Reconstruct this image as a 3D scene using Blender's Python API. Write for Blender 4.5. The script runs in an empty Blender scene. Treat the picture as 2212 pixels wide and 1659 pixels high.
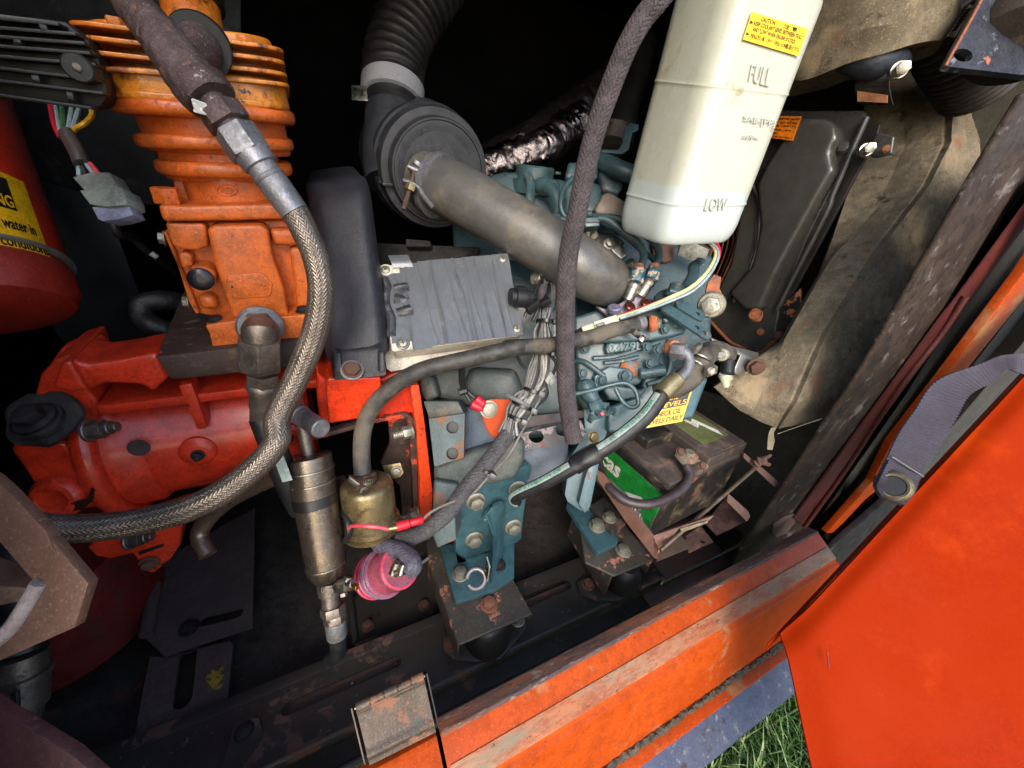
import bpy, bmesh, math, random
from mathutils import Vector as V, Matrix, noise
random.seed(7)
S = bpy.context.scene; COL = S.collection
# ---------------- camera (13.5 mm ultra wide, looking down into the open side of the machine)
F, CX, CY = 831.0, 1106.0, 829.5            # focal length and centre, in units of a 2212 px wide picture
_D = V((-176, -1441, -F)).normalized(); AZ = -_D
_Y = V((-482, 569, -F)); AY = (_Y - _Y.dot(AZ) * AZ).normalized(); AX = AY.cross(AZ)
ROT = Matrix((AX, AY, AZ))                  # camera axes -> world axes
cd = bpy.data.cameras.new('camera'); cam = bpy.data.objects.new('camera', cd); COL.objects.link(cam)
cam.matrix_world = ROT.to_4x4(); cd.sensor_width = 36; cd.lens = F / 2212 * 36; cd.clip_start = .01; cd.clip_end = 200
S.camera = cam
# ---------------- sky, sun, exposure
SUN_EL, SUN_AZ = math.radians(36), math.radians(206)      # azimuth measured from +Y clockwise: behind the camera
w = bpy.data.worlds.new("World"); S.world = w; w.use_nodes = True
nt = w.node_tree; bg = nt.nodes['Background']; sk = nt.nodes.new('ShaderNodeTexSky')
sk.sky_type = 'NISHITA'; sk.sun_disc = False; sk.sun_elevation = SUN_EL; sk.sun_rotation = SUN_AZ
sk.air_density = 1.0; sk.dust_density = 1.6; sk.ozone_density = 1
nt.links.new(sk.outputs[0], bg.inputs[0]); bg.inputs[1].default_value = 0.15
sl = bpy.data.lights.new('sun', 'SUN'); sl.energy = 1.0; sl.angle = math.radians(28); sl.color = (1, .95, .86)
so = bpy.data.objects.new('sun', sl); COL.objects.link(so)
sd = V((math.sin(SUN_AZ) * math.cos(SUN_EL), math.cos(SUN_AZ) * math.cos(SUN_EL), math.sin(SUN_EL)))
so.rotation_euler = sd.to_track_quat('Z', 'Y').to_euler(); so.location = sd * 5
S.view_settings.view_transform = 'Standard'; S.view_settings.look = 'None'
S.view_settings.exposure = 1.55; S.view_settings.gamma = 1
# ---------------- placing helpers: a picture direction met with a real plane
def ray(u, v): return ROT @ V(((u - CX) / F, -(v - CY) / F, -1))
def D(u, v, d): return ray(u, v) * d
def Y(u, v, y): r = ray(u, v); return r * (y / r.y)
def Xp(u, v, x): r = ray(u, v); return r * (x / r.x)
def Z(u, v, z): r = ray(u, v); return r * (z / r.z)
C0 = (0, 548.6, 1097.2, 1553.7); R0 = (0, 384, 768, 1165.2)
def t(c, r, a, b): return (C0[c] + .29762 * a, R0[r] + .29762 * b)
def tp(c, r, l, y): return [Y(*t(c, r, a, b), y) for a, b in l]
def tz(c, r, l, z): return [Z(*t(c, r, a, b), z) for a, b in l]
UP = V((0, 0, 1)); IN = V((0, 1, 0)); RT = V((1, 0, 0))
# ---------------- mesh helpers; a shape is (verts, faces, uvs or None)
def join(*sh):
    vs, fs = [], []
    for s in sh:
        o = len(vs); vs += s[0]; fs += [tuple(i + o for i in f) for f in s[1]]
    return (vs, fs)
def from_bm(bm):
    bm.verts.index_update()
    r = ([v.co.copy() for v in bm.verts], [tuple(v.index for v in f.verts) for f in bm.faces]); bm.free(); return r
def bevelled(vs, fs, b, seg=2, ang=20):
    bm = bmesh.new(); bv = [bm.verts.new(v) for v in vs]
    for f in fs:
        try: bm.faces.new([bv[i] for i in f])
        except ValueError: pass
    bmesh.ops.recalc_face_normals(bm, faces=bm.faces)
    if b > 0:
        es = [e for e in bm.edges if len(e.link_faces) == 2 and e.calc_face_angle(0) > math.radians(ang)]
        bmesh.ops.bevel(bm, geom=es, offset=b, segments=seg, affect='EDGES', clamp_overlap=True, profile=.6)
    return from_bm(bm)
def box(c, x, y, z, b=.0015, seg=2):
    """box about centre c with full-size edge vectors x, y, z"""
    c, x, y, z = V(c), V(x), V(y), V(z)
    vs = [c + (i - .5) * x + (j - .5) * y + (k - .5) * z for i in (0, 1) for j in (0, 1) for k in (0, 1)]
    return bevelled(vs, [(0, 1, 3, 2), (4, 6, 7, 5), (0, 4, 5, 1), (2, 3, 7, 6), (0, 2, 6, 4), (1, 5, 7, 3)], b, seg)
def abox(x0, x1, y0, y1, z0, z1, b=.0015): return box(((x0 + x1) / 2, (y0 + y1) / 2, (z0 + z1) / 2), (x1 - x0, 0, 0), (0, y1 - y0, 0), (0, 0, z1 - z0), b)
def prism(pts, vec, b=.001, seg=2):
    n = len(pts); vec = V(vec); vs = [V(p) for p in pts] + [V(p) + vec for p in pts]
    fs = [tuple(range(n)), tuple(range(2 * n - 1, n - 1, -1))] + [(i, (i + 1) % n, n + (i + 1) % n, n + i) for i in range(n)]
    return bevelled(vs, fs, b, seg)
def plate(outer, holes, vec):
    """flat plate with real holes"""
    vec = V(vec); bm = bmesh.new(); loops = []; es = []
    for lp in [outer] + holes:
        a = [bm.verts.new(p) for p in lp]; loops.append(a)
        es += [bm.edges.new((a[i], a[(i + 1) % len(a)])) for i in range(len(a))]
    r = bmesh.ops.triangle_fill(bm, use_beauty=True, use_dissolve=False, edges=es)
    fs = [f for f in r['geom'] if isinstance(f, bmesh.types.BMFace)]
    top = {}
    for lp in loops:
        for v in lp: top[v] = bm.verts.new(v.co + vec)
    for f in fs: bm.faces.new([top[v] for v in reversed(f.verts)])
    for lp in loops:
        for i in range(len(lp)):
            a, b = lp[i], lp[(i + 1) % len(lp)]; bm.faces.new((a, b, top[b], top[a]))
    bmesh.ops.recalc_face_normals(bm, faces=bm.faces)
    return from_bm(bm)
def frame(d):
    d = V(d).normalized(); a = UP if abs(d.z) < .9 else RT
    s = d.cross(a).normalized(); return d, s, s.cross(d)
def lathe(p, d, prof, seg=32, caps=True):
    """prof: list of (distance along d, radius)"""
    p = V(p); d, s, q = frame(d); vs = []; fs = []
    for (h, r) in prof:
        for k in range(seg):
            a = 2 * math.pi * k / seg; vs.append(p + d * h + (s * math.cos(a) + q * math.sin(a)) * r)
    for i in range(len(prof) - 1):
        for k in range(seg):
            k2 = (k + 1) % seg; fs.append((i * seg + k, i * seg + k2, (i + 1) * seg + k2, (i + 1) * seg + k))
    if caps:
        fs.append(tuple(range(seg - 1, -1, -1))); o = (len(prof) - 1) * seg; fs.append(tuple(range(o, o + seg)))
    return (vs, fs)
def cyl(a, b, r, seg=24, bev=None):
    a, b = V(a), V(b); L = (b - a).length; c = min(r * .12, L * .2) if bev is None else bev
    return lathe(a, b - a, [(0, r - c), (c, r), (L - c, r), (L, r - c)], seg)
def rings(a, b, prof, seg=28):
    """prof with distances as a fraction of a->b"""
    L = (V(b) - V(a)).length; return lathe(a, V(b) - V(a), [(h * L, r) for h, r in prof], seg)
def hexnut(a, b, r, seg=6): return bevelled(*lathe(a, V(b) - V(a), [(0, r), ((V(b) - V(a)).length, r)], 6), r * .09, 2)
def catmull(pts, n):
    """resample a smooth curve through pts (tuples of any length) evenly"""
    P = [tuple(p) for p in pts]; P = [tuple(2 * a - b for a, b in zip(P[0], P[1]))] + P + [tuple(2 * a - b for a, b in zip(P[-1], P[-2]))]
    out = []
    for i in range(1, len(P) - 2):
        for k in range(24):
            s = k / 24; p0, p1, p2, p3 = P[i - 1:i + 3]
            out.append(tuple(.5 * (2 * b + (c - a) * s + (2 * a - 5 * b + 4 * c - d) * s * s + (-a + 3 * b - 3 * c + d) * s ** 3) for a, b, c, d in zip(p0, p1, p2, p3)))
    out.append(P[-2]); L = [0]
    for a, b in zip(out, out[1:]): L.append(L[-1] + math.dist(a[:3], b[:3]))
    res = []; j = 0
    for i in range(n):
        x = L[-1] * i / (n - 1)
        while j < len(L) - 2 and L[j + 1] < x: j += 1
        s = (x - L[j]) / max(1e-9, L[j + 1] - L[j]); res.append(tuple(a + (b - a) * s for a, b in zip(out[j], out[j + 1])))
    return res, L[-1]
def tube(pts, r, seg=16, n=None, fn=None, caps=True, flat=None):
    """pts: world points (or 4-tuples with own radius); fn(theta, length) adds to the radius"""
    q = [tuple(p) + ((r,) if len(p) == 3 else ()) for p in pts]
    n = n or max(8, 8 * len(q)); c, L = catmull(q, n); ps = [V(x[:3]) for x in c]; vs = []; fs = []
    tg = [(ps[min(i + 1, n - 1)] - ps[max(i - 1, 0)]).normalized() for i in range(n)]
    s = frame(tg[0])[1]
    for i in range(n):
        s = (s - tg[i] * s.dot(tg[i])).normalized(); w_ = tg[i].cross(s)
        for k in range(seg):
            a = 2 * math.pi * k / seg; rr = c[i][3] + (fn(a, L * i / (n - 1)) if fn else 0)
            ca, sa = math.cos(a), math.sin(a)
            if flat: ca *= flat
            vs.append(ps[i] + (s * ca + w_ * sa) * rr)
    for i in range(n - 1):
        for k in range(seg):
            k2 = (k + 1) % seg; fs.append((i * seg + k, i * seg + k2, (i + 1) * seg + k2, (i + 1) * seg + k))
    if caps: fs.append(tuple(range(seg - 1, -1, -1))); o = (n - 1) * seg; fs.append(tuple(range(o, o + seg)))
    return (vs, fs)
def dt(l, r, **k): return tube([D(*p[:3]) if len(p) == 3 else tuple(D(*p[:3])) + (p[3],) for p in l], r, **k)
def braid(nc, pitch, amp):
    """two sets of strands crossing over two and under two"""
    def fn(a, s):
        A = nc * a / (2 * math.pi) + s / pitch; B = nc * a / (2 * math.pi) - s / pitch
        fa, fb = A % 1, B % 1
        top = (math.floor(A) + math.floor(B)) % 4 < 2
        x = fb if top else fa; return amp * (1 - (2 * x - 1) ** 2) ** .5
    return fn
def ridges(pitch, amp, k=1):
    return lambda a, s: amp * abs(math.sin(math.pi * s / pitch)) ** k
def rrect(cx, cy, w_, h, r, n=5):
    o = []
    for (sx, sy, a0) in ((1, 1, 0), (-1, 1, 90), (-1, -1, 180), (1, -1, 270)):
        for k in range(n + 1):
            a = math.radians(a0 + 90 * k / n); o.append((cx + sx * (w_ / 2 - r) + r * math.cos(a), cy + sy * (h / 2 - r) + r * math.sin(a)))
    return o
def circ(c, nrm, r, n=16, ex=1):
    d, s, q = frame(nrm); return [V(c) + s * math.cos(2 * math.pi * k / n) * r * ex + q * math.sin(2 * math.pi * k / n) * r for k in range(n)]
def slotp(a, b, nrm, r, n=6):
    a, b = V(a), V(b); d = (b - a).normalized(); s = V(nrm).normalized().cross(d); o = []
    for k in range(n + 1): x = math.pi * k / n; o.append(b + (s * math.cos(x) + d * math.sin(x)) * r)
    for k in range(n + 1): x = math.pi * k / n; o.append(a + (-s * math.cos(x) - d * math.sin(x)) * r)
    return o
def rough(sh, amp, sc, seed=0):
    return ([v + noise.noise_vector(v * sc + V((seed, 0, 0))) * amp for v in sh[0]], sh[1])
def grid(fn, nu, nv):
    vs = [fn(i / nu, j / nv) for j in range(nv + 1) for i in range(nu + 1)]
    return (vs, [(j * (nu + 1) + i, j * (nu + 1) + i + 1, (j + 1) * (nu + 1) + i + 1, (j + 1) * (nu + 1) + i) for j in range(nv) for i in range(nu)])
def sheet(fn, nu, nv, th):
    """curved sheet fn(s,t,h) with thickness th, closed all round"""
    a = grid(lambda s, q: fn(s, q, 0), nu, nv); b = grid(lambda s, q: fn(s, q, -th), nu, nv); n = len(a[0]); W = nu + 1
    fs = list(a[1]) + [tuple(i + n for i in reversed(f)) for f in b[1]]
    rim = list(range(W)) + [W * (j + 1) - 1 for j in range(1, nv + 1)] + [W * nv + i for i in range(nu - 1, -1, -1)] + [W * j for j in range(nv - 1, 0, -1)]
    for i in range(len(rim)):
        p, q = rim[i], rim[(i + 1) % len(rim)]; fs.append((q, p, p + n, q + n))
    return (a[0] + b[0], fs)
# ---------------- object helpers
ROOTLOC = {}
def thing(name, label, cat, loc=(0, 0, 0), group=None):
    o = bpy.data.objects.new(name, None); COL.objects.link(o); o.location = V(loc); o.empty_display_size = .02
    o['label'] = label; o['category'] = cat
    if group: o['group'] = group
    return o
def wloc(o):
    l = V((0, 0, 0))
    while o: l += o.location; o = o.parent
    return l
def mk(name, sh, mat, parent=None, smooth=True, loc=None, **props):
    base = wloc(parent) if parent else (V(loc) if loc is not None else V((0, 0, 0)))
    me = bpy.data.meshes.new(name); me.from_pydata([tuple(v - base) for v in sh[0]], [], sh[1]); me.validate(); me.update()
    bm = bmesh.new(); bm.from_mesh(me); bmesh.ops.recalc_face_normals(bm, faces=bm.faces); bm.to_mesh(me); bm.free()
    if smooth:
        me.shade_smooth()
        try: me.set_sharp_from_angle(angle=math.radians(38))
        except Exception: pass
    me.materials.append(mat); o = bpy.data.objects.new(name, me); COL.objects.link(o)
    if parent: o.parent = parent
    elif loc is not None: o.location = V(loc)
    for k, v in props.items(): o[k] = v
    return o
def single(name, sh, mat, label, cat, group=None, **k):
    cs = sh[0]; c = sum(cs, V()) / len(cs); c.z = min(v.z for v in cs)
    o = mk(name, sh, mat, loc=c, label=label, category=cat, **k)
    if group: o['group'] = group
    return o
def struct(name, sh, mat, **k): return mk(name, sh, mat, kind='structure', **k)
_bm = {}; BK = .68
def bolt_shape(kind):
    if kind == 'hex':    # flanged hex head, radius 1, standing on z=0
        return join(lathe((0, 0, 0), UP, [(0, 1.28), (.16, 1.3), (.2, 1.24), (.22, 1.0)], 20), bevelled(*lathe((0, 0, .18), UP, [(0, 1), (.72, 1)], 6), .1, 2), lathe((0, 0, .86), UP, [(0, .7), (.05, .62)], 16))
    if kind == 'nut':    # nut on a washer with a stud end
        return join(lathe((0, 0, 0), UP, [(0, 1.35), (.18, 1.35), (.2, 1)], 20), bevelled(*lathe((0, 0, .18), UP, [(0, 1), (.9, 1)], 6), .1, 2), lathe((0, 0, .9), UP, [(0, .55)] + [(.1 + .08 * i, .55 + .06 * (i % 2)) for i in range(10)] + [(.95, .45)], 16))
    if kind == 'plain':
        return join(lathe((0, 0, 0), UP, [(0, 1.15), (.08, 1.18), (.1, 1)], 16), bevelled(*lathe((0, 0, .08), UP, [(0, 1), (.6, 1)], 6), .12, 2))
    if kind == 'screw':  # pan head with a cross
        a = lathe((0, 0, 0), UP, [(0, 1), (.25, .95), (.42, .75), (.5, .4)], 20)
        return a
    if kind == 'cross':
        return join(box((0, 0, .46), (.95, 0, 0), (0, .2, 0), (0, 0, .1), .01), box((0, 0, .462), (.2, 0, 0), (0, .95, 0), (0, 0, .1), .01))
def bolt(parent, p, nrm, r, mat, kind='hex', name='bolt', spin=0, **props):
    key = (kind, mat.name)
    if key not in _bm:
        sh = bolt_shape(kind); me = bpy.data.meshes.new(name); me.from_pydata([tuple(v) for v in sh[0]], [], sh[1])
        bm = bmesh.new(); bm.from_mesh(me); bmesh.ops.recalc_face_normals(bm, faces=bm.faces); bm.to_mesh(me); bm.free()
        me.shade_smooth(); me.set_sharp_from_angle(angle=math.radians(35)); me.materials.append(mat); _bm[key] = me
    o = bpy.data.objects.new(name, _bm[key]); COL.objects.link(o); o.parent = parent
    q = V(nrm).to_track_quat('Z', 'Y').to_matrix() @ Matrix.Rotation(spin + random.random(), 3, 'Z')
    o.matrix_local = Matrix.Translation(V(p) - wloc(parent)) @ q.to_4x4() @ Matrix.Diagonal((r * BK, r * BK, r * BK, 1))
    for k, v in props.items(): o[k] = v
    return o
def quad(tl, tr, br, bl):
    tl, tr, br, bl = V(tl), V(tr), V(br), V(bl); n = (br - tl).cross(tr - tl)
    n = (bl - tl).cross(tr - tl).normalized()
    if n.dot(tl) > 0: n = -n                      # face the camera side
    return lambda s, q, h=0: tl * (1 - s) * (1 - q) + tr * s * (1 - q) + br * s * q + bl * (1 - s) * q + n * h
def text(parent, string, fn, bx, mat, lift=.0004, name='lettering', bold=0, shear=0, th=.0003, ital=0):
    """write a string into the box bx = (s0, t0, s1, t1) of a surface fn(s, t, h)"""
    cu = bpy.data.curves.new('text', 'FONT'); cu.body = string; cu.offset = bold; cu.resolution_u = 3; cu.shear = ital
    ob = bpy.data.objects.new('text', cu); me = bpy.data.meshes.new_from_object(ob)
    xs = [v.co.x for v in me.vertices]; ys = [v.co.y for v in me.vertices]
    x0, x1, y0, y1 = min(xs), max(xs), min(ys), max(ys); s0, t0, s1, t1 = bx
    def mp(v, h): a = (v.x - x0) / (x1 - x0); b = (y1 - v.y) / (y1 - y0); return fn(s0 + (s1 - s0) * a, t0 + (t1 - t0) * b + shear * a, h)
    n = len(me.vertices); fs = [tuple(f.vertices) for f in me.polygons]
    vs = [mp(v.co, lift + th) for v in me.vertices] + [mp(v.co, lift) for v in me.vertices]
    ec = {}
    for f in fs:
        for i in range(len(f)):
            e = (f[i], f[(i + 1) % len(f)]); ec[e] = 1
    side = [(a, b, b + n, a + n) for (a, b) in ec if (b, a) not in ec]
    bpy.data.objects.remove(ob); bpy.data.curves.remove(cu); bpy.data.meshes.remove(me)
    return mk(name, (vs, fs + side), mat, parent, smooth=False)
# ---------------- materials
def C(h, k=1.0):
    """sRGB hex -> linear"""
    r = [int(h[i:i + 2], 16) / 255 for i in (0, 2, 4)]
    return tuple(((c / 12.92) if c <= .04045 else ((c + .055) / 1.055) ** 2.4) * k for c in r) + (1,)
def M(name, base, rough=.5, metal=0, var=None, vs=8, bump=0, bs=60, spots=(), coat=0, stretch=None, rv=.12, g=1.0, **k):
    m = bpy.data.materials.new(name); m.use_nodes = True; n = m.node_tree; N, Lk = n.nodes, n.links; p = N['Principled BSDF']
    tc = N.new('ShaderNodeTexCoord'); src = tc.outputs['Object']
    if stretch:
        mp = N.new('ShaderNodeMapping'); mp.inputs['Scale'].default_value = stretch; Lk.new(src, mp.inputs[0]); src = mp.outputs[0]
    def nz(sc, det=6, ro=.6, off=0):
        x = N.new('ShaderNodeTexNoise'); x.inputs['Scale'].default_value = sc; x.inputs['Detail'].default_value = det; x.inputs['Roughness'].default_value = ro
        if off:
            a = N.new('ShaderNodeVectorMath'); a.operation = 'ADD'; a.inputs[1].default_value = (off, off * 1.7, off * .3); Lk.new(src, a.inputs[0]); Lk.new(a.outputs[0], x.inputs['Vector'])
        else: Lk.new(src, x.inputs['Vector'])
        return x.outputs['Fac']
    def mix(f, a, b, tp='RGBA'):
        x = N.new('ShaderNodeMix'); x.data_type = tp; i = 6 if tp == 'RGBA' else 2
        if hasattr(f, 'links'): Lk.new(f, x.inputs[0])
        else: x.inputs[0].default_value = f
        for j, q in ((i, a), (i + 1, b)):
            if hasattr(q, 'links'): Lk.new(q, x.inputs[j])
            else: x.inputs[j].default_value = q
        return x.outputs[2 if tp == 'RGBA' else 0]
    def rmp(f, a, b):
        x = N.new('ShaderNodeMapRange'); x.interpolation_type = 'SMOOTHSTEP'; Lk.new(f, x.inputs[0]); x.inputs[1].default_value = a; x.inputs[2].default_value = b; return x.outputs[0]
    col = base
    if var: col = mix(rmp(nz(vs, 8), .35, .65), base, var)
    if g:                                   # blotches and fine grain of the surface itself
        d_ = lambda k_: (base[0] * k_, base[1] * k_, base[2] * k_, 1)
        col = mix(rmp(nz(48, 9, .75, 41), .42, .64), col, d_(1 - .42 * g)); col = mix(rmp(nz(210, 3, .7, 77), .52, .68), col, d_(1 - .38 * g)); col = mix(rmp(nz(420, 3, .7, 99), .54, .72), col, tuple(min(1, x * (1 + .28 * g) + .012 * g) for x in base[:3]) + (1,))
    fine = nz(min(900, bs * 9), 3, .7, 3)
    rg = mix(rmp(nz(vs * 2.3, 6, .6, 5), .3, .7), max(.02, rough - rv), min(1, rough + rv), 'FLOAT'); me_ = metal
    hgt = None
    for i, s in enumerate(spots):           # (colour, scale, threshold, softness, rough, metal, [depth])
        f = rmp(nz(s[1] * 1.45, 9, .72, 11 + 7 * i), s[2] - .05, s[2] - .05 + s[3])
        col = mix(f, col, s[0]); rg = mix(f, rg, s[4], 'FLOAT'); me_ = mix(f, me_, s[5], 'FLOAT')
        if len(s) > 6:
            dlt = mix(f, 0.0, -s[6], 'FLOAT')
            if hgt is None: hgt = dlt
            else:
                ad = N.new('ShaderNodeMath'); ad.operation = 'ADD'; Lk.new(hgt, ad.inputs[0]); Lk.new(dlt, ad.inputs[1]); hgt = ad.outputs[0]
    for q, s_ in ((col, 'Base Color'), (rg, 'Roughness'), (me_, 'Metallic')):
        if hasattr(q, 'links'): Lk.new(q, p.inputs[s_])
        else: p.inputs[s_].default_value = q
    nrm = None
    if bump:
        b = N.new('ShaderNodeBump'); b.inputs['Strength'].default_value = min(1, bump); b.inputs['Distance'].default_value = .0011
        ad = N.new('ShaderNodeMath'); ad.operation = 'ADD'; Lk.new(nz(min(500, bs * 3.5), 8, .65, 1), ad.inputs[0]); Lk.new(fine, ad.inputs[1]); Lk.new(ad.outputs[0], b.inputs['Height']); nrm = b.outputs[0]
    if hgt is not None:
        b = N.new('ShaderNodeBump'); b.inputs['Strength'].default_value = .6; b.inputs['Distance'].default_value = .001; Lk.new(hgt, b.inputs['Height'])
        if nrm: Lk.new(nrm, b.inputs['Normal'])
        nrm = b.outputs[0]
    if nrm: Lk.new(nrm, p.inputs['Normal'])
    if coat: p.inputs['Coat Weight'].default_value = coat; p.inputs['Coat Roughness'].default_value = .15
    for kk, vv in k.items(): p.inputs[kk].default_value = vv
    return m
RUST = (C('6b3a22'), 30, .60, .05, .9, 0); RUSTL = (C('9a5a3c'), 22, .62, .04, .9, 0)
GRIME = (C('1c1712'), 14, .52, .2, .8, 0)
DUST = (C('8a7a5e'), 9, .5, .25, .9, 0)
m_black = M('black_paint', C('0c0c0d'), .55, var=C('141414'), bump=.15)
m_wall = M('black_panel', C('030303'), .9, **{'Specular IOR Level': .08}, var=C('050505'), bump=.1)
m_panel = M('mottled_dark_panel', C('191818'), .7, var=C('100f10'), bump=.5, bs=40, spots=[(C('3c3a38'), 12, .62, .06, .8, 0)])
m_floor = M('oily_floor', C('38332f'), .42, var=C('46403b'), bump=.5, bs=50, spots=[(C('4a2f22'), 7, .63, .06, .8, 0)])
m_rail = M('rail_black_rusty', C('37332e'), .38, g=.5, var=C('2e2a27'), bump=.12, spots=[(C('5a3f35'), 5, .60, .03, .85, 0, .4), (C('7c5c4c'), 40, .69, .06, .9, 0)])
m_railr = M('rail_brown', C('5c463e'), .6, var=C('46362f'), bump=.4, spots=[(C('5d3f33'), 30, .55, .1, .85, 0)])
m_plate = M('brown_plate', C('584a47'), .6, var=C('463b38'), bump=.4, spots=[(C('4d3b36'), 25, .58, .1, .8, 0)])
m_plate2 = M('rusty_mount_plate', C('46342c'), .55, var=C('362721'), bump=.5, spots=[(C('c23c1c'), 14, .635, .012, .5, 0, -.5), (C('5a4a3a'), 45, .6, .1, .9, 0)])
m_orange = M('orange_paint_sill', (.44, .060, .004, 1), .45, g=.8, var=(.35, .042, .003, 1), vs=5, bump=.08, spots=[(C('9a7048'), 6, .60, .12, .7, 0), (C('3a1c10'), 110, .70, .02, .8, 0, .5)], **{'Specular IOR Level': .16})
m_door = M('orange_gloss', (.27, .018, .0005, 1), .6, g=.14, var=(.23, .013, .0004, 1), vs=4, bump=.03, bs=14, spots=[((.36, .032, .001, 1), 3.5, .60, .2, .5, 0), ((.30, .05, .02, 1), 60, .74, .01, .7, 0)], **{'Specular IOR Level': .03})
m_red = M('red_paint', C('cc3418'), .38, var=C('c02c16'), vs=4, bump=.15, bs=25, spots=[(C('2a211f'), 16, .68, .012, .6, 0, .8), (C('5a1a12'), 60, .68, .05, .7, 0)], coat=.2)
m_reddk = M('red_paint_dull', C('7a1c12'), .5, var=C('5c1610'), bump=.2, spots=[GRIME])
m_comp = M('orange_compressor', C('cc6422'), .42, var=C('c8561a'), vs=5, bump=.25, bs=50, spots=[(C('8a3410'), 70, .63, .08, .7, 0), (C('4a1c0c'), 150, .7, .03, .8, 0)])
m_compy = M('heat_stained_orange', C('c87a20'), .35, var=C('c85a18'), vs=6, bump=.25, bs=50, spots=[(C('5a2410'), 16, .58, .1, .4, 0), (C('2a120a'), 50, .66, .05, .4, 0)])
m_teal = M('blue_grey_engine_paint', C('3e565a'), .42, var=C('32474b'), vs=9, bump=.25, bs=45, spots=[(C('1e2b30'), 18, .58, .15, .6, 0), (C('7a5a44'), 26, .66, .05, .8, 0), (C('8a8878'), 60, .68, .06, .8, 0)], coat=.15)
m_teal2 = M('blue_bracket_paint', C('37575e'), .4, var=C('2f4b52'), vs=7, bump=.15, spots=[(C('7b4a34'), 20, .69, .03, .8, 0, .4)], coat=.15)
m_bell = M('grey_blue_casting', C('454d4a'), .55, var=C('353c3c'), vs=8, bump=.6, bs=35, spots=[(C('6a5c4a'), 12, .58, .12, .8, 0)])
m_bellr = M('rusty_blue_block', C('46585a'), .55, var=C('384648'), vs=10, bump=.4, spots=[(C('7a5030'), 14, .53, .12, .85, 0)])
m_steel = M('zinc_steel', C('a8a49a'), .38, 1, var=C('8a8478'), vs=30, bump=.2, spots=[(C('6a5a48'), 60, .6, .1, .8, .3)])
m_bolt = M('weathered_bolt', C('b4b0a2'), .42, .85, var=C('8c8674'), vs=60, bump=.3, spots=[(C('6e6450'), 140, .55, .15, .8, .2)])
m_rbolt = M('rusty_bolt', C('6e4a3a'), .75, .2, var=C('4a352c'), vs=80, bump=.6)
m_bbolt = M('black_bolt', C('2b2829'), .5, .5, var=C('3c3838'), vs=80, bump=.4)
m_fit = M('dull_steel_fitting', C('877d74'), .4, .8, var=C('5e564f'), vs=25, bump=.3, spots=[(C('3a2a20'), 50, .6, .1, .8, .2)])
m_fit2 = M('grey_zinc_fitting', C('8c8c8e'), .55, .7, var=C('77777c'), vs=30, bump=.35, spots=[(C('5a4a40'), 50, .66, .06, .8, .1)])
m_cast = M('rusty_cast_pipe', C('6a5a58'), .55, .6, var=C('4a3b38'), vs=35, bump=1, bs=80, spots=[(C('8a5038'), 60, .64, .08, .85, 0), (C('a8a09c'), 90, .66, .04, .5, .7)])
m_braid = M('steel_braid', C('80756a'), .4, .8, var=C('665c54'), vs=20, bump=.15, bs=300)
m_knit = M('textile_braid', C('4b4548'), .8, 0, var=C('5a5254'), vs=40, bump=.4, bs=300, spots=[(C('7a6c58'), 14, .56, .2, .95, 0)])
m_rub = M('dusty_rubber', C('2a2827'), .6, 0, var=C('3d3a35'), vs=14, bump=.25, bs=90, spots=[(C('5e564a'), 10, .52, .2, .9, 0)])
m_rubb = M('black_rubber', C('17171a'), .5, 0, var=C('201f20'), vs=20, bump=.2, bs=100)
m_corr = M('corrugated_rubber', C('1c1a1b'), .5, 0, var=C('2e2826'), vs=18, bump=.35, bs=80)
m_plas = M('grey_black_plastic', C('2b2c31'), .45, 0, var=C('34353a'), vs=9, bump=.15, bs=70, spots=[(C('8a7a5a'), 16, .70, .04, .9, 0), (C('b0b0b4'), 300, .745, .01, .6, 0)])
m_guard = M('black_textured_guard', C('25252a'), .42, 0, var=C('2c2c31'), vs=9, bump=.5, bs=220, spots=[(C('c0c0c8'), 330, .735, .01, .6, 0)])
m_pipe = M('dusty_grey_pipe', C('5c5a57'), .38, .3, g=.4, var=C('66635e'), vs=7, bump=.22, bs=150, spots=[(C('756a54'), 8, .55, .25, .8, 0)])
m_gold = M('gold_zinc_plate', C('968661'), .36, .8, var=C('7c6c50'), vs=16, bump=.2, spots=[(C('6a5a3a'), 30, .58, .12, .7, .4)])
m_nick = M('nickel_brown_cylinder', C('7a6e62'), .33, .85, var=C('5c5248'), vs=10, bump=.15, spots=[(C('4a3c30'), 22, .6, .12, .6, .6)])
m_tape = M('duct_tape', C('5c5e60'), .2, .1, g=.25, var=C('52555a'), vs=9, bump=.1, bs=60)
m_tapeb = M('dark_tape', C('2c2c30'), .4, 0, var=C('3a3a3e'), vs=12, bump=.35, bs=45)
m_cream = M('cream_plastic', C('c8bfae'), .5, 0, var=C('b5a794'), vs=9, spots=[(C('7a5a4a'), 16, .62, .1, .8, 0)])
m_white = M('white_nylon', C('b8bcb4'), .45, 0, var=C('98a09c'), vs=14)
m_zip = M('black_nylon', C('1b1b1d'), .38)
m_wireg = M('grey_wire', C('77756f'), .5, 0, var=C('4c4a46'), vs=30)
m_wireb = M('black_wire', C('1a1a1a'), .45)
m_rw = M('red_wire', C('c01f34'), .45); m_yw = M('cream_wire', C('e0d090'), .5); m_yel = M('yellow_wire', C('c89a20'), .5); m_grn = M('green_wire', C('3c6a3c'), .5); m_ww = M('pale_wire', C('8fa3ac'), .5)
m_pink = M('pink_wire', C('d8485a'), .5); m_redp = M('red_terminal', C('cc1c30'), .4)
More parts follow.
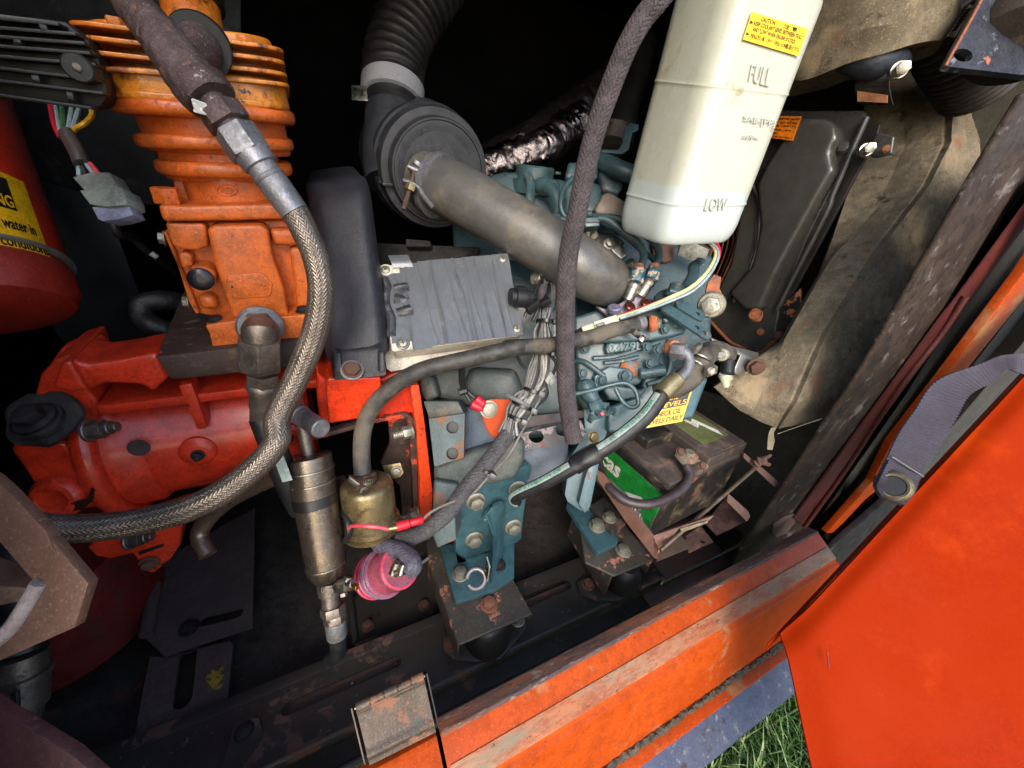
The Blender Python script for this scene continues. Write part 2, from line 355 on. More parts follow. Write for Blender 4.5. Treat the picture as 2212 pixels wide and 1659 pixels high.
m_foam = M('dusty_foam', C('8c7e66'), .95, 0, g=1.2, var=C('5f543f'), vs=16, bump=1, bs=110, spots=[(C('3c3428'), 22, .60, .14, 1, 0), (C('978468'), 8, .56, .12, 1, 0), (C('8a5a40'), 6, .62, .1, 1, 0)])
m_foamd = M('dark_foam', C('3c3a33'), .95, 0, var=C('2a2924'), vs=10, bump=.9, bs=90, spots=[(C('4a4238'), 16, .64, .08, 1, 0)])
m_post = M('dusty_black_post', C('2b2019'), .65, 0, **{'Specular IOR Level': .25}, var=C('44372c'), vs=6, bump=.35, bs=90, spots=[(C('6a6460'), 20, .6, .12, .8, 0), (C('6a3c2c'), 14, .72, .02, .85, 0)])
m_seal = M('dark_red_seal', C('5a1a12'), .6, 0, var=C('3a120e'), vs=10, bump=.2)
m_shroud = M('black_shroud', C('484641'), .28, .2, g=.4, var=C('504c46'), vs=8, bump=.06, bs=40, spots=[(C('8a5a3c'), 5, .72, .05, .7, 0), (C('8c8c84'), 260, .745, .01, .7, 0)], coat=.2)
m_orust = M('orange_rust_edge', C('a8603c'), .8, 0, var=C('5c4034'), vs=30, bump=.4)
m_foil = M('crinkled_foil', C('8a807e'), .28, 1, var=C('4a3e3c'), vs=14, bump=.5, bs=60)
m_foild = M('sooty_foil', C('2c2424'), .4, .6, var=C('1c1818'), vs=14, bump=.5, bs=60)
m_bat = M('dusty_black_battery', C('211e1c'), .5, 0, var=C('2b2724'), vs=8, bump=.25, spots=[(C('6a5640'), 12, .55, .18, .95, 0), (C('7a3a24'), 10, .66, .08, .9, 0)])
m_batt = M('dusty_battery_lid', C('463b35'), .7, 0, var=C('3a302b'), vs=8, bump=.3, spots=[(C('755f50'), 10, .55, .2, .95, 0)])
m_bgreen = M('green_label', C('1c7c30'), .35, 0, var=C('188a30'), vs=5, spots=[(C('6a4a30'), 14, .68, .06, .8, 0)])
m_bolive = M('dusty_green_label', C('64693c'), .6, 0, var=C('5a5c38'), vs=9)
m_bgrey = M('grey_label', C('77797a'), .4, 0, var=C('6a6866'), vs=8, spots=[(C('5a4434'), 14, .6, .06, .8, 0)])
m_wht = M('white_print', C('d8d8d2'), .5, 0, var=C('c4beb0'), vs=20)
m_blk = M('black_print', C('141210'), .5); m_ylw = M('yellow_sticker', C('ecb416'), .4, 0, var=C('dfa612'), vs=14)
m_osk = M('orange_sticker', C('e87a14'), .4); m_tray = M('rusty_tray', C('6e5046'), .75, 0, var=C('4a342c'), vs=9, bump=.5, spots=[(C('7c5648'), 16, .56, .1, .9, 0)])
m_chan = M('channel_steel', C('4a443c'), .55, .2, var=C('302c28'), vs=9, bump=.35, spots=[(C('96604a'), 14, .60, .03, .85, 0, -.3)])
m_blueg = M('blue_grey_step', C('50556c'), .5, .1, var=C('464a5c'), vs=8, bump=.2, spots=[(C('80807e'), 50, .62, .1, .9, 0), (C('3a3030'), 12, .62, .1, .9, 0)])
m_hinge = M('bare_hinge_steel', C('5c4e42'), .5, .4, var=C('4c4036'), vs=12, bump=.45, spots=[(C('7c553e'), 16, .58, .05, .8, .1), (C('44443e'), 16, .62, .03, .6, .2)])
m_gravel = M('gritty_sealant', C('5a5040'), .95, 0, var=C('2a2620'), vs=90, bump=1, bs=200)
m_strap = M('violet_grey_webbing', C('3c3843'), .8, 0, g=.4, var=C('302c36'), vs=18, bump=.2)
m_eye = M('aged_brass', C('6e6450'), .5, .7, var=C('5c543f'), vs=30, bump=.2)
m_soil = M('soil_thatch', C('2c2a16'), .95, 0, var=C('3a3a1c'), vs=30, bump=1)
m_grass = M('grass_blade', C('385c1e'), .5, 0, var=C('567a32'), vs=25); m_grass.node_tree.nodes['Principled BSDF'].inputs['Subsurface Weight'].default_value = 0
m_brak = M('brown_bracket_paint', C('66493a'), .6, 0, var=C('523a30'), vs=6, bump=.3, bs=80, spots=[(C('a8744a'), 9, .66, .06, .8, 0)])
m_hosepr = M('mint_hose_stripe', C('98a59b'), .6, 0, var=C('849188'), vs=30)
m_mint = M('green_print', C('2a8a70'), .5)
m_bott = bpy.data.materials.new('milky_bottle_plastic'); m_bott.use_nodes = True
m_bott = M('milky_bottle', C('b2b1a0'), .30, 0, g=.12, var=C('a4a390'), vs=5, bump=.04, bs=20, spots=[(C('8c7c50'), 11, .63, .15, .8, 0), (C('5a4a30'), 160, .73, .02, .9, 0)])
_p = m_bott.node_tree.nodes['Principled BSDF']; _p.inputs['Subsurface Weight'].default_value = .5; _p.inputs['Subsurface Radius'].default_value = (.02, .018, .012); _p.inputs['Subsurface Scale'].default_value = .5
def clear(name, col, rough=.08, alpha=.45):
    m = M(name, col, rough); p = m.node_tree.nodes['Principled BSDF']; p.inputs['Transmission Weight'].default_value = .75; p.inputs['IOR'].default_value = 1.2; return m
m_pinkp = clear('pink_translucent', C('d88aa0'), .15); m_clear = clear('clear_plastic', C('d8c8e8'), .1); m_dpink = M('deep_pink_element', C('c23a54'), .4)
# =============== THE SETTING: ground, tray, walls of the machine's canopy
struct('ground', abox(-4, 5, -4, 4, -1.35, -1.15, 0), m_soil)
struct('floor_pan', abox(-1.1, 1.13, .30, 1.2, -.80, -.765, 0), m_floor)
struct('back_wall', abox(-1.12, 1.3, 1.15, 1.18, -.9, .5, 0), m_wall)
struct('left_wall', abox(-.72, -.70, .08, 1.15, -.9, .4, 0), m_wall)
struct('left_shade_panel', abox(-.72, -.23, .085, .10, -1.0, .4, .003), m_orange)  # unseen panel added just outside the view to darken the left side
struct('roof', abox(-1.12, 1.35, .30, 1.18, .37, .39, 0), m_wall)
# frame rail with a real slot, sunken ledge in front, one folded profile
def extrude_x(prof, x0, x1, b=.0015): return prism([V((x0, y, z)) for y, z in prof], V((x1 - x0, 0, 0)), b)
sb = single('frame_rail', extrude_x([(.372, -.70), (.355, -.70), (.355, -.772), (.372, -.772)], -.6, .9), m_rail,
            'long black folded frame rail with brown rust blotches running under the rubber mounts', 'frame rail')
base = V((.15, .27, -.77)); sb2 = mk('top_plate', (lambda o: ([v - V((0, 0, 0)) for v in o[0]], o[1]))(plate(
    [V((-.6, .272, -.70)), V((.56, .272, -.70)), V((.56, .355, -.70)), (V((-.6, .355, -.70)))],
    [slotp(V((-.115, .325, -.70)), V((.035, .325, -.70)), UP, .0085), slotp(V((.262, .331, -.70)), V((.36, .331, -.70)), UP, .011),], V((0, 0, -.004)))), m_rail, sb)
mk('front_lip', tube([V((-.6, .2715, -.7045)), V((0, .2715, -.7045)), V((.56, .2715, -.7045))], .0045, seg=12, n=6), m_rail, sb)
mk('front_web', abox(-.6, .56, .2665, .2695, -.735, -.7048, .0005), m_rail, sb)
mk('lower_step', extrude_x([(.2655, -.722), (.236, -.722), (.232, -.727), (.2655, -.729)], -.6, .9), m_rail, sb)
mk('step_bead', tube([V((-.6, .237, -.7215)), V((0, .237, -.7215)), V((.9, .237, -.7215))], .004, seg=10, n=6), m_rail, sb)
mk('rusty_end_cap', abox(.562, .74, .262, .36, -.706, -.699, .003), m_railr, sb)
mk('rusty_end_cap', abox(.5, .74, .236, .2605, -.7205, -.712, .003), m_railr, sb)
mk('slot_channel', abox(-.14, .40, .312, .345, -.728, -.724, 0), m_railr, sb)
mk('gutter', extrude_x([(.2315, -.738), (.185, -.738), (.185, -.742), (.2315, -.742)], -.6, .9, 0), m_rail, sb)
mk('drip_edge', tube([V((-.6, .222, -.736)), V((0, .222, -.736)), V((.9, .222, -.736))], .004, seg=8, n=6), m_rubb, sb)
# sill
def sillx(x0, x1):
    return extrude_x([(.176, -.5555), (.166, -.550), (.160, -.5515), (.121, -.571), (.118, -.575), (.0865, -.672), (.0835, -.672), (.112, -.578), (.160, -.556), (.173, -.563), (.173, -.60), (.176, -.60)], x0, x1, .0008)
sl_ = single('sill_panel', sillx(.057, .80), m_orange, 'worn orange sill panel along the bottom of the open engine bay', 'panel')
mk('worn_top_lip', rough(extrude_x([(.182, -.5545), (.166, -.5485), (.162, -.5495), (.162, -.551), (.17, -.5525), (.182, -.559)], .058, .80, .0006), .0008, 60), M('scraped_edge', C('5a4640'), .7, .1, var=C('8a5030'), vs=30, bump=.4, spots=[(C('9a8c80'), 60, .6, .1, .7, .3)], stretch=(.25, 1, 1)), sl_)
mk('worn_band', extrude_x([(.1395, -.5602), (.1395, -.5611), (.1225, -.5703), (.1205, -.5712), (.1215, -.5691)], .060, .797, .0002), M('faded_band', C('a8572c'), .6, 0, var=C('8a7458'), vs=9, bump=.2, spots=[(C('7a6e58'), 12, .55, .12, .8, 0), (C('4a3020'), 120, .66, .04, .8, 0)], stretch=(.3, 1, 1)), sl_)
mk('lower_flange', rough(extrude_x([(.084, -.674), (.064, -.676), (.064, -.680), (.084, -.679)], .057, .80), .0006, 80), m_orange, sl_)
mk('sealant_bead', rough(tube([V((.06, .0815, -.6735)), V((.4, .0815, -.6735)), V((.79, .0815, -.6735))], .0048, seg=10, n=260), .0035, 220), m_gravel, sl_)
s2 = single('sill_end_panel', sillx(-.35, .053), m_orange, 'short orange panel under the steel hinge, left of the dark gap in the sill', 'panel')
# blue-grey step plate below
single('step_plate', extrude_x([(.080, -.695), (.078, -.690), (.030, -.722), (.028, -.726), (.031, -.727), (.078, -.699)], -.2, .66), m_blueg,
       'bluish grey dusty step plate below the orange sill', 'step')
# hinge bracket at the sill end
hb = thing('hinge_bracket', 'bare rusty steel hinge flap standing at the end of the orange sill', 'hinge', (-.03, .17, -.6))
A_, B_ = Y(*t(1, 3, 735, 1215), .185), Y(*t(1, 3, 1225, 985), .185)
hp = [Y(*t(1, 3, 740, 1230), .19), Y(*t(1, 3, 1232, 1000), .19), Y(*t(1, 3, 1320, 1400), .155), Y(*t(1, 3, 840, 1640), .155)]
fnh = lambda s, q, h=0: (hp[0].lerp(hp[1], s)).lerp(hp[3].lerp(hp[2], s), q) + V((0, -1, .35)).normalized() * (h + .0035 * math.exp(-((q - .80) / .08) ** 2) + .0022 * math.exp(-((q - .04) / .05) ** 2))
mk('flap', sheet(fnh, 24, 40, .0022), m_hinge, hb)
for k in range(5):
    a_ = hp[0].lerp(hp[1], k / 5 + .004) + V((0, 0, .002)); b_ = hp[0].lerp(hp[1], (k + 1) / 5 - .004) + V((0, 0, .002))
    mk('knuckle', cyl(a_, b_, .0042 if k % 2 == 0 else .0036, 14), m_hinge, hb)
mk('hinge_pin', cyl(hp[0].lerp(hp[1], -.02) + V((0, 0, .002)), hp[0].lerp(hp[1], 1.02) + V((0, 0, .002)), .0016, 10), m_steel, hb)
mk('side_web', prism([hp[0] + V((-.003, .002, 0)), hp[3] + V((-.003, .002, 0)), hp[3] + V((-.004, .03, -.012)), hp[0] + V((-.003, .014, -.02))], V((-.0015, 0, 0)), .0004), m_hinge, hb)
mk('side_web', prism([hp[1] + V((.003, .002, 0)), hp[2] + V((.003, .002, 0)), hp[2] + V((.004, .03, -.012)), hp[1] + V((.003, .014, -.02))], V((.0015, 0, 0)), .0004), m_black, hb)
# grass: tufts of blades
def grass(n, rx, ry, lmin, lmax, seed, w0=.0022):
    R_ = random.Random(seed); vs = []; fs = []
    for i in range(n):
        x, y = R_.uniform(*rx), R_.uniform(*ry); a = R_.uniform(0, 6.283); L = R_.uniform(lmin, lmax); lean = R_.uniform(.25, 1.0); w = w0 * R_.uniform(.6, 1.3)
        dx, dy = math.cos(a), math.sin(a); o = len(vs); b = V((x, y, -1.155))
        for k in range(5):
            s = k / 4; p = b + V((dx * lean * L * s * s * .8, dy * lean * L * s * s * .8, L * (s - .35 * lean * s * s)))
            ww = w * (1 - s ** 1.6) + .0001; vs += [p + V((-dy * ww, dx * ww, 0)), p + V((dy * ww, -dx * ww, ww * .5))]
        for k in range(4): fs.append((o + 2 * k, o + 2 * k + 1, o + 2 * k + 3, o + 2 * k + 2))
    return (vs, fs)
g = mk('grass', grass(21000, (.2, 1.3), (-.45, .35), .03, .12, 3), m_grass, smooth=False, kind='stuff')
m_grass2 = M('pale_grass_blade', C('5c7838'), .5, 0, var=C('a8b478'), vs=20)
mk('grass', grass(2600, (.2, 1.3), (-.45, .35), .05, .16, 5, .003), m_grass2, smooth=False, kind='stuff')
m_thatch = M('dry_thatch', C('6a6038'), .7, 0, var=C('4c4a28'), vs=20)
mk('dry_grass', grass(9000, (.2, 1.3), (-.45, .35), .01, .05, 9), m_thatch, smooth=False, kind='stuff')
# far bits behind the regulator
single('bulkhead_plate', prism([Y(0 - 160, -200, .95), Y(520, -260, .95), Y(520, 470, .95), Y(285, 437, .95), Y(90, 420, .95), Y(-160, 400, .95)], V((0, .004, 0)), .001), m_panel,
       'mottled black bulkhead plate behind the finned regulator at the upper left', 'panel')
single('sloping_baffle', prism([Y(60, 380, .93), Y(225, 430, .93), Y(352, 775, .93), Y(180, 800, .93), Y(100, 690, .93)], V((0, .004, 0)), .001), M('smooth_slate_paint', C('1b2226'), .5, var=C('171c20'), vs=6, bump=.1), 'smooth slate coloured baffle sloping behind the white wire connector', 'panel')

# grit and flakes lying on the rail, ledge and floor
def grit(n, boxes, seed):
    R_ = random.Random(seed); vs = []; fs = []
    for i in range(n):
        x0, x1, y0, y1, z = R_.choice(boxes); c = V((R_.uniform(x0, x1), R_.uniform(y0, y1), z)); r = R_.uniform(.0005, .0018) * (2 if R_.random() < .08 else 1); o = len(vs)
        vs += [c + V((R_.uniform(-r, r), R_.uniform(-r, r), R_.uniform(0, r))) for _ in range(4)] ; fs += [(o, o + 1, o + 2), (o, o + 2, o + 3), (o, o + 3, o + 1), (o + 1, o + 3, o + 2)]
    return (vs, fs)
mk('grit', grit(1500, [(-.4, .75, .274, .355, -.6995), (-.5, .8, .236, .262, -.7218), (-.5, .8, .19, .23, -.7378), (-.4, .7, .38, .6, -.7648), (.1, .6, .18, .23, -.7378)], 11), M('tan_grit', C('7c6a50'), .95, 0, var=C('4a3c2e'), vs=60), smooth=False, kind='stuff')
# =============== RED GEARBOX
gb = thing('gearbox', 'chipped red cast gearbox housing lying lengthwise below the orange compressor', 'gearbox', (-.15, .55, -.6))
gy = .585
def gz(u, v, y=.5): return Y(u, v, y).z
cz = -.372; barrel = [(-.300, .05), (-.296, .080), (-.27, .083), (-.262, .094), (-.222, .094), (-.212, .086), (-.11, .087), (-.10, .086), (-.035, .088), (-.03, .084)]
mk('barrel', rough(lathe((0, gy, cz), RT, [(x, r) for x, r in barrel], 56), .0015, 14), m_red, gb)
# left end: flange with three lugs and plugs
mk('end_flange', prism(tp(0, 2, [(75, 690), (100, 640), (240, 560), (245, 300), (290, 140), (400, 30), (560, -20), (600, 60), (640, 260), (720, 340), (700, 800), (760, 1100), (430, 1140), (300, 1030), (240, 900), (120, 760)], .515), V((0, .08, 0)), .006, 3), m_red, gb)
mk('lug', prism(tp(0, 2, [(90, 690), (120, 640), (330, 640), (470, 640), (560, 740), (640, 860), (690, 1080), (560, 1120), (400, 1140), (300, 1030)], .495), V((0, .03, 0)), .005, 3), m_red, gb)
mk('lug', prism(tp(0, 2, [(380, 230), (440, 60), (510, 40), (610, 210), (640, 250), (520, 275)], .492), V((0, .03, 0)), .004, 3), m_red, gb)
mk('upper_shell', prism(tp(0, 2, [(500, 30), (640, 70), (850, 40), (1140, -20), (1220, 170), (1110, 270), (1020, 215), (760, 205), (650, 260), (580, 200)], .492), V((0, .06, 0)), .006, 3), m_red, gb)
mk('flange_ear', prism([Y(*t(0, 1, a, b), .555) for a, b in [(290, 1500), (330, 1400), (440, 1240), (560, 1190), (700, 1180), (770, 1240), (775, 1330), (560, 1340), (420, 1380), (330, 1560)]], V((0, .02, 0)), .004, 3), m_red, gb)
mk('side_boss', lathe(D(*t(0, 2, 1010, 620), .5) + V((0, .05, 0)), V((-.15, -1, .1)), [(0, .028), (.028, .026), (.034, .018)], 24), m_red, gb)
mk('band', tube([V((-.255, gy + .099 * math.cos(a), cz + .099 * math.sin(a))) for a in [math.radians(95 + 12 * i) for i in range(16)]], .011, seg=14, n=50, flat=1), m_red, gb)
# black plug in its collar
c = Y(*t(0, 2, 290, 480), .488)
mk('collar', rough(lathe(c + V((0, .012, -.004)), V((-.1, -.75, .75)), [(0, .030), (.005, .029), (.008, .025), (.009, .023)], 30), .0045, 60), M('flaked_black', C('25201d'), .8, 0, var=C('3a2f28'), vs=40, bump=.8), gb)
mk('plug', rough(join(lathe(c, V((-.1, -.5, .9)), [(0, .0205), (.004, .020), (.005, .017), (.009, .0165), (.011, .013)], 28), hexnut(c + V((-.1, -.5, .9)).normalized() * .010, c + V((-.1, -.5, .9)).normalized() * .020, .0115)), .0022, 70), M('plug_black', C('1b1817'), .55, .3, var=C('2c2623'), vs=50, bump=.5), gb)
for (a, b, dx) in ((640, 545, .016), (930, 1340, .016)):
    p = Y(*t(0, 2, a, b), .482); ax = V((1, -.25, .15)).normalized()
    mk('nut', join(cyl(p, p + ax * .004, .0125, 20), hexnut(p + ax * .004, p + ax * .016, .0105), cyl(p + ax * .016, p + ax * .022, .0075, 16), cyl(p + ax * .022, p + ax * .028, .0055, 14)), m_fit, gb)
mk('rib', prism(tp(0, 2, [(1290, 220), (1390, 200), (1510, 530), (1430, 545)], .493), V((0, .03, 0)), .003), m_red, gb)
mk('top_flange', abox(-.23, .115, .50, .66, cz + .084, cz + .096, .003), m_red, gb)
p = Y(*t(0, 2, 1430, 745), .488)
mk('round_boss', lathe(p + V((0, .025, 0)), V((0, -1, .1)), [(0, .021), (.014, .020), (.018, .016), (.019, .010)], 28), m_red, gb)
bolt(gb, p + V((0, .006, 0)), (0, -1, .1), .0085, m_bbolt, 'nut', 'stud_nut')
p = Y(*t(0, 2, 2105, 615), .488); mk('round_boss', lathe(p + V((0, .025, 0)), V((0, -1, .1)), [(0, .017), (.016, .016), (.020, .011)], 24), m_red, gb)
bolt(gb, p + V((0, .006, 0)), (0, -1, .1), .0075, m_bbolt, 'nut', 'stud_nut')
# plug lower left with oil stain, foot with rusted bolt
p = Y(*t(0, 2, 450, 1040), .485); mk('pipe_plug', join(lathe(p + V((0, .01, 0)), V((-.2, -.8, .25)), [(0, .026), (.012, .025), (.018, .020), (.019, .015), (.017, .012)], 26), ), m_red, gb)
mk('oil_stain', rough(prism(tp(0, 2, [(470, 1105), (520, 1070), (630, 1050), (665, 960), (690, 985), (670, 1060), (600, 1120), (500, 1135)], .472), V((0, .003, 0)), .001), .001, 90), M('dark_oil', C('2a1c10'), .25, 0), gb)
mk('foot', prism(tp(0, 2, [(630, 1400), (700, 1340), (1000, 1300), (1230, 1220), (1330, 1180), (1310, 1380), (1240, 1480), (1120, 1580), (1070, 1580), (960, 1440), (800, 1480), (690, 1460)], .485), V((0, .05, 0)), .005, 3), m_red, gb)
bolt(gb, Y(*t(0, 2, 1085, 1500), .484), (0, -1, -.1), .0125, m_rbolt, 'hex', 'foot_bolt')
mk('foot_slot', prism(tp(0, 2, [(1000, 1430), (1180, 1370), (1190, 1385), (1010, 1450)], .4835), V((0, .004, 0)), .0005), m_black, gb)
mk('patch', lathe(Y(*t(0, 2, 1008, 670), .486), V((0, -1, .15)), [(0, .0105), (.0012, .010)], 18), M('bare_grey_patch', C('3a3030'), .7), gb)
# right box part with the window opening
mk('top_box', prism([Y(*t(1, 2, a, b), .46) for a, b in [(455, 130), (545, 180), (930, 170), (1080, 100), (1190, 230), (1230, 420), (1010, 430), (480, 510), (460, 330)]], V((0, .16, 0)), .005, 3), m_red, gb)
mk('guard_seat', prism([Y(*t(1, 2, a, b), .440) for a, b in [(520, 185), (545, 165), (920, 160), (925, 280), (910, 420), (700, 470), (545, 495)]], V((0, .03, 0)), .005, 3), M('bright_red_paint', C('e03a14'), .33, var=C('d4340f'), vs=6, bump=.15, spots=[(C('3a1c14'), 26, .69, .02, .6, 0, .6)], coat=.3), gb)
mk('window_rim', prism([Y(*t(1, 2, a, b), .452) for a, b in [(920, 455), (1110, 425), (1150, 450), (1180, 500), (1190, 1215), (1160, 1160), (1150, 900), (1130, 560), (1110, 455), (930, 480), (430, 620), (430, 590)]], V((0, .012, 0)), .001), m_plate2, gb)
mk('window_web', rough(prism([Y(*t(1, 2, a, b), .475) for a, b in [(975, 460), (1130, 450), (1160, 900), (1190, 1230), (1080, 1190), (1060, 950), (920, 780), (985, 640)]], V((0, .006, 0)), .001), .001, 50), m_plate2, gb)
mk('window_shade_sheet', prism([Y(*t(1, 2, a, b), .60) for a, b in [(380, 520), (1130, 440), (1170, 1230), (620, 1200), (420, 900)]], V((0, .02, 0)), .001), m_wall, gb)  # black sheet standing in for the shade inside the opening
mk('end_plate', prism([Y(*t(1, 2, a, b), .445) for a, b in [(1130, 215), (1200, 215), (1240, 480), (1300, 1000), (1290, 1190), (1230, 1210), (1200, 1200), (1205, 900), (1175, 500)]], V((0, .20, 0)), .003, 2), M('scuffed_red_edge', C('e8481c'), .42, var=C('d84015'), vs=6, bump=.25, spots=[(C('3a1c12'), 60, .63, .03, .6, 0, .6), (C('4c3a34'), 11, .70, .015, .7, 0)]), gb)
for (a, b) in ((1100, 560), (1150, 1150)):
    p = Y(*t(1, 2, a, b), .447); ax = V((-1, -.15, 0)).normalized()
    mk('stud_nut', join(cyl(p + ax * -.010, p + ax * -.006, .011, 18), hexnut(p + ax * -.006, p + ax * .005, .0095), lathe(p + ax * .005, ax, [(0, .0062)] + [(.0013 * i, .0054 + .0009 * (i % 2)) for i in range(1, 12)], 16)), m_bolt, gb)
# big drum of red paint behind, lower left, and the lower red barrel
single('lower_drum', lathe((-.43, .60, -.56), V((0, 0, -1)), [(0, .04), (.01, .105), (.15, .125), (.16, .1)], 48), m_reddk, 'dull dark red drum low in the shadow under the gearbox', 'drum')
# mount plate and compressor
mp_ = single('mount_plate', prism([Y(*t(0, 1, a, b), .482) for a, b in [(1125, 1300), (2130, 1190), (2330, 1180), (2330, 1300), (2130, 1375), (1250, 1470), (1215, 1440)]], V((0, .19, .02)), .003), m_plate2, 'thick rust-brown mounting plate with flaking red paint under the orange compressor', 'plate')
ac = thing('compressor', 'upright orange finned air compressor with heat-browned cylinder head', 'compressor', (-.06, .5, -.22))
yc = .522
def slab(c, r, l1, l2, thick, depth, rad, mat, name, y=yc, bev=.002, off=0):
    """horizontal rounded slab whose front runs between two picture points"""
    a = Y(*t(c, r, *l1), y + depth * .35); b = Y(*t(c, r, *l2), y + depth * .35); w_ = (b - a).length; x = (b - a).normalized(); z = V((0, -1, 0)).cross(x) * -1; z = x.cross(IN)
    pts = rrect(0, 0, w_, depth, min(rad, w_ / 2.01, depth / 2.01), 8); c_ = (a + b) / 2; c_.y = y + depth / 2 + off
    return mk(name, prism([c_ + x * p + IN * q - z * thick / 2 for p, q in pts], z * thick, bev, 3), mat, ac)
dz = .0006
# head: fins
slab(0, 0, (790, 430), (2020, 520), .046, .135, .03, m_compy, 'head_core', bev=.003, y=yc + .026)
for k, (a, b) in enumerate((((650, 250), (2060, 420)), ((715, 345), (2070, 500)), ((735, 440), (2085, 580)), ((770, 545), (2100, 650)))):
    slab(0, 0, a, b, .0032, .165, .02, m_compy, 'fin', y=yc - .012, bev=.001)
slab(0, 0, (820, 625), (2085, 715), .022, .16, .035, m_compy, 'head_plate', y=yc - .008, bev=.002)
slab(0, 0, (840, 700), (2090, 790), .006, .165, .035, m_compy, 'gasket_plate', y=yc - .010)
slab(0, 0, (900, 720), (2040, 830), .016, .15, .05, m_comp, 'cylinder_top', y=yc - .004, bev=.004)
slab(0, 0, (830, 765), (2140, 860), .013, .17, .05, m_comp, 'cylinder_flange', y=yc - .014, bev=.006)
slab(0, 0, (980, 870), (2075, 950), .05, .13, .055, m_comp, 'cylinder', y=yc + .004, bev=.004)
slab(0, 0, (985, 1015), (2130, 1050), .012, .16, .055, m_comp, 'fin', y=yc - .010, bev=.0055)
slab(0, 0, (1120, 1100), (2010, 1130), .05, .11, .05, m_comp, 'cylinder', y=yc + .008, bev=.004)
slab(0, 0, (1115, 1205), (2120, 1230), .014, .15, .06, m_comp, 'fin', y=yc - .006, bev=.0065)
slab(0, 0, (1330, 1370), (1990, 1380), .07, .10, .045, m_comp, 'neck', y=yc + .008, bev=.004)
mk('rib', prism([Y(*t(0, 0, a, b), .56) for a, b in [(1250, 1260), (1335, 1290), (1380, 1480), (1270, 1470)]], V((0, .05, 0)), .003), m_comp, ac)
# cast emblem: small clover of rings
for k in range(5):
    a = 2 * math.pi * k / 5; p = Y(*t(0, 0, 1645 + 22 * math.cos(a), 1380 + 20 * math.sin(a)), yc + .0075)
    mk('emblem_ring', tube([p + V((.0028 * math.cos(x), 0, .0028 * math.sin(x))) for x in [math.radians(40 * i) for i in range(10)]], .0006, seg=6, n=22), m_comp, ac)
mk('emblem_rim', tube([Y(*t(0, 0, 1645 + 74 * math.cos(x), 1380 + 38 * math.sin(x)), yc + .0075) for x in [math.radians(20 * i) for i in range(19)]], .0007, seg=6, n=50), m_comp, ac)
# crankcase
def cc(name, l, y, d, b=.004, mat=m_comp): return mk(name, prism([Y(*t(0, 1, a, c_), y) for a, c_ in l], V((0, d, 0)), b, 3), mat, ac)
cc('crankcase_flange', [(1145, 195), (1300, 205), (1950, 190), (2150, 190), (2170, 300), (1190, 322), (1165, 270)], yc - .014, .14)
cc('crankcase', [(1195, 322), (2170, 300), (2240, 560), (2260, 960), (1690, 1030), (1500, 1000), (1420, 980), (1330, 760), (1270, 560)], yc + .006, .12)
cc('shoulder', [(1205, 330), (1480, 335), (1500, 380), (1510, 500), (1430, 530), (1300, 520), (1250, 490), (1215, 400)], yc - .012, .03, .008)
cc('shoulder', [(1950, 375), (2200, 370), (2210, 480), (2120, 500), (1980, 490)], yc - .010, .03, .006)
cc('shoulder', [(2100, 510), (2260, 500), (2290, 930), (2160, 960)], yc - .008, .03, .005)
cc('front_panel', [(1500, 375), (1560, 348), (1890, 343), (1945, 380), (1975, 560), (2060, 800), (2095, 1000), (1690, 1020), (1650, 900), (1560, 640)], yc - .022, .035, .008)
cc('name_plate', [(1650, 712), (1660, 706), (1890, 692), (1912, 700), (1978, 768), (1970, 845), (1940, 865), (1710, 880), (1690, 870), (1638, 800)], yc - .0236, .004, .0009)
mk('plate_rivet', lathe(Y(*t(0, 1, 1685, 793), yc - .0236), V((0, -1, 0)), [(-.001, .0013), (.0006, .0012)], 10), m_black, ac)
cc('side_cover', [(1180, 390), (1215, 400), (1440, 960), (1445, 985), (1420, 990), (1370, 900), (1290, 640)], yc - .002, .10, .002)
cc('boss', [(1290, 560), (1330, 540), (1390, 560), (1400, 640), (1320, 660)], yc - .012, .03, .004)
cc('boss', [(1380, 640), (1500, 640), (1570, 700), (1570, 790), (1440, 800), (1380, 740)], yc - .018, .04, .006)
cc('boss', [(1420, 855), (1550, 850), (1590, 960), (1450, 960)], yc - .010, .03, .010)
c = Y(*t(0, 1, 1460, 735), yc - .022)
mk('drain_plug', join(lathe(c, V((0, -1, .15)), [(0, .0115), (.003, .0115), (.0042, .010), (.0045, .0045), (.002, .0042)], 24)), M('purple_black_plug', C('201a22'), .35, .4), ac)
cc('base', [(1490, 1075), (1540, 1065), (1690, 1040), (2100, 1005), (2330, 985), (2350, 1100), (2330, 1170), (2000, 1205), (1560, 1232), (1540, 1220), (1520, 1130)], yc - .030, .15, .004)
for a, b in ((1570, 1060), (2200, 990)): bolt(ac, Y(*t(0, 1, a, b - 20), yc - .018), UP, .0095, m_bbolt, 'hex', 'base_bolt')
for a, b in ((870, 215), (1790, 335)): bolt(ac, Y(*t(0, 0, a, b), yc + .03), UP, .0125, m_compy, 'hex', 'head_bolt')
mk('nut', join(hexnut(Y(*t(0, 0, 1225, 1475), yc), Y(*t(0, 0, 1225, 1475), yc) + UP * .014, .0115), cyl(Y(*t(0, 0, 1215, 1430), yc), Y(*t(0, 0, 1212, 1385), yc), .006, 14)), m_comp, ac)
for a, b in ((1180, 440), (1350, 900)):
    p = Y(*t(0, 1, a + 20, b), yc + .01); bolt(ac, p, V((-1, -.1, .1)), .009, m_bolt, 'hex', 'side_bolt')
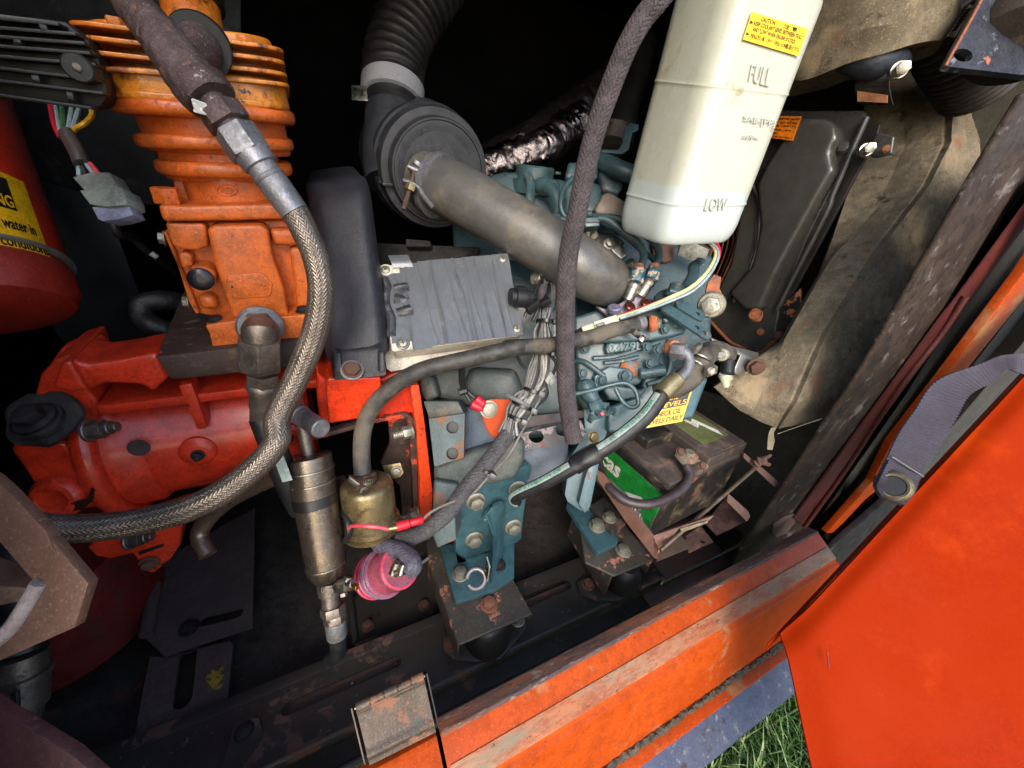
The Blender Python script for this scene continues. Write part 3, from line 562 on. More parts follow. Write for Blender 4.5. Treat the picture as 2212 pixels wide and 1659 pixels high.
# outlet elbow on the head, behind the rusty pipe
so_ = mk('outlet_stub', tube([Y(*t(0, 0, 1440, 360), .66), Y(*t(0, 0, 1400, 130), .67), Y(*t(0, 0, 1350, -150), .69)], .027, seg=28, n=16), m_compy, ac)
mk('outlet_collar', tube([Y(*t(0, 0, 1385, 15), .675), Y(*t(0, 0, 1370, -90), .68)], .031, seg=28, n=6), m_black, ac)
# elbow fitting under the compressor (oil line)
el = thing('oil_elbow_fitting', 'grimy steel elbow fitting screwed into the foot of the orange compressor', 'fitting', (-.08, .42, -.33))
yf = .437
e0 = Y(*t(0, 1, 1890, 1080), .484); mk('seal_washer', lathe(e0, V((0, -1, .12)), [(0, .0235), (.004, .0235), (.006, .021)], 30), m_fit2, el)
mk('elbow_body', join(lathe(e0, V((0, -1, .1)), [(.004, .019), (.018, .019)], 6), tube([e0 + V((0, -.012, 0)), Y(*t(0, 1, 1888, 1120), yf), Y(*t(0, 1, 1888, 1190), yf)], .0165, seg=18, n=10)), m_fit, el)
mk('hex_nut', hexnut(Y(*t(0, 1, 1885, 1165), yf - .002), Y(*t(0, 1, 1893, 1385), yf - .002), .0212), m_fit, el)
mk('hex_nut', hexnut(Y(*t(0, 1, 1908, 1415), yf), Y(*t(0, 1, 1912, 1500), yf), .0165), m_fit, el)
mk('ferrule', rings(Y(*t(0, 1, 1912, 1490), yf), Y(*t(0, 2, 1905, 470), yf), [(0, .015), (.05, .0165), (.12, .0165), (.14, .0145), (.22, .0145), (.24, .0135), (.6, .0135), (.62, .0125), (1, .0125)]), m_fit, el)
mk('hose', dt([(*t(0, 2, 1905, 450), .44), (*t(0, 2, 2000, 700), .45), (*t(0, 2, 2100, 950), .47), (*t(0, 2, 2180, 1110), .50)], .014, seg=16, n=30), m_rubb, el)
mk('hose_stripe', sheet(lambda s, q, h=0: D(*[a + (b - a) * q for a, b in zip((t(0, 2, 1945, 640)), (t(0, 2, 2050, 920)))], .424 + .012 * q) + RT * (s * .010) + V((0, -1, 0)) * h, 3, 8, .001), m_hosepr, el)
# =============== LEFT SIDE: regulator, wires, canister, rusty elbow, braided hose, brackets
rg = thing('voltage_regulator', 'black finned voltage regulator at the top left above coloured wires', 'regulator', (-.35, .6, .05))
yr = .50
mk('body', prism([Y(*t(0, 0, a, b), yr) for a, b in [(-260, 60), (0, 95), (380, 140), (470, 150), (640, 290), (720, 430), (790, 690), (730, 775), (640, 790), (60, 720), (-260, 700)]], V((0, .03, 0)), .003), m_black, rg)
for k in range(8):
    l0 = [(-260, 90), (-260, 165), (-260, 232), (-260, 300), (-260, 372), (-260, 450), (-260, 540), (-260, 640)][k]
    r0 = [(420, 160), (545, 232), (610, 300), (650, 372), (690, 455), (700, 565), (745, 665), (660, 772)][k]
    a, b = Y(*t(0, 0, *l0), yr - .016), Y(*t(0, 0, *r0), yr - .016)
    mk('fin', prism([a, b, b + V((0, .017, 0)), a + V((0, .017, 0))], V((0, 0, -.0022)), .0008), M('dusty_black_fin', C('1d1c1b'), .5, 0, var=C('151414'), vs=20, bump=.2) if k == 0 else bpy.data.materials['dusty_black_fin'], rg)
for a, b in ((330, 205), (140, 310), (270, 575), (520, 700)):
    mk('fin_bridge', rough(cyl(Y(*t(0, 0, a - 30, b - 4), yr - .013), Y(*t(0, 0, a + 30, b + 8), yr - .013), .0035, 10), .0008, 200), bpy.data.materials['dusty_black_fin'], rg)
p = Y(*t(0, 0, 560, 490), yr - .02); mk('screw_boss', cyl(p + V((0, .014, 0)), p, .0095, 20), bpy.data.materials['dusty_black_fin'], rg)
bolt(rg, p, (0, -1, .1), .0045, m_fit, 'screw', 'screw')
wc = thing('wire_connector', 'pale nylon plug connector hanging on coloured wires below the regulator', 'connector', (-.3, .5, -.05))
for (col, x0, y0, x1, y1) in ((m_rw, 360, 800, 440, 1000), (m_ww, 400, 830, 465, 1000), (m_grn, 450, 830, 480, 1000), (m_ww, 520, 850, 490, 1000), (m_ww, 580, 830, 500, 1000), (m_ww, 575, 880, 520, 1000)):
    mk('wire', dt([(*t(0, 0, x0, y0 - 60), .44), (*t(0, 0, (x0 + x1) / 2 - 5, (y0 + y1) / 2), .405), (*t(0, 0, x1, y1), .40)], .0023, seg=8, n=12), col, wc)
mk('wire', dt([(*t(0, 0, 660, 760), .43), (*t(0, 0, 665, 840), .41), (*t(0, 0, 610, 900), .40), (*t(0, 0, 540, 940), .40), (*t(0, 0, 520, 1000), .40)], .0024, seg=8, n=20), m_yel, wc)
mk('sleeve', rough(dt([(*t(0, 0, 490, 975), .40), (*t(0, 0, 560, 1100), .40), (*t(0, 0, 600, 1200), .40)], .0098, seg=18, n=16, flat=.7), .0006, 90), M('grey_sleeve', C('514b4e'), .45, 0, var=C('47423f'), bump=.1), wc)
for (col, x0, x1) in ((m_ww, 570, 575), (m_blk, 600, 630), (m_ww, 625, 690), (m_pink, 655, 730)):
    mk('wire', dt([(*t(0, 0, x0, 1185), .40), (*t(0, 0, x1, 1280), .40)], .0021, seg=8, n=5), col, wc)
m_nyl = M('milky_nylon', C('8e958e'), .4, 0, var=C('7d8580'), vs=12, bump=.1)
def dprism(c, r, l, d, dd, mat, name, par, b=.001): return mk(name, prism([D(*t(c, r, a, b_), d) for a, b_ in l], ray(CX, CY) * dd, b), mat, par)
dprism(0, 0, [(525, 1285), (660, 1250), (790, 1250), (850, 1350), (905, 1420), (915, 1490), (800, 1500), (650, 1470), (620, 1390)], .392, .016, m_nyl, 'socket', wc)
dprism(0, 0, [(575, 1380), (740, 1370), (880, 1360), (915, 1430), (920, 1485), (780, 1500), (650, 1480)], .388, .02, m_nyl, 'collar', wc)
dprism(0, 0, [(665, 1500), (800, 1505), (920, 1470), (965, 1560), (860, 1590), (745, 1605), (710, 1590)], .392, .014, M('bluish_nylon', C('8b8ea6'), .4), 'plug', wc)
mk('cable', dt([(*t(0, 0, 800, 1590), .40), (*t(0, 0, 860, 1700), .41), (*t(0, 1, 960, 440), .44), (*t(0, 1, 1100, 560), .47), (*t(0, 1, 1280, 690), .53)], .0045, seg=10, n=30), m_wireb, wc)
single('braided_cable_loop', dt([(*t(0, 1, 1330, 910), .53), (*t(0, 1, 1180, 890), .51), (*t(0, 1, 1040, 920), .50), (*t(0, 1, 1040, 1010), .50), (*t(0, 1, 1120, 1080), .50), (*t(0, 1, 1230, 1120), .51), (*t(0, 1, 1300, 1190), .53)], .012, seg=24, n=160, fn=braid(8, .012, .001)), m_rubb, 'black braided cable loop beside the foot of the orange compressor', 'cable')
single('wire_ferrule', cyl(D(*t(0, 1, 1095, 545), .455), D(*t(0, 1, 1140, 578), .46), .0032, 10), m_white, 'tiny cream wire ferrule on the black cable left of the compressor', 'ferrule')
# red oil separator canister with warning sticker
ca = thing('oil_canister', 'red oil canister with a yellow warning sticker at the left edge', 'canister', (-.38, .42, -.25))
top, bot = D(-235, 150, .40), D(-85, 575, .40); axc = (bot - top).normalized(); RC = .077
bot = top + axc * (bot - top).length
mk('shell', lathe(top, axc, [(-.10, .03), (-.09, RC * .8), (-.06, RC), ((bot - top).length, RC)], 72), M('canister_red', C('c83218'), .36, 0, var=C('b02a16'), vs=5, bump=.1, spots=[(C('3a1410'), 90, .68, .03, .7, 0)], coat=.2), ca)
Lc = (bot - top).length
mk('seam_ring', lathe(top + axc * (Lc + .000), axc, [(0, RC), (.001, RC + .004), (.0035, RC + .0045), (.005, RC + .002)], 72), M('dull_ring', C('8c8a80'), .5, .5), ca)
mk('bowl', lathe(top + axc * (Lc + .005), axc, [(0, RC - .002), (.008, RC + .001), (.033, RC + .001), (.046, RC - .006), (.055, RC - .03), (.057, .02)], 72), M('bowl_red', C('9c2a1a'), .5, 0, var=C('822216'), vs=7, bump=.15), ca)
# sticker wrapped round the shell
d_, s_, q_ = frame(axc)
def surf_c(ang0, ang1, l0, l1):
    def fn(s, q, h=0):
        a = ang0 + (ang1 - ang0) * s; return top + axc * (l0 + (l1 - l0) * q) + (s_ * math.cos(a) + q_ * math.sin(a)) * (RC + .0006 + h)
    return fn
def ang_of(u, v):       # angle on the cylinder met by a picture direction
    r = ray(u, v).normalized(); best = None; a_ = axc; o = -top
    rp = r - a_ * r.dot(a_); op = o - a_ * o.dot(a_); A = rp.dot(rp); B = 2 * rp.dot(op); Cc = op.dot(op) - RC * RC; dis = B * B - 4 * A * Cc
    k = (-B - math.sqrt(max(0, dis))) / (2 * A); p = r * k; w_ = p - top; return math.atan2(w_.dot(q_), w_.dot(s_)), w_.dot(a_)
a0, l0 = ang_of(*t(0, 0, 110, 1290)); a1, l1 = ang_of(*t(0, 1, 340, 520)); aL = ang_of(2, 500)[0]
aw = a1 - aL; aL2 = a1 - aw * 2.0
lt = ang_of(*t(0, 0, 100, 1290))[1]; lb = ang_of(*t(0, 1, 200, 590))[1]
stk = surf_c(aL2, a1, lt, lb)
mk('warning_sticker', sheet(lambda s, q, h: stk(s, q, h), 24, 2, .0004), m_ylw, ca)
mk('black_box', sheet(lambda s, q, h: stk(.05 + .70 * s, .07 + .37 * q, h + .0005), 20, 2, .0004), m_blk, ca)
text(ca, 'WARNING', stk, (.10, .28, .73, .42), m_ylw, .0007, 'sticker_text', .015)
text(ca, 'Check for water in', stk, (.06, .55, .90, .68), m_blk, .0004, 'sticker_text', .015)
text(ca, 'all cold conditions', stk, (.06, .77, .985, .89), m_blk, .0004, 'sticker_text', .015)
# rusty elbow pipe with nipple, then braided steel hose
hs = thing('braided_steel_hose', 'long woven steel hose curving from the rusty elbow down across the red gearbox', 'hose', (-.1, .35, -.4))
H = [(*t(0, 0, 2130, 1515), .345), (*t(1, 1, 372, 395), .350), (*t(1, 1, 450, 580), .357), (*t(1, 1, 488, 820), .366), (*t(1, 1, 445, 1110), .374), (*t(1, 1, 325, 1420), .379), (*t(1, 2, 175, 440), .378), (*t(0, 2, 2000, 640), .372),
     (*t(0, 2, 1750, 900), .362), (*t(0, 2, 1400, 1100), .350), (*t(0, 2, 950, 1215), .338), (*t(0, 2, 560, 1255), .325), (*t(0, 2, 150, 1235), .31), (*t(0, 2, -200, 1180), .30)]
mk('woven_hose', dt(H, .0098 * 1.13, seg=140, n=2600, fn=braid(26, .0040, .0007)), m_braid, hs)
f0, f1 = D(*t(0, 0, 1790, 1060), .322), D(*t(0, 0, 2140, 1540), .345)
Lf = (f1 - f0).length
mk('ferrule', lathe(f0, f1 - f0, [(0, .0120), (Lf * .10, .0145), (Lf * .28, .0140), (Lf * .30, .0120), (Lf * .42, .0118), (Lf * .44, .0130), (Lf * .47, .0128), (Lf * .49, .0120), (Lf * .52, .0127), (Lf, .0122), (Lf * 1.01, .0105)], 32), m_fit2, hs)
mk('swivel_nut', hexnut(D(*t(0, 0, 1700, 940), .318), D(*t(0, 0, 1830, 1130), .325), .0168), m_fit2, hs)
rp = thing('rusty_elbow', 'pitted rust brown cast elbow pipe coming down over the compressor head', 'pipe', (-.15, .35, .05))
mk('elbow', rough(dt([(*t(0, 0, 760, -330), .300, .0130), (*t(0, 0, 960, 20), .30, .0135), (*t(0, 0, 1150, 250), .30, .0155), (*t(0, 0, 1330, 480), .303, .0180), (*t(0, 0, 1440, 640), .308, .0182), (*t(0, 0, 1520, 720), .310, .0176)], .018, seg=48, n=120), .0009, 200), m_cast, rp)
mk('collar', rough(rings(D(*t(0, 0, 1440, 600), .308), D(*t(0, 0, 1545, 735), .311), [(0, .018), (.15, .0198), (.85, .0198), (1, .018)], 36), .0008, 200), m_cast, rp)
mk('side_inlet', rough(dt([(*t(0, 0, 1350, 420), .307, .014), (*t(0, 0, 1450, 340), .325, .0165), (*t(0, 0, 1500, 320), .35, .018)], .018, seg=30, n=14), .0008, 120), m_cast, rp)
mk('inlet_collar', lathe(D(*t(0, 0, 1450, 330), .322), D(*t(0, 0, 1500, 310), .37) - D(*t(0, 0, 1450, 330), .322), [(0, .0215), (.006, .0225), (.018, .0225), (.022, .02)], 30), m_black, rp)
mk('hex_nipple', join(cyl(D(*t(0, 0, 1525, 715), .311), D(*t(0, 0, 1790, 1060), .322), .0108, 24), hexnut(D(*t(0, 0, 1590, 790), .314), D(*t(0, 0, 1680, 915), .318), .0176)), m_cast, rp)
mk('thread_tape', rough(box(D(*t(0, 0, 1475, 785), .300), (.012, 0, -.004), (0, .002, 0), (.002, 0, .009), .001), .003, 260), m_wht, rp)
# brown foreground bracket with a pale curved lip
fb = thing('front_bracket', 'brown painted channel bracket close to the camera with a pale curved lip', 'bracket', (-.1, .1, -.3))
def FD(c, r, a, b, d): return D(*t(c, r, a, b), d)
fbl = [(-400, 560), (-5, 960), (130, 1120), (220, 1300), (640, 1940)]
mk('face_plate', prism([FD(0, 2, a, b, .232) for a, b in [(-500, 640), (-60, 880), (60, 990), (330, 1270), (400, 1430)]] + [FD(0, 3, a, b, .232) for a, b in [(370, 0), (640, 320), (540, 640), (0, 880), (-500, 1000), (-500, 880), (0, 730), (110, 600), (220, 400), (300, 320), (310, 290), (230, 290), (0, 20), (-500, -500)]], ray(CX, CY) * .006, .0006), m_brak, fb)
lip = [FD(0, 3, a, b, .2315) for a, b in [(290, 310), (225, 420), (165, 520), (80, 640), (-60, 760), (-300, 860)]]
mk('curved_lip', tube(lip, .0042, seg=10, n=40), M('chalky_lip', C('8e8280'), .7, 0, var=C('a08878'), vs=30, bump=.4), fb)
mk('back_leg', prism([FD(0, 3, a, b, .238) for a, b in [(-400, 200), (0, 340), (180, 350), (170, 450), (0, 480), (-400, 560)]], ray(CX, CY) * .02, .001), M('tan_bracket', C('5c463a'), .7, 0, var=C('6c5442'), vs=9, bump=.3), fb)
single('lower_bracket', prism([FD(0, 3, a, b, .26) for a, b in [(-500, 900), (0, 1250), (510, 1560), (900, 1900), (-500, 1900)]], ray(CX, CY) * .008, .001), M('maroon_bracket', C('4c2c2c'), .6, 0, var=C('3c2424'), vs=5, bump=.3, spots=[(C('5c3e34'), 16, .6, .1, .8, 0)]), 'maroon brown plate filling the bottom left corner', 'bracket')
hf = thing('left_hose_fitting', 'crimped steel hose fitting in shadow behind the brown bracket at the left', 'fitting', (-.35, .35, -.7))
mk('ferrule', rings(FD(0, 3, 150, 820, .44), FD(0, 3, 130, 1320, .44), [(0, .022), (.28, .022), (.3, .026), (.36, .026), (.38, .024), (.8, .024), (.84, .020), (1, .020)]), m_fit, hf)
mk('ferrule_window', prism([FD(0, 3, a, b, .412) for a, b in [(70, 1125), (115, 1110), (120, 1240), (85, 1245)]], ray(CX, CY) * .004, .0005), m_bbolt, hf)
mk('hose', tube([FD(0, 3, 150, 830, .44), FD(0, 3, 160, 500, .45), FD(0, 2, 120, 1200, .46)], .019, seg=18, n=10), m_rubb, hf)
# lower slotted plates, left
lpz = -.735
lp1 = thing('upper_slotted_plate', 'dark brown folded mount plate with a short slot below the gearbox foot', 'plate', (-.25, .6, -.74))
def zplate(name, par, c, r, l, z, th, holes=(), mat=m_plate): return mk(name, plate([Z(*t(c, r, a, b), z) for a, b in l], [slotp(Z(*t(c, r, *h[0]), z), Z(*t(c, r, *h[1]), z), UP, h[2]) for h in holes], V((0, 0, -th))), mat, par, smooth=False)
zplate('plate', lp1, 0, 3, [(1110, 180), (1850, -230), (1830, 630), (1190, 840), (1060, 720)], -.70, .006, [((1490, 590), (1720, 535), .009)])
mk('folded_edge', tube([Z(*t(0, 3, 1125, 330), -.69), Z(*t(0, 3, 1060, 690), -.69)], .009, seg=12, n=10), m_plate, lp1)
bolt(lp1, Z(*t(0, 3, 1375, 645), -.70), UP, .0175, m_bbolt, 'plain', 'bolt')
lp2 = thing('lower_slotted_plate', 'long brown floor plate with a straight slot and a chipped yellow paint mark', 'plate', (-.25, .4, -.74))
zplate('plate', lp2, 0, 3, [(1090, 850), (1200, 850), (1660, 735), (1690, 760), (1620, 1480), (1330, 1640), (900, 1900), (940, 1640), (1040, 1080)], -.725, .008, [((1365, 830), (1325, 1165), .0115)])
bolt(lp2, Z(*t(0, 3, 1260, 1390), -.725), UP, .019, m_bbolt, 'plain', 'bolt')
mk('paint_mark', plate([Z(*t(0, 3, a, b), -.7244) for a, b in [(1535, 945), (1570, 955), (1620, 920), (1625, 960), (1605, 1080), (1550, 1095), (1490, 1020), (1500, 985), (1530, 965)]], [], V((0, 0, -.0005))), M('worn_yellow', C('9a8420'), .6, 0, spots=[(C('3a3033'), 60, .55, .05, .7, 0)]), lp2, smooth=False)
ea = thing('rail_end_tab', 'rounded black tab bolted to the frame rail at the lower left', 'plate', (-.18, .3, -.72))
zplate('tab', ea, 0, 3, [(1560, 1760), (1660, 1500), (1700, 1330), (1790, 1285), (1880, 1300), (1905, 1390), (1860, 1500), (1750, 1640), (1640, 1800)], -.694, .006, (), m_rail)
bolt(ea, Z(*t(0, 3, 1775, 1400), -.694), UP, .0155, m_bbolt, 'plain', 'bolt')
# smooth cover plate in the middle of the floor
cp = thing('cover_plate', 'black floor cover plate with two brown bolts behind the rubber mount', 'plate', (0, .45, -.75))
zplate('plate', cp, 1, 3, [(710, 430), (1260, 130), (1380, 560), (740, 770)], -.745, .004, (), m_rail)
mk('raised_edge', tube([Z(*t(1, 3, 735, 770), -.742), Z(*t(1, 3, 1380, 570), -.742)], .006, seg=10, n=8), m_rail, cp)
mk('raised_edge', tube([Z(*t(1, 3, 735, 770), -.742), Z(*t(1, 3, 700, 430), -.742)], .006, seg=10, n=8), m_rail, cp)
for a, b in ((825, 630), (1235, 480)): bolt(cp, Z(*t(1, 3, a, b), -.744), UP, .0125, m_rbolt, 'hex', 'bolt')
# =============== CENTRE: guard, filter cylinder, pumps, junction box, air cleaner
bgd = thing('belt_guard', 'tall narrow black belt guard with rounded top between compressor and taped box', 'guard', (.03, .42, -.3))
gp = [D(*t(1, 1, a, b), d) for a, b, d in [(560, -70, .56), (572, 0, .50), (585, 30, .478), (612, 150, .465), (648, 450, .458), (688, 750, .455), (715, 1000, .452), (738, 1240, .450), (752, 1330, .452)]]
def gfn(s, q, h=0):
    n = len(gp) - 1; x = q * n; i = min(n - 1, int(x)); f = x - i
    p0, p1, p2, p3 = [gp[max(0, min(n, i + k))] for k in (-1, 0, 1, 2)]
    p = .5 * (2 * p1 + (p2 - p0) * f + (2 * p0 - 5 * p1 + 4 * p2 - p3) * f * f + (-p0 + 3 * p1 - 3 * p2 + p3) * f ** 3)
    e = (2 * s - 1); hw = .044 - .008 * max(0, 1 - q * 6); c = abs(e) ** 5
    w_ = ray(CX, CY); side = (RT - w_ * RT.dot(w_)).normalized()
    return p + (side * .93 + w_ * .05) * (e * hw * (1 - .05 * c)) + V((.1, .9, -.1)) * (.035 * c) - w_ * h
mk('cover', sheet(gfn, 28, 60, .003), m_guard, bgd)
fy = .435
mk('bottom_bracket', prism([D(*t(1, 1, a, b), .447) for a, b in [(565, 1270), (640, 1262), (890, 1245), (940, 1250), (965, 1430), (950, 1440), (700, 1470), (575, 1475)]], V((0, .04, .01)), .004), m_guard, bgd)
for s_x in ((575, 640), (905, 950)):
    mk('side_lip', prism([D(*t(1, 1, a, b), .441) for a, b in [(s_x[0], 1270), (s_x[1] - 10, 1265), (s_x[1], 1400), (s_x[0], 1425)]], V((0, .02, 0)), .003), m_guard, bgd)
mk('washer', lathe(D(*t(1, 1, 712, 1400), .441), V((0, -.6, .8)), [(0, .0125), (.002, .0125), (.0025, .009)], 24), m_fit2, bgd)
bolt(bgd, D(*t(1, 1, 712, 1395), .438), (0, -.6, .8), .0130, m_rbolt, 'plain', 'bolt')
# filter cylinder assembly
fc = thing('drain_filter_cylinder', 'upright brownish steel filter cylinder with hose fitting below and pipes above', 'cylinder', (0, .36, -.7))
def L(c, r, a, b, d): return D(*t(c, r, a, b), d)
b0, b1 = L(1, 2, 395, 720, .470), L(1, 2, 540, 1620, .486)
mk('body', rings(b0, b1, [(0, .012), (.005, .0245), (.012, .0262), (.13, .0262), (.29, .0252), (.5, .0240), (.86, .0236), (.868, .0236), (.93, .0225), (.99, .0175), (1, .015)], 48), m_nick, fc)
for f, r_ in ((.105, .0262), (.205, .0258), (.865, .0236)): mk('seam_ring', lathe(b0.lerp(b1, f), b1 - b0, [(0, r_), (.0006, r_ + .0009), (.0018, r_ + .0009), (.0024, r_)], 48), m_steel, fc)
mk('black_band', rough(lathe(b0.lerp(b1, .315), b1 - b0, [(-.001, .0244), (0, .0256), (.012, .0254), (.013, .0242)], 48), .0004, 60), m_blk, fc)
mk('top_pipe', cyl(L(1, 2, 345, 470, .462), L(1, 2, 400, 745, .470), .0070, 20), m_fit, fc)
mk('cap_elbow', join(cyl(L(1, 2, 330, 430, .468), L(1, 2, 490, 535, .442), .0112, 28), cyl(L(1, 2, 180, 300, .49), L(1, 2, 340, 420, .467), .0095, 20), lathe(L(1, 2, 325, 425, .468), L(1, 2, 345, 435, .466) - L(1, 2, 325, 425, .468), [(0, .0105), (.003, .0125), (.005, .0125), (.007, .011)], 24)), m_fit2, fc)
mk('bent_outlet_pipe', dt([(*t(1, 2, 290, 830), .475), (*t(0, 2, 1900, 930), .48), (*t(0, 2, 1650, 1060), .485), (*t(0, 2, 1500, 1200), .49), (*t(0, 2, 1450, 1310), .49), (*t(0, 2, 1510, 1450), .485)], .0098, seg=20, n=60), M('oily_pipe', C('857060'), .3, .7, var=C('6a5648'), vs=10, bump=.15), fc)
mk('bleed_neck', rings(L(1, 3, 548, 300, .486), L(1, 3, 560, 490, .486), [(0, .0145), (.15, .0148), (.5, .0138), (.52, .0110), (1, .0108)]), m_fit, fc)
text(fc, 'DEMO', lambda s, q, h=0: L(1, 3, 490 + 85 * s, 355 + 30 * q, .4635) - ray(CX, CY) * h, (0, 0, 1, 1), m_steel, .0002, 'stamped_text')
text(fc, '1/2', lambda s, q, h=0: L(1, 3, 510 + 45 * s, 395 + 30 * q, .4635) - ray(CX, CY) * h, (0, 0, 1, 1), m_steel, .0002, 'stamped_text')
mk('bleed_valve', join(hexnut(L(1, 3, 610, 345, .474), L(1, 3, 690, 325, .468), .0085), cyl(L(1, 3, 690, 320, .468), L(1, 3, 722, 325, .466), .006, 16), cyl(L(1, 3, 645, 380, .466), L(1, 3, 648, 410, .466), .0050, 6), cyl(L(1, 3, 680, 300, .47), L(1, 3, 690, 268, .47), .0050, 10)), m_steel, fc)
mk('brass_nipple', cyl(L(1, 3, 705, 340, .466), L(1, 3, 752, 345, .464), .0042, 6), M('brass', C('b09040'), .3, .95), fc)
mk('hex_nut', hexnut(L(1, 3, 570, 480, .486), L(1, 3, 578, 545, .486), .0150), m_fit, fc)
mk('hex_nut', hexnut(L(1, 3, 583, 540, .486), L(1, 3, 592, 600, .486), .0138), m_fit, fc)
mk('ferrule', rings(L(1, 3, 590, 590, .487), L(1, 3, 605, 710, .49), [(0, .0115), (.06, .0126), (.9, .0122), (1, .0108)], 32), m_fit2, fc)
mk('lower_hose', tube([L(1, 3, 603, 705, .49), L(1, 3, 612, 790, .50), L(1, 3, 600, 840, .52), L(1, 3, 560, 860, .53)], .0100, seg=18, n=16), m_rubb, fc)
# fuel lift pump with clamp
fp = thing('fuel_lift_pump', 'gold plated round fuel lift pump with a red lead', 'pump', (.08, .42, -.6))
p0, p1 = L(1, 2, 812, 905, .500), L(1, 2, 858, 1255, .525)
mk('can', rings(p0, p1, [(0, .013), (.02, .027), (.07, .0315), (.13, .0330), (.72, .0338), (.76, .0340), (.79, .0372), (.87, .0378), (.90, .036), (.97, .030), (1, .014)], 48), m_gold, fp)
mk('rolled_rim', lathe(p0.lerp(p1, .90), p1 - p0, [(0, .0355), (.0015, .0395), (.005, .0395), (.007, .035)], 48), m_gold, fp)
mk('spigot', rings(L(1, 2, 808, 860, .497), L(1, 2, 815, 935, .500), [(0, .009), (.6, .009), (.75, .0145), (1, .0165)], 28), m_gold, fp)
mk('mounting_ear', rough(prism([L(1, 2, a, b, .55) for a, b in [(930, 800), (1060, 780), (1085, 850), (1060, 885), (980, 900), (950, 860)]], ray(CX, CY) * .003, .0008), .0008, 60), m_gold, fp)
bolt(fp, L(1, 2, 1035, 840, .548), (-.2, -1, .3), .0095, m_bolt, 'plain', 'ear_bolt')
mk('mounting_ear', rough(prism([L(1, 2, a, b, .55) for a, b in [(575, 890), (650, 870), (670, 905), (700, 905), (700, 930), (640, 925), (625, 1000), (580, 990)]], ray(CX, CY) * .003, .0008), .0008, 60), m_fit, fp)
def clampring(par, c, n, r, wd, mat, name='hose_clamp', screw=None, srad=.0045):
    m = mk(name, lathe(V(c) - V(n).normalized() * wd / 2, n, [(0, r), (.0005, r + .0012), (wd - .0005, r + .0012), (wd, r)], 40), mat, par)
    if screw: mk('clamp_screw', join(cyl(screw[0], screw[1], srad, 14), hexnut(screw[1], V(screw[1]) + (V(screw[1]) - V(screw[0])).normalized() * .005, srad * 1.35)), mat, par)
hc = thing('worm_drive_clamp', 'small worm drive clamp on the hose stub atop the gold pump', 'clamp', (.08, .4, -.5))
cc0 = L(1, 2, 815, 885, .497)
clampring(hc, cc0, p1 - p0, .0115, .009, m_steel)
mk('screw_housing', box(L(1, 2, 745, 930, .470), L(1, 2, 820, 985, .470) - L(1, 2, 700, 900, .470), V((0, .006, 0)), V((.003, 0, .007)), .0015), m_steel, hc)
mk('screw_head', hexnut(L(1, 2, 775, 960, .468), L(1, 2, 800, 985, .462), .0058), m_steel, hc)
for k in range(9): mk('worm_slot', box(L(1, 2, 775 + 13 * k, 913 + 2 * math.sin(k) - .35 * (k - 4) ** 2 + 6, .4785), V((.0008, 0, 0)), V((0, .0015, 0)), V((0, 0, .0045)), 0), m_blk, hc)
# fuel hose arc from the pump to the engine
single('fuel_hose', dt([(*t(1, 2, 790, 860), .500), (*t(1, 2, 782, 740), .50), (*t(1, 2, 790, 560), .498), (*t(1, 2, 850, 390), .495), (*t(1, 2, 1000, 230), .492), (*t(1, 2, 1210, 110), .490), (*t(1, 2, 1480, 40), .492), (*t(1, 1, 1900, 1235), .50), (*t(2, 1, 0, 1235), .505), (*t(2, 1, 300, 1215), .515), (*t(2, 1, 560, 1170), .53), (*t(2, 1, 780, 1100), .548), (*t(2, 1, 960, 1050), .566)], .0108, seg=28, n=240), m_rub,
       'dusty black rubber hose arching from the gold pump to the blue engine', 'hose')
# pump leads
ld = thing('pump_lead', 'thin red lead with crimp connector passing in front of the gold pump', 'wire', (.08, .38, -.6))
mk('red_wire', dt([(*t(1, 2, 690, 1250), .478), (*t(1, 2, 720, 1235), .463), (*t(1, 2, 800, 1237), .456), (*t(1, 2, 900, 1245), .458), (*t(1, 2, 975, 1258), .462)], .0024, seg=8, n=30), m_pink, ld)
mk('brass_bullet', cyl(L(1, 2, 975, 1258, .462), L(1, 2, 1045, 1245, .465), .0034, 14), m_gold, ld)
mk('crimp_sleeve', rings(L(1, 2, 1035, 1243, .465), L(1, 2, 1225, 1190, .480), [(0, .0055), (.1, .0057), (.45, .0057), (.5, .0044), (.55, .0044), (.6, .0050), (.95, .0052), (1, .004)], 20), m_redp, ld)
mk('grey_wire', dt([(*t(1, 2, 1222, 1190), .48), (*t(1, 2, 1310, 1120), .485), (*t(1, 2, 1480, 1045), .49), (*t(1, 2, 1590, 1000), .50), (*t(1, 2, 1700, 880), .51), (*t(1, 2, 1850, 720), .53), (*t(1, 2, 1940, 560), .54), (*t(1, 2, 2010, 430), .545), (*t(1, 2, 2080, 300), .55), (*t(1, 2, 2115, 170), .56)], .0017, seg=8, n=60), m_wireg, ld)
mk('black_wire', dt([(*t(1, 2, 620, 1110), .50), (*t(1, 2, 670, 1180), .485), (*t(1, 2, 690, 1270), .48), (*t(1, 2, 665, 1350), .49)], .0040, seg=8, n=20), m_wireb, ld)
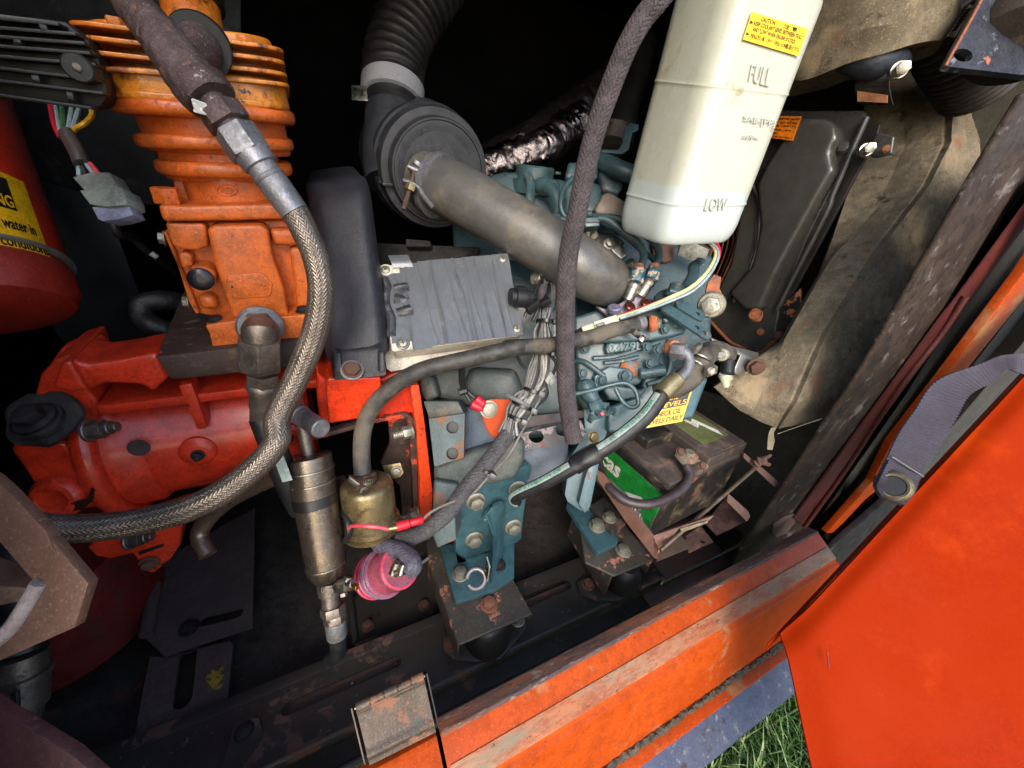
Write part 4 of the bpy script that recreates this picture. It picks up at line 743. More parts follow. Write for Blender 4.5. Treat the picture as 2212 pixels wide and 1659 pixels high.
# pink fuel filter and braided stub
pf = thing('fuel_filter', 'pink translucent plastic in-line fuel filter below the gold pump', 'fuel filter', (.1, .38, -.68))
q0, q1 = L(1, 3, 855, 270, .535), L(1, 3, 1060, 200, .487)
mk('bowl', rings(q0, q1, [(-.10, .008), (-.06, .022), (0, .0272), (.1, .0288), (.42, .0292), (.44, .031), (.58, .031), (.60, .0282), (1, .0266), (1.04, .022)], 44), m_pinkp, pf)
mk('clear_flange', rings(q0, q1, [(.42, .0295), (.44, .0320), (.52, .0320), (.54, .0295)], 44), m_clear, pf)
mk('end_ring', tube([q1 + (frame(q1 - q0)[1] * math.cos(a) + frame(q1 - q0)[2] * math.sin(a)) * .0238 for a in [math.radians(15 * i) for i in range(25)]], .0024, seg=12, n=60), m_dpink, pf)
mk('element', rings(q0, q1, [(.02, .018), (.05, .021), (.7, .021), (.75, .018)], 30), m_dpink, pf)
for k in range(2): mk('pink_band', rings(q0, q1, [(.12 + .14 * k, .0292), (.13 + .14 * k, .0300), (.17 + .14 * k, .0300), (.18 + .14 * k, .029)], 44), m_dpink, pf)
mk('nozzle', cyl(q1, q1 + (q1 - q0).normalized() * .010, .006, 18), m_clear, pf)
bh = thing('short_braided_hose', 'short textile braided hose bent between gold pump and pink filter', 'hose', (.12, .38, -.66))
mk('woven_hose', dt([(*t(1, 2, 870, 1310), .515), (*t(1, 2, 930, 1375), .503), (*t(1, 2, 1060, 1420), .485), (*t(1, 2, 1140, 1480), .470), (*t(1, 2, 1155, 1530), .462), (*t(1, 2, 1130, 1560), .462)], .0094, seg=64, n=320, fn=braid(12, .0065, .0013)), M('violet_textile', C('4a4652'), .8, 0, var=C('56525e'), vs=40, bump=.3, bs=300), bh)
mk('hose_clamp', join(cyl(L(1, 2, 1005, 1590, .462), L(1, 2, 1040, 1500, .462), .0050, 12), cyl(L(1, 2, 1060, 1600, .455), L(1, 2, 1085, 1520, .46), .004, 10), rough(box(L(1, 2, 1060, 1560, .462), V((.015, 0, 0)), V((0, .010, 0)), V((0, 0, .010)), .002), .0015, 90)), m_steel, bh)
single('split_pin', cyl(L(1, 2, 1190, 1525, .49), L(1, 2, 1265, 1470, .50), .0022, 8), m_steel, 'thin grey pin sticking out behind the short braided hose', 'pin')
# junction box wrapped in tape
jb = thing('taped_box', 'cream junction box covered with wrinkled grey duct tape', 'junction box', (.1, .45, -.35))
jt = {'tl': L(1, 1, 905, 635, .500), 'tr': L(1, 1, 1835, 553, .548), 'br': L(1, 1, 1955, 1140, .520), 'bl': L(1, 1, 1000, 1260, .472)}
jf = quad(jt['tl'], jt['tr'], jt['br'], jt['bl']); jn = (jf(.5, .5, 1) - jf(.5, .5, 0)).normalized()
def jbox(o, h0, h1, b): return prism([jf(s, q, h0) for s, q in ((-o, -o), (1 + o, -o), (1 + o, 1 + o), (-o, 1 + o))], jn * (h1 - h0), b, 3)
mk('base', jbox(-.01, -.034, -.007, .005), m_cream, jb)
mk('mounting_flange', prism([jf(s, q, -.036) for s, q in ((-.07, .12), (-.02, .12), (1.0, .3), (1.0, 1.03), (.98, 1.09), (-.03, 1.12), (-.06, 1.08))], jn * .003, .002), m_cream, jb)
mk('lid', jbox(0, -.007, 0, .0035), m_cream, jb)
FOLD = [(.10, .03, .0010, .010), (.19, -.05, .0016, .012), (.27, .06, .0012, .008), (.36, .04, .0022, .016), (.47, .08, .0014, .009), (.55, .05, .0022, .014), (.63, .05, .0012, .008), (.72, .03, .0014, .010), (.81, .05, .0010, .007), (.90, .02, .0010, .008)]
def wr(s, q, h):
    z = .0009 + .0002 * noise.noise(V((s * 30, q * 12, 1)))
    for s0_, dr, am, w_ in FOLD:
        x = (s - s0_ - dr * q - .006 * math.sin(q * 9 + s0_ * 40)) / w_
        if abs(x) < 3: z += am * 1.5 * math.exp(-abs(x) ** 1.5 * 1.5) * (.35 + .65 * abs(noise.noise(V((s0_ * 30, q * 3.3, 5)))) * 1.7)
    return jf(s, q, h + z)
jw = (.02, .155, .28, .40, .52, .64, .76, .87, 1.0)
for k in range(8):
    s0, s1 = jw[k] - .012, jw[k + 1]
    def tf(s, q, h, s0=s0, s1=s1, k=k):
        x = s0 + (s1 - s0) * s + .015 * (q - .5) * math.sin(k * 2.3) + .004 * math.sin(q * 9 + k); y = (.0 if k > 1 else (.12 if k == 0 else .02)) + q * (1.0 - (.0 if k > 0 else .2))
        edge = math.exp(-(s / .06) ** 2) * (.0006 + .0012 * max(0, noise.noise(V((k * 5.3, q * 3.2, 2)))))
        p = wr(x, y, h + .0006 * (k % 2) + edge); return p
    mk('tape_strip', sheet(tf, 34, 60, .0003), m_tape, jb)
mk('tape_strip', sheet(lambda s, q, h: jf(-.012 + .07 * s + .012 * math.sin(q * 11), .16 + .68 * q, h + .0005 + .003 * math.sin(s * 3.1) + .0012 * noise.noise(V((s * 5, q * 9, 7)))), 10, 40, .0004), m_tapeb, jb)
mk('tape_strip', sheet(lambda s, q, h: jf(-.013 - .004 * s, .14 + .78 * q, h - .001 - .011 * s), 4, 30, .0004), m_tapeb, jb, loc=None)
mk('loose_tape', sheet(lambda s, q, h: jf(.10 + .145 * s - .025 * (1 - q), -.10 + .16 * q + .012 * s, h + .002 + .003 * math.sin(q * 3.0)), 8, 10, .0004), m_tape, jb)
mk('curled_tape', sheet(lambda s, q, h: jf(.075 + .105 * s + .01 * math.sin(q * 8), .27 + .36 * q, h + .004 + .003 * math.sin(q * 7 + s * 2) + .002 * math.sin(q * 17)), 8, 26, .0004), m_tapeb, jb)
for s, q in ((.045, .07), (.955, .07), (.955, .93), (.085, .93)):
    mk('screw_boss', lathe(jf(s, q, .0005), jn, [(0, .0085), (.0012, .008), (.0015, .0064), (.0012, .006)], 20), m_cream if s < .5 and q < .5 else m_tape, jb)
    o = bolt(jb, jf(s, q, .0014), jn, .0085, m_bolt, 'screw', 'screw'); o2 = bolt(o, jf(s, q, .0022), jn, .0065, m_blk, 'cross', 'cross_recess')
    o2.matrix_parent_inverse = o.matrix_local.inverted(); o2.parent = o; o2.matrix_local = Matrix.Identity(4); o2.matrix_parent_inverse = Matrix.Identity(4)
mk('cable_gland', rings(L(1, 1, 1860, 860, .515), L(1, 1, 2010, 870, .525), [(0, .011), (.2, .011), (.22, .0145), (.7, .0145), (.75, .011), (1, .010)], 14), m_zip, jb)
# air cleaner
af = thing('air_cleaner', 'round grey-black plastic air cleaner with stepped end cap', 'air filter', (.35, .75, .05))
dc = .64
def AF(a, b, d=dc): return L(1, 0, a, b, d)
a0_ = AF(1350, 1260, .60); ax_ = (L(1, 0, 1130, 1130, .74) - L(1, 0, 1330, 1250, .60)).normalized(); ax_ = (ax_ + IN * .25).normalized()
k_ = .60 * .29762 / F
mk('shell', lathe(a0_ + ax_ * .020, ax_, [(0, 300 * k_), (0.001, 395 * k_), (.006, 405 * k_), (.03, 408 * k_), (.033, 425 * k_), (.045, 432 * k_), (.05, 432 * k_), (.052, 420 * k_), (.075, 425 * k_), (.08, 445 * k_), (.09, 445 * k_), (.095, 430 * k_), (.2, 430 * k_), (.21, 300 * k_)], 80), m_plas, af)
mk('end_cap', lathe(a0_ + ax_ * .000, ax_, [(.003, 240 * k_), (0, 290 * k_), (.001, 330 * k_), (.005, 345 * k_), (.024, 350 * k_)], 80), m_plas, af)
mk('rim_bead', lathe(a0_ + ax_ * .0, ax_, [(.002, 318 * k_), (-.0015, 326 * k_), (-.0015, 338 * k_), (.003, 345 * k_)], 80), m_plas, af)
mk('inlet_elbow', tube([AF(1000, 1330, .635), AF(985, 1130, .635), AF(1000, 950, .635), AF(1010, 700, .635), AF(1012, 640, .635)], 186 * .635 * .29762 / F, seg=48, n=30), m_plas, af)
mk('side_rib', prism([AF(a, b, .60) for a, b in [(905, 1330), (910, 1200), (960, 1070), (1010, 1010), (1070, 1000), (1010, 1130), (985, 1340)]], ax_ * .03, .002), m_plas, af)
mk('latch_tab', box(AF(965, 1335, .595), V((.016, 0, 0)), V((0, .02, 0)), V((0, 0, .004)), .001), m_plas, af)
mk('latch_tab', box(AF(1385, 830, .68), V((.008, 0, 0)), V((0, .02, 0)), V((0, 0, .008)), .001), m_plas, af)
single('filter_cradle', join(prism([L(1, 1, a, b, .68) for a, b in [(840, 470), (1640, 500), (1620, 560), (830, 660)]], ray(CX, CY) * .02, .003), prism([L(1, 1, a, b, .66) for a, b in [(1100, 440), (1280, 455), (1280, 500), (1100, 500)]], ray(CX, CY) * .03, .003)), M('dusty_black_cradle', C('1c1917'), .8, 0, var=C('2e2822'), vs=14, bump=.4), 'dusty black bracket under the air cleaner behind the taped box', 'bracket')
ch = thing('corrugated_hose', 'ribbed black rubber intake hose rising out of the top of the frame', 'hose', (.1, .6, .2))
r_c = 195 * .635 * .29762 / F
mk('ribbed_tube', dt([(*t(1, 0, 1012, 640), .635), (*t(1, 0, 1015, 500), .635), (*t(1, 0, 1055, 330), .635), (*t(1, 0, 1130, 150), .635), (*t(1, 0, 1240, -20), .635), (*t(1, 0, 1350, -180), .635)], r_c * 1.0, seg=56, n=300, fn=lambda a, s: .0055 * (abs(math.sin(math.pi * (s - .012) / .0152)) ** .7 if s > .012 else .1)), m_corr, ch)
mk('cuff', rings(AF(1010, 820, .635), AF(1012, 660, .635), [(0, r_c * .96), (.1, r_c * 1.05), (.3, r_c * 1.05), (.35, r_c * .98), (1, r_c)], 50), m_rubb, ch)
cl = thing('wide_band_clamp', 'bright wide band clamp round the corrugated hose above the air cleaner', 'clamp', (.1, .6, .1))
c0_, c1_ = AF(1008, 745, .635), AF(1012, 625, .635)
mk('band', rings(c0_, c1_, [(0, r_c * 1.06), (.03, r_c * 1.13), (.97, r_c * 1.13), (1, r_c * 1.06)], 60), M('bright_zinc_band', C('c4c4c6'), .35, .35, g=.3, var=C('a8a8ae'), vs=14, bump=.1, spots=[(C('14120f'), 24, .75, .02, .8, 0)]), cl)
mk('band_tail', rough(box(AF(765, 675, .60), AF(820, 680, .60) - AF(705, 672, .60), V((0, .0015, 0)), AF(710, 620, .60) - AF(715, 730, .60), .0004), .0005, 60), m_steel, cl)
for k in range(4): mk('worm_slot', box(AF(1176 + 9 * k, 712, .572 + .004 * k), V((.0010, 0, 0)), V((0, .001, 0)), V((0, 0, .006)), 0), m_blk, cl)
# big intake pipe
ip = thing('intake_pipe', 'fat dusty grey intake pipe running from the air cleaner down to the engine', 'pipe', (.3, .5, -.15))
d1 = .535
ipr = lambda px, d: px * d * .29762 / F
mk('pipe', tube([tuple(D(*t(1, 0, a, b), d)) + (ipr(r, d),) for a, b, d, r in [(1330, 1335, .585, 186), (1420, 1375, .575, 196), (1530, 1432, .567, 199), (1740, 1553, .558, 200)]] + [tuple(D(*t(2, 1, a, b), d)) + (ipr(r, d),) for a, b, d, r in [(100, 383, .551, 201), (310, 508, .549, 202), (500, 630, .551, 202), (620, 700, .565, 197), (690, 742, .593, 188), (722, 762, .64, 174), (730, 768, .70, 160), (730, 770, .77, 145)]], .04, seg=64, n=120), m_pipe, ip)
mk('swaged_end', lathe(D(*t(1, 0, 1300, 1335), .590), D(*t(1, 0, 1420, 1390), .575) - D(*t(1, 0, 1300, 1335), .59), [(-.02, ipr(190, .585)), (0, ipr(205, .585)), (.004, ipr(212, .585)), (.008, ipr(205, .585))], 50), m_pipe, ip)
tc_ = thing('t_bolt_clamp', 'rusty T-bolt clamp with long threaded bolt on the intake pipe mouth', 'clamp', (.25, .6, -.05))
pc, pd = D(*t(1, 0, 1330, 1350), .585), (D(*t(1, 0, 1480, 1420), .570) - D(*t(1, 0, 1330, 1350), .585)).normalized()
mk('band', lathe(pc - pd * .004, pd, [(0, ipr(212, .58)), (.0005, ipr(222, .58)), (.010, ipr(222, .58)), (.0105, ipr(212, .58))], 60), m_fit2, tc_)
mk('clamp_ear', tube([L(1, 0, 1290, 1190, .560), L(1, 0, 1230, 1240, .552), L(1, 0, 1180, 1235, .548), L(1, 0, 1125, 1210, .546)], .0042, seg=10, n=14, flat=1.6), m_fit2, tc_)
mk('clamp_ear', tube([L(1, 0, 1290, 1500, .565), L(1, 0, 1225, 1420, .552), L(1, 0, 1190, 1360, .548), L(1, 0, 1090, 1315, .546)], .0042, seg=10, n=14, flat=1.6), m_fit2, tc_)
s0_, s1_ = L(1, 0, 1180, 1200, .546), L(1, 0, 1085, 1520, .548)
mk('threaded_bolt', tube([s0_, s0_.lerp(s1_, .5), s1_], .0036, seg=16, n=140, fn=lambda a, s: .0007 * math.sin(6.283 * s / .0023 + a)), M('rusty_thread', C('8a7468'), .55, .6, var=C('6a5044'), vs=40, bump=.3), tc_)
mk('bolt_head', lathe(L(1, 0, 1175, 1215, .546), L(1, 0, 1200, 1170, .545) - L(1, 0, 1175, 1215, .546), [(0, .004), (.002, .008), (.007, .0085), (.010, .006)], 16), m_fit2, tc_)
mk('nut', hexnut(L(1, 0, 1145, 1340, .545), L(1, 0, 1130, 1385, .546), .0085), m_gold, tc_)
# foil wrapped exhaust
ex = thing('wrapped_exhaust', 'exhaust pipe wrapped in crinkled silver foil behind the air cleaner', 'exhaust pipe', (.5, .8, 0))
def foil(n_, r, mat, l, amp):
    s = tube([D(*p) for p in l], r, seg=64, n=260)
    return mk(n_, ([v + noise.noise_vector(v * 55) * amp * .7 + noise.noise_vector(v * 150) * amp * .4 for v in s[0]], s[1]), mat, ex, smooth=True)
foil('foil_wrap', .040, m_foild, [(*t(1, 0, 1560, 1300), .80), (*t(1, 0, 1800, 1150), .80), (*t(1, 0, 2050, 1020), .80), (*t(2, 0, 350, 900), .82), (*t(2, 0, 560, 760), .84), (*t(2, 0, 800, 560), .87)], .004)
foil('bright_foil', .0385, m_foil, [(*t(1, 0, 1640, 1262), .79), (*t(1, 0, 1850, 1170), .79), (*t(1, 0, 2080, 1080), .79), (*t(2, 0, 370, 970), .805), (*t(2, 0, 540, 870), .82)], .005)
mk('vertical_exhaust', tube([L(2, 0, 790, 1070, .84), L(2, 0, 830, 800, .84), L(2, 0, 900, 560, .84), L(2, 0, 960, 300, .85)], .034, seg=32, n=20), M('dark_pipe', C('151312'), .5, .4, bump=.2), ex)
mk('band_clamp', rings(L(2, 0, 745, 1070, .83), L(2, 0, 770, 950, .83), [(0, .036), (.02, .038), (.12, .038), (.14, .0365), (.86, .0365), (.88, .038), (.98, .038), (1, .036)], 32), m_fit, ex)
# =============== DIESEL ENGINE (centre)
en = thing('diesel_engine', 'blue-grey diesel engine with injector pipes, levers and raised casting number', 'engine', (.4, .6, -.6))
def ep(name, c, r, l, y, d, mat=None, b=.003, par=None): return mk(name, prism([Y(*t(c, r, a, q), y) for a, q in l], V((0, d, 0)), b, 3), mat or m_teal, par or en)
def ed(name, c, r, l, d, dd, mat=None, b=.003, par=None): return mk(name, prism([D(*t(c, r, a, q), d) for a, q in l], ray(CX, CY).normalized() * dd, b, 3), mat or m_teal, par or en)
# main block behind everything
ed('block', 2, 1, [(-420, 250), (300, 180), (1500, 560), (1480, 1300), (1250, 1750), (440, 1880), (60, 1900), (-300, 1700)], .70, .25, m_teal, .01)
ed('block_side', 2, 1, [(-200, 560), (500, 640), (560, 1700), (-60, 1900)], .655, .08, m_teal, .01)
# head and rocker cover, behind the intake pipe
ed('cylinder_head', 1, 0, [(1690, 1260), (2230, 1290), (2700, 1500), (2700, 1900), (1700, 1700)], .70, .12, m_teal, .01)
cp0 = L(2, 0, 190, 1310, .69); cpu = UP
mk('rocker_cap', lathe(cp0 - UP * .02, UP, [(0, .042), (.02, .042), (.022, .034), (.040, .034), (.043, .031), (.041, .020), (.043, .018)], 40), m_teal, en)
ed('rocker_cover', 2, 0, [(-140, 1260), (0, 1225), (380, 1290), (390, 1640), (-100, 1640)], .675, .10, m_teal, .012)
for a, b in ((15, 1225), (145, 1260), (360, 1265)): bolt(en, L(2, 0, a, b, .668), UP, .0085, m_teal, 'plain', 'cover_bolt')
mk('breather_elbow', tube([L(2, 0, 230, 1350, .655), L(2, 0, 300, 1370, .64), L(2, 0, 350, 1430, .635), L(2, 0, 365, 1550, .635), L(2, 0, 370, 1640, .64)], .0105, seg=24, n=30), m_teal, en)
mk('elbow_collar', rings(L(2, 0, 225, 1345, .66), L(2, 0, 285, 1360, .645), [(0, .0125), (.2, .0138), (.8, .0138), (1, .012)], 28), m_teal, en)
mk('lifting_eye', tube([L(2, 0, 140, 1265, .65), L(2, 0, 165, 1330, .645), L(2, 0, 160, 1460, .64), L(2, 0, 155, 1600, .64)], .0055, seg=12, n=20, flat=1.5), m_teal, en)
ed('cap_block', 2, 0, [(440, 1170), (660, 1180), (655, 1290), (600, 1310), (415, 1290)], .69, .05, m_teal, .006)
ed('port_casting', 2, 0, [(400, 1320), (590, 1300), (680, 1330), (700, 1500), (640, 1560), (400, 1560)], .68, .06, m_teal, .012)
ed('thermostat_housing', 2, 0, [(650, 1150), (800, 1170), (790, 1260), (850, 1330), (800, 1420), (680, 1380)], .70, .05, m_teal, .010)
mk('water_pipe', tube([L(2, 0, 640, 1160, .71), L(2, 0, 740, 1200, .69), L(2, 0, 850, 1250, .68), L(2, 0, 1000, 1290, .68)], .0155, seg=28, n=20), m_teal, en)
ed('bracket_hook', 2, 0, [(640, 1080), (800, 1085), (830, 1040), (850, 930), (890, 890), (950, 900), (950, 940), (905, 960), (880, 1080), (830, 1115), (660, 1105)], .72, .006, m_teal, .002)
# small thin fuel return pipe loops
mk('fuel_return_pipe', dt([(*t(2, 0, 470, 1290), .62), (*t(2, 0, 410, 1370), .615), (*t(2, 0, 385, 1450), .61), (*t(2, 0, 390, 1530), .61), (*t(2, 0, 440, 1590), .61), (*t(2, 0, 560, 1600), .60)], .0045, seg=12, n=40), m_teal, en)
# injector pipes
IPT = [[(*t(2, 1, 330, 300), .61), (*t(2, 1, 540, 315), .60), (*t(2, 1, 700, 300), .59), (*t(2, 1, 830, 390), .585), (*t(2, 1, 940, 470), .58), (*t(2, 1, 985, 560), .577), (*t(2, 1, 965, 640), .575), (*t(2, 1, 940, 700), .572)],
       [(*t(2, 1, 330, 280), .62), (*t(2, 1, 640, 285), .60), (*t(2, 1, 800, 300), .60), (*t(2, 1, 960, 390), .595), (*t(2, 1, 1070, 480), .59), (*t(2, 1, 1095, 570), .586), (*t(2, 1, 1060, 650), .582), (*t(2, 1, 1040, 700), .58)],
       [(*t(2, 1, 560, 270), .66), (*t(2, 1, 820, 400), .64), (*t(2, 1, 960, 520), .63), (*t(2, 1, 1060, 600), .62), (*t(2, 1, 1060, 660), .61)]]
for k, l in enumerate(IPT): mk('injector_pipe', dt(l, .0056 if k < 2 else .0045, seg=16, n=70), m_teal, en)
ed('pipe_clamp', 2, 1, [(550, 285), (660, 280), (668, 350), (560, 358)], .578, .02, m_teal, .002)
ed('pipe_clamp_lower', 2, 1, [(556, 318), (664, 315), (666, 322), (558, 326)], .5765, .004, m_blk, .0)
bolt(en, L(2, 1, 585, 270, .585), UP, .0095, m_teal, 'plain', 'clamp_bolt')
for a, b, a2, b2, a3, b3 in ((950, 640, 925, 760, 870, 880), (1065, 640, 1035, 740, 960, 850)):
    mk('rusty_olive', rough(cyl(L(2, 1, a - 4, b - 10, .573), L(2, 1, a - 4, b + 50, .571), .0080, 16), .0012, 120), M('orange_rust', C('a0522c'), .8, 0, var=C('b08058'), vs=50, bump=.6) if 'orange_rust' not in bpy.data.materials else bpy.data.materials['orange_rust'], en)
    mk('union_nut', hexnut(L(2, 1, a - 2, b + 25, .572), L(2, 1, a2, b2, .570), .0112), M('chipped_blue_steel', C('3f6a7c'), .45, .2, var=C('4c6468'), vs=20, bump=.4, spots=[(C('c0a88c'), 45, .56, .05, .8, 0)]) if 'chipped_blue_steel' not in bpy.data.materials else bpy.data.materials['chipped_blue_steel'], en)
    mk('delivery_valve', rings(L(2, 1, a2, b2, .571), L(2, 1, a3, b3, .58), [(0, .008), (.1, .0098), (.3, .0098), (.32, .0085), (.6, .0092), (1, .0095)], 20), m_steel, en)
# fan belt cover triangular dusty housing, injector nozzle bits
ed('manifold_cover', 2, 1, [(625, 220), (690, 110), (740, 100), (860, 170), (900, 330), (820, 300), (640, 260)], .62, .04, M('dusty_bronze', C('6e6152'), .55, .2, var=C('5a4e42'), vs=12, bump=.2), .008)
ed('nozzle_clamp', 2, 1, [(700, 480), (770, 440), (850, 500), (870, 560), (820, 600), (760, 540)], .61, .03, m_steel, .004)
bolt(en, L(2, 1, 735, 480, .605), (-.3, -.7, .6), .011, m_steel, 'hex', 'nozzle_nut')
for k, (a, b) in enumerate(((560, 380), (600, 400), (870, 610))): mk('return_union', cyl(L(2, 1, a, b, .615), L(2, 1, a + 20, b + 40, .62), .010, 16), m_bolt, en)
ed('nozzle_shroud', 2, 1, [(560, 380), (760, 400), (860, 470), (700, 520), (600, 470)], .63, .03, m_rubb, .005)
# injection pump top with rusty flange screws
ed('pump_gasket_flange', 2, 1, [(640, 930), (740, 960), (830, 900), (960, 850), (1010, 870), (1045, 940), (830, 1000), (740, 1020)], .583, .012, M('bare_flange', C('8a8088'), .6, .4, var=C('7a6a60'), vs=30, bump=.3), .002)
for a, b in ((885, 935), (1000, 912)): bolt(en, L(2, 1, a, b, .574), (-.1, -.55, .85), .0125, M('oily_red_screw', C('5a2418'), .25, .5) if 'oily_red_screw' not in bpy.data.materials else bpy.data.materials['oily_red_screw'], 'screw', 'flange_screw')
mk('vent_screw', cyl(L(2, 1, 770, 975, .572), L(2, 1, 775, 935, .566), .010, 16), M('violet_zinc', C('8c88a0'), .45, .5), en)
ed('pump_body', 2, 1, [(480, 1010), (640, 960), (1000, 850), (1140, 930), (1310, 1080), (1290, 1130), (1160, 1170), (1100, 1330), (1140, 1400), (1000, 1430), (960, 1500), (520, 1560), (480, 1180)], .60, .12, m_teal, .006)
ed('pump_top_slab', 2, 1, [(620, 1090), (980, 960), (1120, 950), (1310, 1078), (1290, 1130), (1130, 1170), (960, 1190), (640, 1200)], .578, .04, m_teal, .006)
ed('cast_number_pad', 2, 1, [(715, 1200), (950, 1185), (975, 1210), (960, 1240), (720, 1280), (708, 1245)], .585, .03, m_teal, .003)
text(en, '0.479L', lambda s, q, h=0: L(2, 1, 725 + 245 * s, 1205 + 62 * q - 18 * s, .5849) - ray(CX, CY) * h * 2, (0, 0, 1, 1), M('teal_lettering', C('4c666a'), .4), .0002, 'cast_number', .02, 0, .0012)
mk('governor_drum', lathe(L(2, 1, 1180, 1010, .60), L(2, 1, 1160, 830, .575) - L(2, 1, 1180, 1010, .60), [(0, .0215), (.01, .0195), (.028, .0195), (.03, .0212), (.036, .0215), (.04, .018), (.041, .008)], 40), m_teal, en)
mk('lever_shaft', rings(L(2, 1, 1195, 860, .57), L(2, 1, 1235, 770, .562), [(0, .013), (.3, .013), (.35, .0105), (.9, .0105), (1, .008)], 24), m_teal, en)
bolt(en, L(2, 1, 1232, 778, .560), (.2, -.6, .8), .0085, m_bolt, 'plain', 'shaft_nut')
mk('shaft_pin', cyl(L(2, 1, 1170, 820, .562), L(2, 1, 1260, 840, .560), .0045, 10), m_teal, en)
def lever(name, a, b, r_, d, holes, w_):
    A, B = L(2, 1, *a, d), L(2, 1, *b, d); nn = (-ray(CX, CY)).normalized() * .8 + UP * .6; nn = nn - (B - A).normalized() * nn.dot((B - A).normalized()); nn.normalize()
    mk(name, plate(slotp(A, B, nn, w_, 8), [circ(A.lerp(B, f), nn, w_ * .42, 14, 1.1) for f in holes], nn * -.004), m_teal, en, smooth=False)
lever('throttle_lever', (1150, 940), (1440, 1135), 0, .556, (.76, .95), .0085)
lever('stop_lever', (1260, 920), (1395, 1000), 0, .560, (.86,), .0085)
mk('throttle_rod', tube([L(2, 1, 1290, 800, .57), L(2, 1, 1345, 700, .58), L(2, 1, 1350, 640, .585), L(2, 1, 1400, 600, .60)], .0045, seg=10, n=16, flat=1.8), m_teal, en)
ed('fuel_banjo_body', 2, 1, [(920, 1040), (1010, 990), (1060, 1020), (1040, 1080), (960, 1110)], .568, .03, m_teal, .005)
mk('banjo_bolt_collar', rough(rings(L(2, 1, 1020, 1060, .562), L(2, 1, 1085, 1055, .560), [(0, .0105), (.2, .0125), (.7, .0120), (1, .009)], 24), .0012, 120), bpy.data.materials['orange_rust'], en)
bolt(en, L(2, 1, 1085, 1058, .556), (.55, -.8, .2), .0105, m_bolt, 'plain', 'banjo_bolt')
mk('fuel_inlet_pipe', cyl(L(2, 1, 880, 1075, .572), L(2, 1, 1000, 1045, .568), .0085, 18), m_teal, en)
ed('tacho_boss', 2, 1, [(1120, 1020), (1160, 1010), (1175, 1040), (1150, 1060)], .566, .02, m_teal, .003)
# side covers and fixings
ed('governor_side', 2, 1, [(1120, 1400), (1140, 1370), (1060, 1320), (1100, 1240), (1170, 1170), (1250, 1290), (1130, 1420)], .61, .05, m_teal, .006)
mk('cast_tube', cyl(L(2, 1, 950, 1425, .594), L(2, 1, 1135, 1395, .594), .0085, 18), m_teal, en)
mk('cast_rib', tube([L(2, 1, 620, 1310, .59), L(2, 1, 800, 1290, .589), L(2, 1, 1100, 1190, .59)], .004, seg=8, n=16), m_teal, en)
mk('cast_rib', tube([L(2, 1, 700, 1345, .592), L(2, 1, 850, 1325, .592), L(2, 1, 950, 1300, .592)], .0035, seg=8, n=12), m_teal, en)
mk('rusty_bulge', lathe(L(2, 1, 880, 1390, .60), (-.2, -.8, .3), [(0, .017), (.006, .015), (.010, .009), (.011, .003)], 24), M('rust_bleed_teal', C('4a6c76'), .5, 0, var=C('8a6a50'), vs=22, bump=.4, spots=[(C('9a5a30'), 18, .54, .1, .8, 0)]), en)
ed('oval_cover', 2, 1, [(625, 1440), (660, 1405), (740, 1365), (880, 1385), (915, 1420), (905, 1470), (860, 1490), (700, 1530), (650, 1540), (625, 1510)], .583, .012, m_teal2, .003)
for a, b in ((680, 1470), (842, 1437)): bolt(en, L(2, 1, a, b, .581), (-.1, -.9, .35), .0115, m_teal, 'plain', 'cover_bolt')
ed('tappet_housing', 2, 1, [(500, 1480), (600, 1450), (640, 1520), (660, 1640), (570, 1700), (480, 1560)], .592, .05, m_teal, .008)
mk('tappet_cylinder', rings(L(2, 1, 550, 1500, .58), L(2, 2, 640, 360, .565), [(0, .014), (.25, .0155), (.4, .0125), (.55, .0130), (.7, .0105), (1, .0105)], 28), m_teal, en)
mk('hex_union', hexnut(L(2, 2, 625, 335, .562), L(2, 2, 650, 395, .560), .0118), m_teal, en)
mk('cross_bar', box(L(2, 2, 680, 432, .556), L(2, 2, 770, 400, .556) - L(2, 2, 590, 462, .556), V((0, .006, 0)), V((.001, 0, .006)), .001), m_teal, en)
mk('cross_bar_centre', cyl(L(2, 2, 655, 395, .56), L(2, 2, 690, 430, .553), .008, 16), m_teal, en)
mk('red_seal_dot', cyl(L(2, 2, 684, 420, .549), L(2, 2, 686, 422, .545), .0028, 10), m_redp, en)
for a, b in ((598, 458), (765, 404)): mk('bar_end', box(L(2, 2, a, b, .556), V((.004, 0, 0)), V((0, .008, 0)), V((0, 0, .012)), .001), m_teal, en)
mk('dipstick_wire', dt([(*t(2, 1, 470, 1572), .565), (*t(2, 1, 620, 1540), .56), (*t(2, 1, 740, 1505), .557), (*t(2, 1, 850, 1490), .556), (*t(2, 1, 920, 1540), .556), (*t(2, 1, 945, 1620), .556), (*t(2, 2, 935, 365), .556), (*t(2, 2, 890, 375), .556), (*t(2, 2, 830, 330), .556), (*t(2, 2, 780, 240), .558)], .0034, seg=10, n=90), m_teal, en)
ed('lower_casting', 2, 2, [(690, 250), (740, 200), (960, 250), (1000, 220), (1005, 260), (960, 300), (800, 330), (740, 320)], .60, .05, m_teal, .008)
